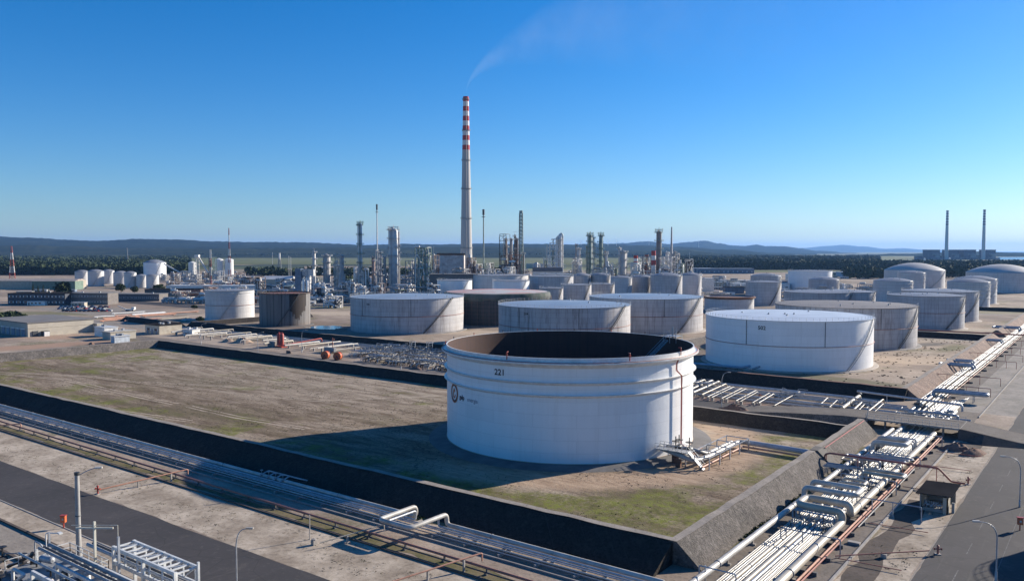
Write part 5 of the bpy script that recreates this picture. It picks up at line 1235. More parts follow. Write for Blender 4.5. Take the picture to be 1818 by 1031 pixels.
for x, y in leg_: MB().bar((x,y,0),(x,y,9.2 if y > 9 else 8.2),.3).build('leg', PST, t)
MB().bar((17.9,11.9,0),(17.9,11.9,9.6),.22).bar((17.9,9.3,0),(17.9,9.3,9.4),.22).build('leg', PST, t)
MB().box(5.6,9.8,7.0,17.4,11.7,7.1).box(-7,.5,5.0,9,8.5,5.12).build('deck', GREY, t)
for i, (y, z, r, m) in enumerate([(5.2,8.6,.16,GREY),(5.7,8.6,.12,DGREY),(6.3,8.65,.2,GREY),(3.2,8.6,.12,GALV),(10.4,7.5,.2,GALV),(11.0,7.45,.14,DGREY)]):
    MB().pipe([(-2,y,z),(15.8,y,z),(15.8,y,z-1.4)], r, 8).build('pipe', m, t)
MB().bar((9.3,8.2,4),(9.3,8.2,11.4),.22).build('post', GALV, t); MB().bar((-6.5,8.2,2),(-6.5,8.2,8.6),.2).build('post', GALV, t)
t = thing('pump_station', 'crowded pump and valve deck with pale railings in the bottom left corner', 'pump station', (-98.5,29.5,-1.1))
PSL = mat('pale_steel', (.5,.52,.52))
MB().box(-4,0,4.2,14,13,4.35).box(0,8,6.6,9,15,6.7).build('deck', GREY, t)
def rails(mb, pts, z, h=1.1, w=.07):
    for (x0,y0),(x1,y1) in zip(pts, pts[1:]):
        L_ = math.hypot(x1-x0, y1-y0); n_ = max(1, int(L_/1.4))
        for i in range(n_+1): mb.bar((x0+(x1-x0)*i/n_, y0+(y1-y0)*i/n_, z), (x0+(x1-x0)*i/n_, y0+(y1-y0)*i/n_, z+h), w)
        for k_ in (.5, 1): mb.bar((x0,y0,z+h*k_),(x1,y1,z+h*k_),w)
    return mb
rails(MB(), [(-4,0),(-4,13),(0,13)], 4.35).build('railing', PSL, t); rails(MB(), [(0,8),(0,15),(9,15),(9,8)], 6.7).build('railing', PSL, t)
for x, y in ((-4,0),(-4,6),(-4,13),(0,13),(0,8),(9,8),(9,15),(0,15),(14,13),(14,0),(5,13)): MB().bar((x,y,0),(x,y,6.7 if y > 7 else 4.3),.22).build('leg', PSL, t)
rn = random.Random(31)
for i in range(34):
    x, y = rn.uniform(-3,13), rn.uniform(1,13); z = rn.uniform(5,9.2); m = rn.choice((GALV, BLACK, PSL, BLACK, PWHITE)); r = rn.choice((.08,.12,.18,.3))
    MB().pipe([(x,y,1),(x,y,z),(x+rn.uniform(-3,3),y,z),(x+rn.uniform(-3,3),y+rn.uniform(-2,2),z-1.5)], r, 8).build('pipe', m, t)
for i in range(18):
    valve_mb(MB(), rn.uniform(-3,12), rn.uniform(2,12), rn.uniform(5,7.6), 1.7).build('valve', BLACK, t)
for (x, y, z, l, r) in ((9.3,7.5,8.0,1.8,.5),(9.3,7.2,6.6,1.4,.38),(6.5,10.5,7.6,1.6,.45),(2,11,7.6,1.6,.4)):
    MB().drum((x,y,z),(x+l,y+.4,z), r, 14).build('pump_motor', PWHITE if x > 9 else GALV, t)
MB().bar((10.8,12.7,4),(10.8,12.7,13.1),.22).bar((9.2,11.5,12.4),(12.4,13.9,12.4),.12,.18).pipe([(12.8,14.2,12.7),(12.8,14.2,9)],.04,6).pipe([(8.8,11.2,12.7),(12.8,14.2,12.7)],.035,6).build('cross_pole', mat('pale_yellow_pole', (.6,.57,.47), (.5,.47,.4)), t)
for s_, (x, y, h) in enumerate(((-1.5,13.0,9.2),(-3.9,9.5,7.3),(12.6,12.9,7.0))):
    MB().pipe([(x,y,4),(x,y,h),(x+1.5,y+.9,h)], .07, 8, .3).box(x+1.2,y+.7,h-.05,x+1.8,y+1.1,h+.12).build('lamp_bracket', GREY if s_ else PSL, t)
for i, x in enumerate((-10,-6.5)): tag(MB().pipe([(-106+x,34,0),(-106+x,34,4.8),(-106+x-4,31,4.8)], .1, 8).build('bent_pipe', PSL if i else SALM), ['thin salmon bent pipe at the left bottom corner','thin pale bent pipe beside the pump deck at the left bottom corner'][i], 'pipe')
# ================================================================== CHIMNEYS AND PROCESS UNITS
def stripes(name, c, c2, z0, z1, n, first_red=True, grey=(.47,.45,.42)):
    m, nt, p = base(name, .75, 0, .2); t = nn(nt, 'ShaderNodeTexCoord'); sx = nn(nt, 'ShaderNodeSeparateXYZ'); nt.links.new(t.outputs['Object'], sx.inputs[0])
    k = mth(nt, 'FLOOR', mth(nt, 'MULTIPLY', mth(nt, 'SUBTRACT', z1, sx.outputs[2]), n/(z1-z0)))
    odd = mth(nt, 'MODULO', k, 2.0)
    a, b = (c, c2) if first_red else (c2, c)
    o = mixc(nt, odd, a, b)
    below = mth(nt, 'LESS_THAN', sx.outputs[2], z0)
    o = mixc(nt, below, o, grey)
    st = nn(nt, 'ShaderNodeMapping'); st.inputs['Scale'].default_value = (.6,.6,.02); nt.links.new(t.outputs['Object'], st.inputs[0])
    o = mixc(nt, rng(nt, noi(nt, st.outputs[0], 1, 5), .45, .75, 0, .3), o, (.2,.18,.16))
    nt.links.new(o, p.inputs['Base Color']); return m
ZC = 850.0
cc = at(828, ZC); ct = zz(175, ZC); cs = zz(268, ZC)
t = thing('chimney', 'very tall tapering grey chimney with red and white stripes at its top', 'chimney', (cc[0], cc[1], 0))
r_at = lambda z: 6.9-(6.9-2.9)*min(1, z/ct)**.9
MB().lathe([(r_at(z), z) for z in [ct*i/24 for i in range(25)]]+[(2.4, ct), (2.3, ct-3)], 48).build('shaft', stripes('chimney_stripes', (.45,.05,.045), (.7,.68,.65), cs, ct, 11), t)
for py in (180, 234, 286, 336, 388, 440):
    z = zz(py, ZC); r = r_at(z); MB().lathe([(r, z-.5), (r+.9, z-.2), (r+.9, z+.1), (r, z+.1)], 32).build('gallery', GREY, t)
    rl = MB()
    for i in range(20): a = 2*math.pi*i/20; rl.bar(polar(r+.85, a, z), polar(r+.85, a, z+1.2), .1)
    rl.lathe([(r+.85, z+1.15), (r+.95, z+1.15), (r+.95, z+1.25), (r+.85, z+1.25)], 20).build('gallery_rail', GREY, t)
MB().bar((r_at(0)*.7+.3,-r_at(0)*.8,0),(2.4,-2.4,ct-2),.3).build('ladder', GREY, t)
# power station far to the right
ZP = 3700.0
M_PCH = stripes('power_chimney_stripes', (.22,.15,.16), (.7,.68,.66), zz(402, ZP), zz(374, ZP), 12, grey=(.6,.58,.55))
for nm, px, yt in (('left','1679.5',374),('right','1745',372.5)):
    c_ = at(float(px), ZP); zt = zz(yt, ZP); t = thing('power_station_chimney', f'tall banded chimney of the distant power station, {nm} one of the two', 'chimney', (c_[0], c_[1], 0), 0, 'power station chimneys')
    MB().lathe([(8.6-3.6*i/10, zt*i/10) for i in range(11)]+[(3.5, zt)], 24).build('shaft', M_PCH, t); MB().lathe([(5.0, zt-2.5), (5.9, zt-2), (5.9, zt), (5, zt)], 24).build('top_gallery', DGREY, t)
PWM = mat('dark_blue_cladding', (.12,.125,.165), (.09,.09,.12), .02, .7); 
for i, (x0, x1, yt) in enumerate([(1648,1668,444),(1683,1702,444),(1711,1732,444),(1749.5,1767,444)]):
    a = at(x0, ZP); b = at(x1, ZP); L_ = math.hypot(b[0]-a[0], b[1]-a[1]); h = zz(yt, ZP)
    t = thing('boiler_house', f'dark blue boiler house of the distant power station, {ORD[i]} from the left', 'building', (a[0], a[1], 0), math.atan2(b[1]-a[1], b[0]-a[0]), 'boiler houses of the power station')
    MB().box(0,0,0,L_,55,h).build('wall', PWM, t, smooth=False); MB().box(-1,-1,h,L_+1,56,h+2.2).build('roof', DGREY, t, smooth=False)
    MB().box(L_*.55,-6,0,L_*.95,-.1,h*.62).pipe([(L_*.3,-3,h*.55),(L_*.8,-8,h*.6)],3,8).build('duct', GREY, t, smooth=False)
    MB().box(-L_*.05,-30,0,L_*1.05,-8,h*.22).build('annex', mat('dull_annex', (.16,.16,.19)), t, smooth=False)
for i, (x0, x1, yt) in enumerate([(1668,1683,455),(1702,1711,451),(1732,1749,454),(1630,1638,455)]):
    a = at(x0, ZP+20); b = at(x1, ZP+20); L_ = math.hypot(b[0]-a[0], b[1]-a[1]); h = zz(yt, ZP)
    t = thing('power_station_block', ['lower dark block between the first and second boiler houses','lower dark block between the second and third boiler houses','lower grey block left of the right power chimney','small dark tower block left of the power station'][i], 'building', (a[0], a[1], 0), math.atan2(b[1]-a[1], b[0]-a[0]))
    MB().box(0,0,0,L_,40,h).build('wall', PWM if i != 2 else GREY, t, smooth=False); MB().box(-.5,-.5,h,L_+.5,40.5,h+1.5).build('roof', DGREY, t, smooth=False)
def silo(label, px, Z, r, h): c_ = at(px, Z); tag(MB().vessel(0,0,0,h,r,16).lathe([(r+.3,h*.3),(r+.5,h*.3+.3),(r+.3,h*.3+.6)],16).build('silo', WHITE, loc=(c_[0],c_[1],0)), label, 'silo')
silo('small white silo in front of the left power chimney', 1685, 2900, 3.0, 16); silo('small white silo left of the power station', 1641, 2900, 2.6, 15)

def frame_mb(w, d, h, fl, nx=2, ny=2, t=.35, brace=True, rn=random):
    mb = MB()
    for i in range(nx+1):
        for j in range(ny+1): mb.bar((w*i/nx, d*j/ny, 0), (w*i/nx, d*j/ny, h), t)
    for k in range(1, fl+1):
        z = h*k/fl
        for j in range(ny+1): mb.bar((0, d*j/ny, z), (w, d*j/ny, z), t*.8)
        for i in range(nx+1): mb.bar((w*i/nx, 0, z), (w*i/nx, d, z), t*.8)
        if brace:
            i = rn.randrange(nx); mb.bar((w*i/nx, 0, z-h/fl), (w*(i+1)/nx, 0, z), t*.5); mb.bar((w*(i+1)/nx, 0, z-h/fl), (w*i/nx, 0, z), t*.5)
    return mb
def column(name, label, px, Z, ytop, r, m, plats=4, base_r=None, pm=None, cat='process column', top=None, group=None, seed=0, taper=1.0, swell=None, whip=True, rail=True):
    c_ = at(px, Z); h = zz(ytop, Z); rn = random.Random(seed+int(px)); t = thing(name, label, cat, (c_[0], c_[1], 0), rn.uniform(0, .4), group)
    br = base_r or r
    if swell: MB().lathe([(swell, 0), (swell, h*.45), (r, h*.52), (r, h-r*.5), (r*.6, h-.1*r), (.01, h)], 20).build('shell', m, t)
    else: MB().lathe([(br, 0), (r*(1+(taper-1)*.5), h*.3), (r, h-r*.6), (r*.8, h-r*.25), (r*.4, h-.05*r), (.01, h)], 20).build('shell', m, t)
    pm = pm or GALV
    for k in range(plats):
        z = h*(.3+.68*(k+1)/plats)-.6; a0 = rn.uniform(0, 6.28); pr = (swell or r) if z < h*.45 else r; w_ = 1.3+pr*.25
        p = MB().lathe([(pr+.05, z), (pr+w_, z), (pr+w_, z+.35), (pr+.05, z+.35)], 14, a0=a0, a1=a0+rn.uniform(3.4, 6.28))
        for q in range(9):
            a = a0+q*.42; p.bar(polar(pr+w_, a, z), polar(pr+w_, a, z+1.3), .2); p.bar(polar(pr+w_, a, z+1.3), polar(pr+w_, a+.42, z+1.3), .22)
        p.build('platform', pm, t)
    a = rn.uniform(3.4, 5.4); R_o = (swell or br)+.5
    MB().pipe([polar(R_o, a, h*.12), polar(R_o, a, h-.3), polar(.2, a, h+.7), (0,0,h-.2)], max(.22, r*.14), 8, .6).build('riser_pipe', m, t)
    b_ = a+1.2; l_ = MB(); l_.bar(polar(R_o, b_, 0), polar(R_o, b_, h), .22).bar(polar(R_o, b_+.7/R_o, 0), polar(R_o, b_+.7/R_o, h), .22)
    for q in range(int(h/2.2)): l_.bar(polar(R_o, b_, q*2.2+.6), polar(R_o, b_+.7/R_o, q*2.2+.6), .4, .2)
    l_.build('ladder', pm, t)
    if top == 'davit': MB().bar((0,0,h-.3),(0,0,h+3.2),.25).bar((-2.5,0,h+3.2),(2.5,0,h+3.2),.22).build('davit', pm, t)
    if top == 'crown':
        q = MB()
        for k in range(10): a = .63*k; q.bar(polar(r+.8, a, h-1.5), polar(r+1.1, a, h+2.4), .22)
        q.lathe([(r+.6,h+1),(r+1.6,h+1),(r+1.6,h+1.3),(r+.6,h+1.3)],14).bar((0,0,h),(0,0,h+3.4),.4).build('top_cage', pm, t)
    return t
PALEC = mat('pale_cladding', (.66,.64,.61), (.48,.46,.44), .3, .45); DULLC = mat('dull_cladding', (.46,.44,.42), (.3,.28,.27), .3, .6); GRNC = mat('green_grey_cladding', (.34,.41,.37), (.22,.27,.25), .3, .6)
column('process_column', 'tall slim pale column with a crown platform, left of the thin flare', 640, 800, 397, 2.0, PALEC, 5, top='crown', pm=GREENST)
column('process_column', 'broad pale column with a dark hoist frame on its top', 699, 820, 405.5, 4.2, PALEC, 5, top='crown', pm=DULLC)
column('process_column', 'slender column close behind the broad hoist-topped one', 706, 835, 410, 1.8, DULLC, 6)
column('process_column', 'broad dull column shaped like a capsule at the left of the units', 581, 830, 452, 3.3, DULLC, 4, base_r=3.3)
column('process_column', 'bottle-shaped column with a wide lower half, left of the tall slim one', 607, 790, 452, 2.0, DULLC, 4, swell=3.2)
column('process_column', 'thin column topped by small cages at the far left of the units', 558, 860, 446, 1.5, PALEC, 4, top='davit')
column('process_column', 'small pinkish column left of the thin flare', 662, 850, 456, 1.2, BROWNST, 3)
column('process_column', 'orange-red slender column below the thin flare', 663.5, 780, 461, 1.1, SALM, 2)
column('process_column', 'short grey column right of the thin flare base', 683, 820, 455, 1.5, DULLC, 3)
column('process_column', 'stepped column behind the thin flare base', 674.5, 800, 446, 1.9, DULLC, 5, swell=2.6)
column('process_column', 'green-caged dark column with a crown, left one of the close pair right of centre', 1047.5, 830, 416.5, 2.2, GRNC, 7, top='crown', pm=GREENST)
column('process_column', 'green-caged companion column touching the crowned one', 1052, 845, 420, 1.7, PALEC, 7, pm=GREENST)
column('process_column', 'slim green-topped column just right of the close crowned pair', 1066.5, 850, 416.5, 1.9, GRNC, 6, top='crown', pm=GREENST)
column('process_column', 'short platform column left of the green crowned pair', 1043, 845, 437, 1.2, GRNC, 5)
column('process_column', 'pale column with a bent top pipe left of the striped stacks', 1100, 820, 439, 1.3, PALEC, 4)
column('process_column', 'dark stout column standing before the striped stacks', 1106.5, 760, 445, 2.7, DULLC, 4)
column('process_column', 'white slim column right next to the dark stout one', 1111, 765, 446, .9, WHITE, 2)
column('process_column', 'tall brownish column with a vane-like top at the right of the units', 1169.5, 800, 410, 2.6, mat('brown_cladding', (.3,.26,.23), (.2,.17,.16), .3, .6), 5, top='crown', pm=GRNC)
column('process_column', 'white column at the right end of the units', 1184, 790, 447, 1.4, WHITE, 3)
column('process_column', 'second white column at the right end, nearer the grey stack', 1188, 800, 449, 1.3, WHITE, 3)
column('process_column', 'thin dark column right of the tall grey stack at the end of the units', 1198, 810, 446, .7, DULLC, 4)
column('process_column', 'small column between the crowned pair and the converter frame', 1022.5, 840, 433, .9, DULLC, 2)
column('process_column', 'small pale column right of the converter frame with ringed top', 1027, 830, 440, 1.4, PALEC, 4)
column('process_column', 'brown stubby column behind the crowned pair', 1075, 860, 446, 1.3, BROWNST, 2)
column('process_column', 'lean pale column right of the crowned pair', 1076, 800, 449, .9, PALEC, 3)
column('process_column', 'pale pair column left of the converter frame, nearer the lattice flare', 962, 780, 470, 1.8, WHITE, 2)
column('process_column', 'brownish pale column beside the white one left of the converter frame', 967, 785, 468, 1.6, BEIGE, 2)
column('process_column', 'slender stack-like column in the rusty furnace group, left', 898.5, 800, 423, 1.2, BROWNST, 5)
column('process_column', 'dark pole column in the rusty furnace group, right of the slender one', 907.5, 815, 423, 1.3, DULLC, 3)
column('process_column', 'thin dark column with a flared cap in the rusty furnace group', 914.5, 820, 417, .9, DGREY, 3, top='davit')
column('process_column', 'dark rightmost column of the rusty furnace group', 918, 810, 423, 1.1, BROWNST, 4)
column('process_column', 'black thin stack in front of the lattice flare', 929, 720, 448, .6, BLACK, 1)
# white standing drums at the left
for i, (px, y0, y1, w_) in enumerate([(547.5,487,519,8.4),(632,473,511,8.6),(566.5,501,524,4.6),(574.5,501,526,2.4)]):
    Z = 59450/(y1+4-445); c_ = at(px, Z); r = w_/2/FPX*Z; h = zz(y0, Z)
    t = thing('vertical_vessel', ['tall white capsule vessel behind the dark stained tank','tall white capsule vessel left of the thin flare, standing alone','thin white vertical vessel right of the dark stained tank','thinnest white vertical vessel right of the dark stained tank'][i], 'vessel', (c_[0], c_[1], 0), 0, 'white standing vessels')
    MB().vessel(0,0,1.2,h,r,20).build('shell', WHITE, t); MB().lathe([(r*.98,0),(r*.98,1.25)],20).build('skirt', CONC, t); MB().bar((r+.3,0,0),(r+.3,0,h*.95),.18).build('ladder', GREY, t)
# flares and masts
def mast(name, label, px, Z, ytop, r0, r1, m, cat, tip=None, cage=0, tipm=None):
    c_ = at(px, Z); h = zz(ytop, Z); t = thing(name, label, cat, (c_[0], c_[1], 0))
    MB().cyl((0,0,0),(0,0,h),r0,r1,n=12).build('stack', m, t)
    if tip: MB().cyl((0,0,h-tip),(0,0,h),r1*2.1,n=12).lathe([(r1*2,h-tip*1.4),(r1*3.4,h-tip*1.4),(r1*3.4,h-tip*1.3),(r1*2,h-tip*1.3)],12).build('flare_tip', tipm or DGREY, t)
    if cage:
        f = MB(); n_ = int(cage/3)
        for k in range(4):
            a = k*math.pi/2+.4; f.bar(polar(3.6,a,0), polar(1.6,a,cage), .3)
        for q in range(n_):
            for k in range(4):
                a = k*math.pi/2+.4; b = a+math.pi/2; s = lambda z: 3.6-2*z/cage
                f.bar(polar(s(q*3),a,q*3), polar(s(q*3),b,q*3), .2); f.bar(polar(s(q*3),a,q*3), polar(s(q*3+3),b,q*3+3), .16)
        f.build('support_frame', m, t)
    return t
mast('flare_stack', 'very thin pale flare stack with a dark burner tip, left of the broad column', 670, 850, 363, .9, .45, PALEC, 'flare stack', 6, 42)
mast('flare_stack', 'thin dark green flare stack right of the tall chimney', 858.6, 880, 372, .9, .6, GRNC, 'flare stack', 6, 30)
mast('slim_stack', 'grey slender stack tapering upward at the right end of the units', 1191.8, 780, 403, 2.0, .6, DULLC, 'stack', None, 0)
mast('slim_stack', 'thin black pole stack between the lattice flare and the converter frame', 955, 800, 470, .5, .4, BLACK, 'stack')
# lattice flare
def lattice(name, label, px, Z, ytop, w0, w1, m, cat, ybot=None, bands=None, stacks=0, seg=16, group=None, t_=.22, pxy=None):
    c_ = pxy or at(px, Z); h = zz(ytop, Z); t = thing(name, label, cat, (c_[0], c_[1], 0), .3, group); parts = [MB(), MB()]
    s = lambda z: w0+(w1-w0)*z/h
    for q in range(seg):
        z, z1 = h*q/seg, h*(q+1)/seg; mb = parts[0] if not bands else parts[(q*bands//seg) % 2]
        for k in range(4):
            a, b = k*math.pi/2, (k+1)*math.pi/2
            mb.bar(polar(s(z),a,z), polar(s(z1),a,z1), t_*1.3); mb.bar(polar(s(z),a,z), polar(s(z),b,z), t_*.8); mb.bar(polar(s(z),a,z), polar(s(z1),b,z1), t_*.8)
            if w0 > 3: mb.bar(polar(s(z),b,z), polar(s(z1),a,z1), t_*.8)
    if bands: parts[0].build('red_lattice', RED, t); parts[1].build('white_lattice', WHITE, t)
    else: parts[0].build('lattice', m, t)
    for k in range(stacks): MB().cyl(((k-.5)*1.7,0,0),((k-.5)*1.7,0,h+2.5),.5,n=10).cyl(((k-.5)*1.7,0,h),((k-.5)*1.7,0,h+2.6),.95,n=10).build('flare_pipe', m, t)
    return t
lattice('lattice_flare', 'tall grey green lattice flare tower carrying twin pipes', 925, 800, 379, 2.6, 1.8, GRNC, 'flare stack', stacks=2, seg=22, t_=.4)
lattice('lattice_mast', 'tall red and white lattice mast behind the pale grey tank on the left', 407.5, 850, 405, 2.3, .35, None, 'mast', bands=9, seg=27, t_=.16)
lattice('lattice_mast', 'shorter red and white mast standing in the green conveyor tower', 374, 1000, 443, 1.3, 1.0, None, 'mast', bands=4, seg=12, t_=.2)
lattice('transmission_pylon', 'red and white lattice pylon in front of the woods at the far left', 21.5, 1180, 437, 5.2, .8, None, 'pylon', bands=5, seg=15, t_=.2)
lattice('transmission_pylon', 'grey lattice pylon rising from the woods above the pale tanks', 226, 2400, 440, 5, 1.2, GREY, 'pylon', seg=10, t_=.6)
t = lattice('water_mast', 'white drum mast on splayed legs in the green field left of the units', 496.5, 1500, 459, 4.5, 2.2, GREY, 'mast', seg=5, t_=.35); MB().cyl((0,0,zz(459,1500)-2),(0,0,zz(449,1500)),1.6,n=12).build('drum', WHITE, t)
for i, (px, Z, yt) in enumerate([(484,1900,448),(513,1250,454),(516.5,1240,456),(1252,2100,459),(1293,1900,459),(1356,1900,462),(1393,1800,461),(1399,1800,461),(1492,1900,463),(770,2600,437),(1224,1700,447)]):
    c_ = at(px, Z); h = zz(yt, Z); tag(MB().cyl((0,0,0),(0,0,h),.45,.25,n=8).bar((-1.5,0,h*.95),(1.5,0,h*.95),.3).build('light_mast', PALEC, loc=(c_[0],c_[1],0)), f'thin pale lighting mast behind the plant, {ORD[i]} counted across the view', 'mast', 'thin lighting masts')
# red and white striped stacks
for i, (px, Z, yt, r) in enumerate([(1128.5,780,453.5,2.0),(1160,780,445,2.1)]):
    c_ = at(px, Z); h = zz(yt, Z); t = thing('striped_stack', ['shorter red and white striped stack at the right of the units','taller red and white striped stack beside the brown column'][i], 'stack', (c_[0], c_[1], 0), 0, 'red and white striped stacks')
    MB().lathe([(r*1.15,0),(r*1.05,h*.5),(r,h),(r*.8,h)],20).build('shaft', stripes(f'stack_stripes_{i}', (.4,.05,.045), (.7,.69,.67), h-[.8,.78][i]*(h-zz(479,Z))*1.0-4*i, h, 4, grey=(.55,.54,.53)), t)
    MB().lathe([(r,h*.7),(r+.8,h*.7),(r+.8,h*.7+.2),(r,h*.7+.2)],16).build('gallery', GREY, t)
# converter structure: stepped frame climbing to a pale column with hoops
c_ = at(982, 780); t = thing('converter_unit', 'pale stepped converter frame with hooped pipes climbing to a bent-top column', 'process unit', (c_[0], c_[1], 0), .64)
hc = zz(413.5, 780)
MB().lathe([(2.3,0),(2.3,hc-6),(1.9,hc-3),(1.2,hc-1.2),(.01,hc-.6)],20,(6.5,0,0)).build('reactor_column', CLADW, t)
MB().pipe([(6.5,0,hc-2),(7.5,0,hc),(9.2,0,hc-2),(9.2,0,4)],.6,12,1.8).build('overhead_pipe', CLADW, t)
fm = MB()
for x, h in ((-12,.42*hc),(-9,.6*hc),(-6,.8*hc),(-3,.84*hc),(0,.9*hc),(3,.93*hc),(4,.95*hc),(9,.5*hc)):
    for y in (-3, 3): fm.bar((x,y,0),(x,y,h),.75)
    z = 4
    while z < h: fm.bar((x,-3,z),(x,3,z),.5).bar((x,-3,z),(x+3,-3,z+(1.5 if int(z)%8==0 else 0)),.6); z += 4

for q in range(10): fm.pipe([(-11+q*1.5,-3.8,3+q*4),(-4+q*1.2,-3.8,5+q*4.6),(5,-3.8,5+q*4.6)],.45,6,2)
fm.build('frame', CLADW, t)
for k in range(9):
    z = 10+k*5.2; MB().lathe([(2.4,z),(3.4,z),(3.4,z+.25),(2.4,z+.25)],14,(6.5,0,0)).pipe([(-7+k*.6,-3.4,z),(2,-3.6,z+.3),(6,-3,z-.6)],.55,6,1).build('platform', CLADW, t)
for k, x in enumerate((-8,-4.5,-1,2.2)): MB().pipe([(x,-3.5,2),(x,-3.5,hc*(.55+.09*k)),(x+1.4,-3.5,hc*(.55+.09*k)),(x+1.4,-3.5,8)],.38,8,.9).build('pipe', WHITE if k % 2 else GREENST, t)
MB().bar((-14,-2,10),(16,-2,10.5),.7).bar((-6,-3.6,28),(0,-3.6,10),.7).build('pipe_bridge', CLADW, t)
# green-white framework, brown framework, furnace group frame
def unit(label, px, Z, w, d, h, fl, m, seed, nx=2, ny=1, vm=None, nves=3, npipe=8, group=None, pmats=None, name='process_frame', t_=.55, top=True):
    rn = random.Random(seed); c_ = at(px, Z); t = thing(name, label, 'process unit', (c_[0], c_[1], 0), rn.choice((.0, .0, .64)), group)
    frame_mb(w, d, h, fl, nx, ny, t_, True, rn).build('frame', m, t)
    ves = MB()
    for k in range(nves):
        if rn.random() < .5: x = rn.uniform(1, w-1); ves.vessel(x, rn.uniform(0, d), rn.uniform(0, h*.4), h*rn.uniform(.5, 1.15), rn.uniform(.7, 1.6), 12)
        else: z = h*rn.randrange(1, fl+1)/fl; x = rn.uniform(0, w*.5); ves.drum((x, -.6, z+1), (x+rn.uniform(3, 6), -.6, z+1), rn.uniform(.6, 1.1), 10)
    ves.build('vessels', vm or PALEC, t)
    for q, mm in enumerate(pmats or (GALV, WHITE)):
        pp = MB()
        for k in range(npipe//2):
            x, y, z = rn.uniform(-1, w+1), rn.uniform(-1.5, d), rn.uniform(2, h)
            pp.pipe([(x,y,0),(x,y,z),(rn.uniform(-3,w+3),y,z),(rn.uniform(-3,w+3),rn.uniform(-2,d),z*rn.uniform(.2,1))], rn.choice((.25,.4,.55)), 6, .9)
        pp.build('pipework', mm, t)
    if top:
        dk = MB()
        for k in range(1, fl+1):
            if rn.random() < .6: dk.box(0, 0, h*k/fl+.2, w*rn.uniform(.4, 1), d, h*k/fl+.32)
        if dk.v: dk.build('deck', GREY, t, smooth=False)
    return t
unit('green and white multi-storey framework left of the tall chimney', 737, 760, 13, 8, zz(440,760), 7, GREENST, 1, 3, 2, npipe=20, pmats=(WHITE, GRNC))
t = unit('white-ended tall framework with a flat top beam left of the chimney', 752, 760, 5, 5, zz(439,760), 8, PALEC, 2, 1, 1, npipe=8)
unit('brown framework of stacked coolers left of the white gabled building', 761, 765, 7.5, 6, zz(453,765), 8, BROWNST, 3, 2, 1, npipe=10, pmats=(BROWNST, GALV))
unit('tall dark skeletal frame with an open top at the left of the furnace group', 887, 790, 8, 6, zz(416,790), 9, DGREY, 4, 1, 1, npipe=14, pmats=(BROWNST, DGREY), t_=.3)
unit('rust-coloured furnace framework with orange decks below the dark stacks', 905, 770, 9, 8, zz(448,770), 6, BROWNST, 5, 2, 1, npipe=16, pmats=(SALM, BROWNST), vm=RUST)
unit('dark heater block at the foot of the furnace group', 890, 750, 18, 8, zz(470,750), 3, DGREY, 6, 3, 1, npipe=18, pmats=(DGREY, GALV), vm=DGREY)
unit('red and orange piped framework between the striped stacks', 1141, 790, 10, 8, zz(455,790), 5, BROWNST, 7, 2, 1, npipe=18, pmats=(SALM, RED), vm=REDP)
unit('white dense framework right of the brown column', 1172, 780, 12, 8, zz(456,780), 5, PALEC, 8, 3, 1, npipe=24, pmats=(WHITE, PALEC))
unit('slim dark frame around the last column at the right end', 1196, 780, 4, 4, zz(450,780), 8, DULLC, 9, 1, 1, npipe=6)
unit('left lattice tower with small flues between the capsule and bottle columns', 594, 800, 5, 5, zz(458,800), 8, GRNC, 10, 1, 1, npipe=10, t_=.3)
unit('dark brown low coolers left of the white gabled building', 720, 800, 14, 8, zz(463,800), 4, DULLC, 12, 3, 1, npipe=14)
unit('pale framework behind the striped stacks with angled roofs', 1134, 860, 18, 8, zz(456,860), 4, PALEC, 13, 3, 1, npipe=20, pmats=(WHITE, GALV))
# blue clad structure with white filter columns at the left
c_ = at(523.5, 690); t = thing('filter_building', 'blue grey clad building with white filter columns behind the stained tank', 'building', (c_[0], c_[1], 0), .62)
MB().box(0,0,0,5,9,zz(477,690)).build('clad_tower', BLUEG, t, smooth=False); MB().box(5.2,3,zz(490,690),15,9,zz(478,690)).build('hopper_house', PALEC, t, smooth=False); frame_mb(10,6,zz(478,690),4,2,1,.3).build('frame', BLUEG, t).location = (5,2,0)
MB().vessel(7,1,3,17,1.1,12).vessel(10,1,3,16,1.1,12).build('filter_column', WHITE, t)
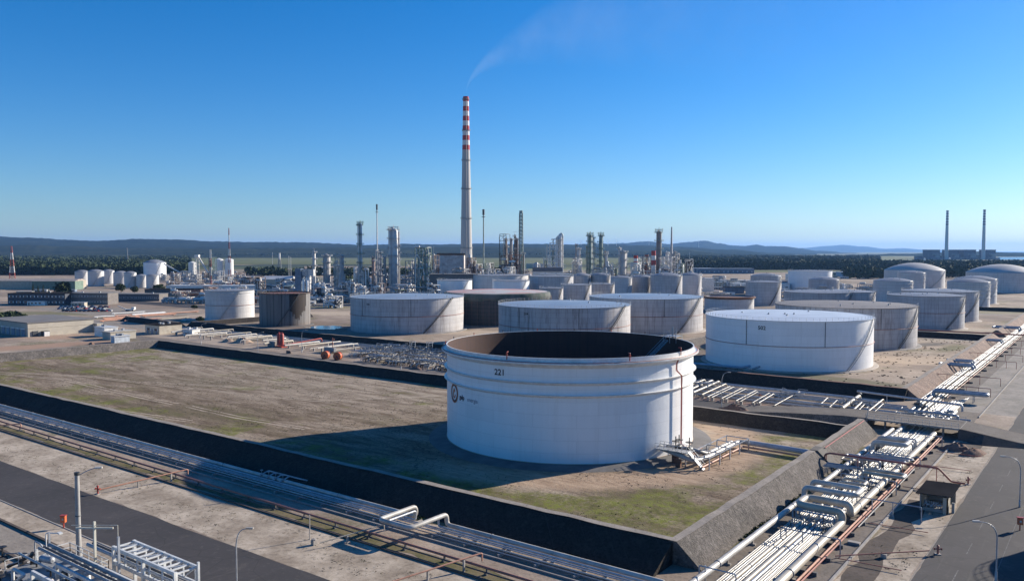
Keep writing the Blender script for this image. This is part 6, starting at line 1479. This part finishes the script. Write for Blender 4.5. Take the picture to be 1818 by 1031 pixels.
# buildings
def building(label, px, py, w, d, h, wallm, roofm, rz=0, group=None, name='building', roof='flat', win=0, cat='building', over=.3, rows=1, door=0, ridge_h=1.5, z=0, Z=None):
    c_ = at(px, Z) if Z else g(px, py); t = thing(name, label, cat, (c_[0], c_[1], z), rz, group)
    MB().box(0,0,-.1,w,d,h).build('wall', wallm, t, smooth=False)
    if roof == 'flat':
        MB().box(-over,-over,h,w+over,d+over,h+.35).build('roof', roofm, t, smooth=False)
        rn = random.Random(int(px)); r = MB()
        for k in range(rn.randint(1, 3)): x, y = rn.uniform(.1,.8)*w, rn.uniform(.2,.7)*d; r.box(x,y,h+.36,x+1.2,y+1,h+1.2)
        r.build('roof_unit', GALV, t, smooth=False)
    else:
        MB().poly([(-over,-over,h),(w+over,-over,h),(w+over,d+over,h),(-over,d+over,h),(-over,d/2,h+ridge_h),(w+over,d/2,h+ridge_h)], [(0,1,5,4),(2,3,4,5),(0,4,3),(1,2,5),(3,2,1,0)]).build('roof', roofm, t, smooth=False)
    if win:
        for r in range(rows):
            zz0 = h*(r+.35)/rows; hh = min(1.4, h/rows*.42)
            for k in range(win):
                x = w*(k+.5)/win; f = MB().box(x-w/win*.33,-.1,zz0,x+w/win*.33,.0,zz0+hh).build('window', mat('window_frame_white', (.75,.74,.7)) , t, smooth=False)
                MB().box(x-w/win*.2,-.14,zz0+.12,x+w/win*.2,-.11,zz0+hh-.12).build('pane', GLASS, f, smooth=False)
    for k in range(door):
        x = w*(k+.6)/(door+.2); MB().box(x-.6,-.12,0,x+.6,-.02,2.3).build('door', mat('blue_grey_door', (.2,.26,.34)), t, smooth=False)
    return t
# rz: local x along the camera-right axis is .64; site x axis is 0
p0 = g(52,599); 
t = thing('warehouse', 'long beige windowless warehouse with a row of loading doors at the left edge', 'building', (-416.5,171.5,0)); A_ = Vector((p0[0], p0[1]))
MB().box(-45,0,-.1,0,31,6.4).build('wall', BEIGE, t, smooth=False)
MB().box(-45.3,-.3,6.4,.3,31.3,6.8).build('roof', mat('dusty_flat_roof', (.2,.19,.18), (.15,.14,.14), .1, .9), t, smooth=False)
MB().box(.02,0,3.9,.12,31,4.2).build('trim', PALECONC if 0 else CREAM, t, smooth=False); MB().box(.02,2,0,.5,4.5,2.6).box(.02,6,0,2.2,9,2.4).build('door_bay', DGREY, t, smooth=False); MB().box(.5,6.2,0,2.9,8.6,2.2).build('cabinet', WHITE, t, smooth=False)
MB().box(.1,31,0,3.4,34,4.4).build('annex', CREAM, t, smooth=False)
for k in range(7):
    f = MB().box(-40+k*5.6,-.25,0,-36.4+k*5.6,-.02,3.4).build('loading_door', mat('blue_grey_door', (.2,.26,.34)), t, smooth=False); MB().box(-40.4+k*5.6,-.5,3.4,-36+k*5.6,-.02,3.8).build('lintel', WHITE, f, smooth=False)
building('light blue-shaded container booth, left of the beige booth', 168, 596, 9.5, 6.5, 4.2, WHITE, ROOFW, 0, name='site_booth')
building('plain beige booth between the white booth and the small container', 182, 602, 7.5, 12, 3.4, BEIGE, CREAM, 0, name='site_booth')
building('small pale metal container on the bund edge in front of the beige booth', 197, 608, 3.2, 7.0, 2.7, mat('pale_blue_metal', (.5,.55,.6)), ROOFW, 0, name='shipping_container', cat='container')
building('white hut with four dark doors behind the corner of the basin', 258, 591, 13, 12, 4.3, CREAM, ROOFD, 0, name='switch_house', door=3, win=2)
t_ = bpy.data.objects[-1]
building('small white tank-like box between the hut and the white pipes', 325, 595, 5.5, 5.5, 2.6, WHITE, ROOFW, .3, name='metal_box', cat='box')
building('long pale warehouse with a beige roof at the far left', -20, 0, 95, 18, 9, CREAM, mat('beige_roof', (.42,.36,.3)), .62, Z=870, name='warehouse', roof='gable', ridge_h=2)
building('green-walled warehouse end right of the long pale one', 56, 0, 46, 16, 9, mat('green_wall', (.18,.26,.2)), mat('beige_roof', (.42,.36,.3)), .62, Z=860, name='warehouse', roof='gable', ridge_h=2)
building('dark glass office block at the left with white roof boxes', 14, 541, 46, 22, 8.5, mat('dark_blue_facade', (.05,.06,.08)), ROOFD, .55, name='office_building', win=8, rows=2)
building('two-storey grey office with two rows of white windows', 112, 540.5, 36, 14, 8.5, mat('brown_grey_facade', (.17,.15,.14)), mat('dusty_flat_roof', (.2,.19,.18)), .55, name='office_building', win=14, rows=2)
building('long low wing stretching right of the two-storey office', 200, 534, 40, 14, 5.5, mat('brown_grey_facade', (.17,.15,.14)), mat('dusty_flat_roof', (.2,.19,.18)), .55, name='office_wing', win=12)
building('low brown building with open bays behind the row of shrubs', 257, 528, 50, 18, 7, BROWNST, ROOFD, .6, name='open_bay_building', win=8)
building('white long flat building behind the pale grey tank', 295, 516, 110, 20, 5, WHITE, ROOFW, .62, name='long_hall', win=0)
building('dark low annex under the long white hall', 328, 522, 50, 10, 4.5, BLUEG, ROOFD, .62, name='annex_building', win=7)
building('big shed with a shining metal roof left of the units', 464, 0, 33, 22, 8.5, BEIGE, ROOFW, .62, Z=930, name='shed', roof='gable', ridge_h=3.5)
building('long flat shed with a blue-green roof below the shining one', 455, 0, 34, 14, 6, DGREY, mat('blue_green_roof', (.2,.27,.28)), .62, Z=800, name='shed', roof='gable', ridge_h=2)
building('low building with a row of windows and cream wall at the left of the units', 465, 0, 24, 10, 4, mat('cream_facade', (.52,.5,.38)), ROOFD, .62, Z=735, name='low_building', win=8)
building('blue-shaded hall behind the stained tank, left', 472, 0, 13, 10, 4.5, BLUEG, ROOFW, .62, Z=660, name='hall')
building('white annex with red doors behind the stained tank', 497, 0, 7, 8, 4.5, WHITE, ROOFW, .62, Z=650, name='annex_building', door=2)
building('white gabled hall with a dirty front left of the tall chimney', 775, 0, 27, 14, zz(453,800), mat('stained_white', (.62,.58,.54), (.35,.28,.25), .25, .7), ROOFD, .62, Z=800, name='gabled_hall', roof='gable', ridge_h=2)
t = thing('dome_shed', 'dark half-round roofed shed before the white gabled hall', 'building', (*at(800,770),0), .62); MB().pipe([(0,0,13),(0,7,13)],5.6,20,0).build('vault', DGREY, t); MB().box(-5.2,0,0,5.2,7,13).build('wall', DULLC, t, smooth=False)
building('brown shuttered building behind the white tank left of centre', 762, 0, 42, 14, zz(487,700), mat('brown_grey_facade', (.17,.15,.14)), mat('dusty_flat_roof', (.2,.19,.18)), .62, Z=700, name='hall')
building('grey roofed compressor hall before the converter frame', 946, 0, 26, 12, zz(482,730), PALEC, DGREY, .62, Z=730, name='compressor_hall', win=0, roof='gable', ridge_h=3.5)
building('white long roof strip behind the grey tank cluster', 960, 0, 26, 10, zz(487,690), CREAM, ROOFW, .62, Z=690, name='hall', win=5)
building('white hall far behind the lattice flare', 934, 0, 40, 14, 11, CREAM, ROOFW, .62, Z=1900, name='hall')
building('pale blue control building with windows below the flare', 705, 0, 22, 10, 5, mat('cream_facade', (.52,.5,.38)), ROOFD, .62, Z=590, name='control_building', win=8)
building('grey blue hall left of the control building', 655, 0, 8, 8, 7, BLUEG, ROOFW, .62, Z=620, name='hall')
for i, (px, Z, w_, d_, h_, wm, rm2, nm_, wn) in enumerate([(1234,1480,32,24,9,BLUEG,ROOFW,'blue grey hall at the edge of the woods, left of the long one',0),(1239,1460,100,24,9,BLUEG,mat('blue_roof', (.3,.36,.42)),'long blue grey hall under the woods right of the units',6),(1247,820,12,10,13,WHITE,ROOFW,'bright white box building right of the domed tank row',0),(1262,900,34,12,6,CREAM,ROOFW,'pale portal building right of the bright white box',5),(1280,980,40,14,5,GALV,ROOFW,'low pale roofs right of the domed tanks',0),(1288,780,18,10,6,BLUEG,ROOFD,'shaded blue-grey cabin left of the grey flat tank',0),(1303,850,58,14,6.5,WHITE,ROOFW,'long white row of bays left of the bright white tank',9),(1400,1150,24,14,8,WHITE,mat('green_line_roof', (.25,.4,.33)),'small white hall right above the bright white tank',0),(1495,1300,76,26,7,mat('pale_blue_metal', (.5,.55,.6)),ROOFW,'long pale blue hall before the woods at the right',8),(1440,1350,70,20,5,mat('green_wall', (.18,.26,.2)),ROOFW,'low green trimmed hall before the woods',0)]):
    building(nm_, px, 0, w_, d_, h_, wm, rm2, .62, Z=Z, name='hall', win=wn)
# silos and conveyor at the left
for i, (px, x_) in enumerate([(341.5,6.7),(389,7.6),(407,7.6)]):
    Z = 1180; c_ = at(px, Z); r = x_/FPX*Z*.98; h = zz(460.5 if i else 466, Z)
    t = thing('silo', ['white silo under the conveyor head at the left','white silo left of the red and white mast','white silo directly behind the red and white mast'][i], 'silo', (c_[0], c_[1], 0)); MB().lathe([(r,6),(r,h),(.3,h+2)],24).build('shell', WHITE, t)
    for k in range(6): a = 1.05*k; MB().bar(polar(r*.9,a,0),polar(r*.9,a,6.5),.6).build('leg', GALV, t)
    MB().lathe([(r,6),(r*.3,2)],20).build('cone', GALV, t)
t = thing('conveyor', 'pale tower with two slanting conveyors behind the white tank at the left', 'conveyor', (*at(347,1170),0), .64)
ht = zz(456,1170); frame_mb(4,4,ht,6,1,1,.5).build('tower', PALEC, t); MB().box(-1,-1,ht,5,5,ht+3).build('head_house', WHITE, t, smooth=False)
MB().bar((4,2,ht),(19,2,6),1.6,1.8).build('conveyor_gallery', PALEC, t, smooth=False); MB().bar((-46,2,zz(468,1170)),(-20,2,8),1.5,1.6).bar((-20,2,8),(-4,2,7),1.2).build('conveyor_gallery', PALEC, t, smooth=False)
unit('green tower frame with stairs left of the white silos', 371, 1100, 7, 7, zz(457,1100), 8, GREENST, 21, 2, 1, npipe=6, pmats=(GREENST, GRNC))
for i in range(8):
    unit(f'low pale loading frame behind the white hall at the left, {ORD[i]} from the left', 283+i*19, 1130-20*(i % 3), 14, 8, 8+3*(i % 3), 2, (PALEC, BROWNST, GALV)[i % 3], 40+i, 3, 1, npipe=12, group='low loading frames at the left')
# generated infill of process frames, each labelled by the landmark next to it
LM = [(500,'the shiny-roofed shed'),(547,'the left white capsule'),(594,'the lattice tower'),(632,'the lone white capsule'),(670,'the pale flare'),(699,'the hoist-topped column'),(745,'the green framework'),(828,'the tall chimney'),(895,'the furnace group'),(985,'the converter frame'),(1050,'the crowned columns'),(1107,'the dark stout column'),(1160,'the striped stack'),(1200,'the right end')]
rn = random.Random(2024); cnt = {}
NU = 120
for i in range(NU):
    px = 450+(1222-450)*(i+.5)/NU+rn.uniform(-4, 4); Z = rn.choice((590,620,655,690,730,780,830,880,940)) if px < 760 else rn.choice((735,760,800,840,880,930))
    nm, lx = min(((n_, x) for x, n_ in LM), key=lambda q: abs(q[1]-px)); side = 'left' if px < lx else 'right'; dep = 'near' if Z < 790 else 'far'
    key = (nm, side, dep); cnt[key] = cnt.get(key, 0)+1
    tall = rn.random() < .25; h = (rn.uniform(23, 34) if tall else rn.uniform(12, 25)) if px > 760 else (rn.uniform(16, 28) if tall else rn.uniform(6, 15))
    if px <= 760 and Z < 700: h *= .6
    if px < 560: h *= .7
    w_ = rn.uniform(4, 7) if tall else rn.uniform(9, 22); fl = max(2, int(h/3.2)); m = rn.choice((PALEC, GALV, BROWNST, GREENST, DULLC, PALEC))
    cn = {'pale_cladding':'pale','galvanised_steel':'steel','brown_steel':'brownish','green_steel':'greenish','dull_cladding':'dull'}[m.name]
    unit(f'{ORD[cnt[key]-1]} {dep} pipe frame {side} of {nm}, {"tall" if tall else "low"}, {cn}', px, Z, w_, rn.uniform(4, 8), h, fl, m, 500+int(px), 1 if tall else 3, 1, nves=rn.randint(3, 7), npipe=rn.choice((20, 26, 34)), group='pipe frames filling the process area', pmats=rn.choice(((GALV, WHITE), (WHITE, DGREY), (WHITE, BROWNST), (PALEC, BLACK))), vm=rn.choice((WHITE, PALEC, DULLC, GALV)), t_=.5)
for i in range(30):
    px = 288+i*5.6+rn.uniform(-3,3); Z = rn.choice((640, 700, 770, 850, 940, 1020)); h = rn.uniform(3.5, 8)
    unit(f'low pipe frame in the yards left of the sheds, {ORD[i]} from the left', px, Z, rn.uniform(8, 20), rn.uniform(4, 8), h, 2, rn.choice((PALEC, GALV, BROWNST, DULLC)), 900+i, 3, 1, nves=rn.randint(1, 4), npipe=16, group='low pipe frames in the left yards', pmats=rn.choice(((GALV, WHITE), (WHITE, BROWNST), (CREAM, SALM))), vm=rn.choice((WHITE, PALEC)), t_=.4)
for i in range(34):
    px = rn.uniform(1245, 1600) if i < 24 else rn.uniform(20, 130); Z = rn.uniform(700, 1300) if i < 24 else rn.uniform(560, 800); c_ = at(px, Z); w_ = rn.uniform(6, 16)
    t = thing('site_cabin', 'small white or grey cabin among the yards beyond the tanks at the right' if i < 24 else 'small white or grey cabin among the office yards at the far left', 'cabin', (c_[0], c_[1], 0), .62, 'cabins in the yards at the right' if i < 24 else 'cabins in the yards at the left')
    MB().box(0,0,0,w_,4,3).build('wall', rn.choice((WHITE, CREAM, GALV, BLUEG)), t, smooth=False); MB().box(-.2,-.2,3,w_+.2,4.2,3.2).build('roof', ROOFW, t, smooth=False); MB().box(1,-.08,0,1.9,-.02,2.1).build('door', DGREY, t, smooth=False)
    for q in range(int(w_/3)-1): MB().box(3+q*3,-.08,1.1,4.4+q*3,-.02,2.1).build('window', GLASS, t, smooth=False)
for i in range(16):
    px = 1250+i*20+rn.uniform(-6,6); Z = rn.choice((720, 800, 900, 1050))
    unit(f'low pipe frame among the yards right of the domed tanks, {ORD[i]} from the left', px, Z, rn.uniform(10, 24), 5, rn.uniform(4, 9), 2, rn.choice((PALEC, GALV)), 950+i, 3, 1, nves=2, npipe=14, group='low pipe frames in the right yards', pmats=(GALV, WHITE), t_=.4)
# pipe bridges in front of the units
for i, (x0, x1, Z, h) in enumerate([(440,640,620,5),(560,900,655,7),(640,900,700,9),(770,880,745,19),(1000,1210,740,8),(930,1060,760,12),(440,560,720,6),(1180,1330,900,7),(180,365,700,4)]):
    a = at(x0, Z); b = at(x1, Z); L_ = math.hypot(b[0]-a[0], b[1]-a[1]); t = thing('pipe_bridge', f'long elevated pipe bridge running across the plant, {ORD[i]} of nine listed', 'pipe bridge', (a[0], a[1], 0), math.atan2(b[1]-a[1], b[0]-a[0]), 'elevated pipe bridges')
    t['label'] = ['low pipe bridge behind the stained tank','pipe bridge passing in front of the lone white vessel','pipe bridge at mid height below the flare','high green pipe bridge before the chimney foot','pipe bridge behind the domed tank row','pipe bridge at the converter frame foot','low pipe bridge before the blue-green roofed shed','pipe bridge among the pale halls at the right','low pipe run crossing the open ground at the left'][i]
    f = MB(); n_ = int(L_/7)
    for k in range(n_+1):
        x = L_*k/n_; f.bar((x,0,0),(x,0,h),.35).bar((x,3,0),(x,3,h),.35).bar((x,0,h),(x,3,h),.35)
    f.bar((0,0,h),(L_,0,h),.4).bar((0,3,h),(L_,3,h),.4); f.build('trestle', (GALV, GREENST, BROWNST)[i % 3] if i != 3 else GREENST, t)
    for q in range(5): MB().pipe([(0,.3+q*.6,h+.5),(L_*(.6+.1*q),.3+q*.6,h+.5),(L_*(.6+.1*q),.3+q*.6,1)], (.2,.3,.15,.25,.18)[q], 6).build('pipe', (WHITE, GALV, PALEC, CREAM, SALM)[q], t)
# cars
def car_proto():
    t = thing('parked_car', 'x', 'car', (0,0,0), 0, 'cars parked before the offices')
    b = MB().poly([(0,0,.35),(4.3,0,.35),(4.3,1.75,.35),(0,1.75,.35),(0,0,.85),(4.3,0,.75),(4.3,1.75,.75),(0,1.75,.85),(.1,.08,.95),(4.1,.08,.8),(4.1,1.67,.8),(.1,1.67,.95)], [(3,2,1,0),(0,1,5,4),(1,2,6,5),(2,3,7,6),(3,0,4,7),(4,5,9,8),(5,6,10,9),(6,7,11,10),(7,4,8,11),(8,9,10,11)]); 
    bo = b.build('body', None, t)
    MB().poly([(.3,.1,.95),(3.1,.1,.88),(3.1,1.65,.88),(.3,1.65,.95),(.9,.25,1.42),(2.3,.25,1.42),(2.3,1.5,1.42),(.9,1.5,1.42)], [(0,1,5,4),(1,2,6,5),(2,3,7,6),(3,0,4,7),(4,5,6,7)]).build('windows', GLASS, t)
    for x in (.8, 3.4):
        for y in (-.02, 1.57): MB().cyl((x,y,.33),(x,y+.2,.33),.33,n=12).build('wheel', BLACK, t)
    return t
CARM = [(n_, mat('car_paint_'+n_, c_, rough=.3)) for n_, c_ in (('white',(.75,.75,.75)),('silver',(.45,.46,.48)),('dark',(.05,.055,.07)),('blue',(.05,.1,.25)),('red',(.35,.04,.04)),('grey',(.2,.2,.21)))]
proto = car_proto(); rn = random.Random(12); k = 0; cc_ = {}
for row, (py0, py1) in enumerate([(546,548.5),(549.5,552),(553,555.5)]):
    for i in range(11):
        if rn.random() < .18: continue
        px = 104+row*2+i*7.8+rn.uniform(-1,1); py = py0+(py1-py0)*i/11*0+rn.uniform(-.3,.3)
        c_ = g(px, py); cn, cm = rn.choice(CARM)
        o = proto if k == 0 else copy_tree(proto); k += 1; o.location = (c_[0], c_[1], .02); o.rotation_euler.z = .6+R_(90)*(row % 2)+rn.uniform(-.05,.05)
        for ch in o.children:
            if ch.name.startswith('body'):
                ch.data = ch.data.copy(); ch.data.materials.clear(); ch.data.materials.append(cm)
        q = (row, cn); cc_[q] = cc_.get(q, 0)+1
        o['label'] = f'{cn} car in the {["back","middle","front"][row]} office parking row, {ORD[cc_[q]-1]} {cn} one from the left'
t = thing('flatbed_truck', 'white truck with a raised pale arm at the right end of the car park', 'truck', (*g(222,552),0), .5)
MB().box(0,0,.6,6,2.3,1.2).box(4.6,.1,1.2,6.6,2.2,2.7).build('body', WHITE, t); MB().bar((0,1.1,1.2),(-6,1.1,3.4),.5).build('arm', PALEC, t)
for x in (1, 2.2, 5.4): MB().cyl((x,-.05,.5),(x,.3,.5),.5,n=12).cyl((x,2.0,.5),(x,2.35,.5),.5,n=12).build('wheel', BLACK, t)
for i in range(14):
    px = 205+i*10.2+random.Random(i).uniform(-2,2); tree(px, 531-i*.12+1.4, random.Random(i).uniform(2.2,3.4), 1.8, f'round dark shrub in the row before the low building, {ORD[i]} from the left', 'shrubs in the row at the left', seed=i, m=LEAF2, n=90)
for i, (px, py, h, r) in enumerate([(59,520,8.5,1.8),(68,521,7.5,1.6),(77,522,9,1.7),(86,524,6,1.4)]):
    tree(px, py, h, r, f'narrow dark conifer before the green warehouse end, {ORD[i]} from the left', 'narrow conifers at the left', True, seed=i+30)
for i, (px, py, h, r, lb) in enumerate([(110,534,16,8,'tall bare-looking tree between the warehouses and the office'),(215,520,9,6,'broad dark tree in front of the left pale tanks'),(283,522,9,7,'broad dark tree below the tall white conical-roofed tank'),(239,521,7,4,'small tree between two broad ones at the left'),(12,566,4,8,'scruffy green bush at the left edge near the car park'),(30,566,3,5,'low scruffy bush right of the one at the left edge'),(613,507,13,13,'big dark round tree behind the bottle-shaped column'),(1024,503,14,12,'big dark tree below the converter frame'),(1640,506,9,7,'dark tree left of the right huge dome'),(1668,506,9,7,'second dark tree between the huge domes'),(345,549,3,2.5,'small bush before the pale grey tank'),(356,573,3.5,3,'dark bush at the foot of the pale grey tank')]):
    tree(px, py, h, r, lb, None, seed=60+i, n=700, m=LEAF)
# scattered low yard things so open ground is not bare: pipe stacks between tanks
rn = random.Random(99)
for i in range(16):
    px, py = rn.uniform(150,360), rn.uniform(556,572); c_ = g(px, py)
    tag(MB().pipe([(0,0,.6),(0,22,.6)],.3,8,0).pipe([(1,0,.6),(1,22,.6)],.2,8,0).box(-.5,1,0,1.5,1.5,.4).box(-.5,20,0,1.5,20.5,.4).build('pipeline', rn.choice((WHITE, CREAM, SALM)), loc=(c_[0],c_[1],0)), 'pair of pale pipes lying on the open ground left of the pale grey tank', 'pipe', 'pale pipe pairs on the open ground at the left')
for i in range(10):
    px = 1252+i*14; c_ = g(px, 531+rn.uniform(-3,3)); tag(MB().pipe([(0,0,.6),(30,0,.6)],.35,8,0).pipe([(0,1,.6),(30,1,.6)],.25,8,0).build('pipeline', (SALM, WHITE)[i % 2], loc=(c_[0],c_[1],0)), 'pale pipe pair on the reddish ground behind the low rusty-rimmed tank', 'pipe', 'pipe pairs behind the low rusty-rimmed tank')
for i in range(3):
    pass
# second crossing road with rails and pipes at the right
tag(MB().bar((-150,437,2.3),(-20,441,2.3),.5,.6).build('pipeline', REDP), 'long dark pipe along the second crossing road at the right', 'pipe')
for i, (px, Z) in enumerate([(1240,10500),(1079,8200),(1094,8300),(1060,8100),(1152,9500),(1031,8200)]):
    c_ = at(px, Z); h0 = zz(436,Z); t = thing('wind_turbine', f'tiny white wind turbine on the distant ridge, {ORD[i]} listed', 'wind turbine', (c_[0], c_[1], h0-70), .6, 'wind turbines on the ridge')
    t['label'] = ['white wind turbine below the right-hand peak','wind turbine on the ridge above the crowned columns, middle','wind turbine on the ridge, right of the middle one','wind turbine on the ridge, left of the middle one','white wind turbine left of the brown column on the far slope','wind turbine on the ridge right of the converter frame'][i]
    MB().cyl((0,0,0),(0,0,120),2.4,1.4,n=8).build('tower', WHITE, t)
    for q in range(3): a = 2.1*q+i; MB().bar((0,-3,120),(38*math.sin(a),-3,120+38*math.cos(a)),2.0,.8).build('blade', WHITE, t)
# ================================================================== SMOKE AND HAZE
SMOKE_D = .045
sm = bpy.data.materials.new('smoke'); sm.use_nodes = True; nt = sm.node_tree; nt.nodes.remove(nt.nodes['Principled BSDF'])
pv = nn(nt, 'ShaderNodeVolumePrincipled'); pv.inputs['Color'].default_value = (.9,.92,.95,1); pv.inputs['Anisotropy'].default_value = .3
tc = nn(nt, 'ShaderNodeTexCoord'); n1 = noi(nt, tc.outputs['Object'], .03, 3, .6); sx = nn(nt, 'ShaderNodeSeparateXYZ'); nt.links.new(tc.outputs['Object'], sx.inputs[0])
S_ = mth(nt, 'MAXIMUM', sx.outputs[0], .01)
zc_ = mth(nt, 'MULTIPLY', mth(nt, 'POWER', S_, .46), 8.6); rad_ = mth(nt, 'ADD', mth(nt, 'MULTIPLY', S_, .36), 2.5)
dz = mth(nt, 'SUBTRACT', sx.outputs[2], zc_); d2 = mth(nt, 'ADD', mth(nt, 'MULTIPLY', dz, dz), mth(nt, 'MULTIPLY', sx.outputs[1], sx.outputs[1]))
q_ = mth(nt, 'MAXIMUM', mth(nt, 'SUBTRACT', 1.0, mth(nt, 'DIVIDE', d2, mth(nt, 'MULTIPLY', rad_, rad_))), 0.0)
base_d = mth(nt, 'DIVIDE', SMOKE_D, mth(nt, 'ADD', mth(nt, 'MULTIPLY', rad_, .35), 1.0))
fade_ = mth(nt, 'POWER', 2.718, mth(nt, 'DIVIDE', S_, -230.0)); base_d = mth(nt, 'MULTIPLY', base_d, fade_)
dn = mth(nt, 'MULTIPLY', mth(nt, 'MULTIPLY', q_, rng(nt, n1, .32, .72, .15, 1)), base_d)
nt.links.new(dn, pv.inputs['Density']); nt.links.new(pv.outputs[0], nt.nodes['Material Output'].inputs['Volume'])
sp_ = MB(); N = 16; ss_ = [.2, 2, 5, 10, 18, 30, 48, 70, 100, 140, 190, 250, 320, 400, 500, 620]
for s_ in ss_:
    zc0 = 8.6*s_**.46; rr_ = 2.5+.36*s_
    for k in range(N): a = 2*math.pi*k/N; sp_.v.append((s_, rr_*math.cos(a), zc0+rr_*math.sin(a)))
for i in range(len(ss_)-1):
    for k in range(N): j = (k+1) % N; sp_.f.append((i*N+k, i*N+j, (i+1)*N+j, (i+1)*N+k))
sp_.f.append(tuple(range(N))); sp_.f.append(tuple((len(ss_)-1)*N+k for k in reversed(range(N))))
so_ = sp_.build('smoke', sm, loc=(cc[0], cc[1], ct+.3)); so_.rotation_euler.z = math.atan2(.6, .8)+.12
tag(so_, 'thin white smoke trailing right from the top of the tall chimney', 'smoke', kind='stuff')
hz = bpy.data.materials.new('haze'); hz.use_nodes = True; nt = hz.node_tree; nt.nodes.remove(nt.nodes['Principled BSDF'])
pv = nn(nt, 'ShaderNodeVolumePrincipled'); pv.inputs['Color'].default_value = (.27,.53,1,1); pv.inputs['Density'].default_value = HAZE_D; pv.inputs['Anisotropy'].default_value = .2
nt.links.new(pv.outputs[0], nt.nodes['Material Output'].inputs['Volume'])
hb = MB().box(-45000,-2500,-1.2,45000,45500,400).build('haze', hz, loc=(0,0,0), smooth=False); tag(hb, kind='stuff')
sc.cycles.volume_step_rate = 4.0; sc.cycles.volume_max_steps = 128; sc.cycles.volume_preview_step_rate = 4.0; sc.cycles.max_bounces = 5; sc.cycles.diffuse_bounces = 3; sc.cycles.volume_bounces = 0
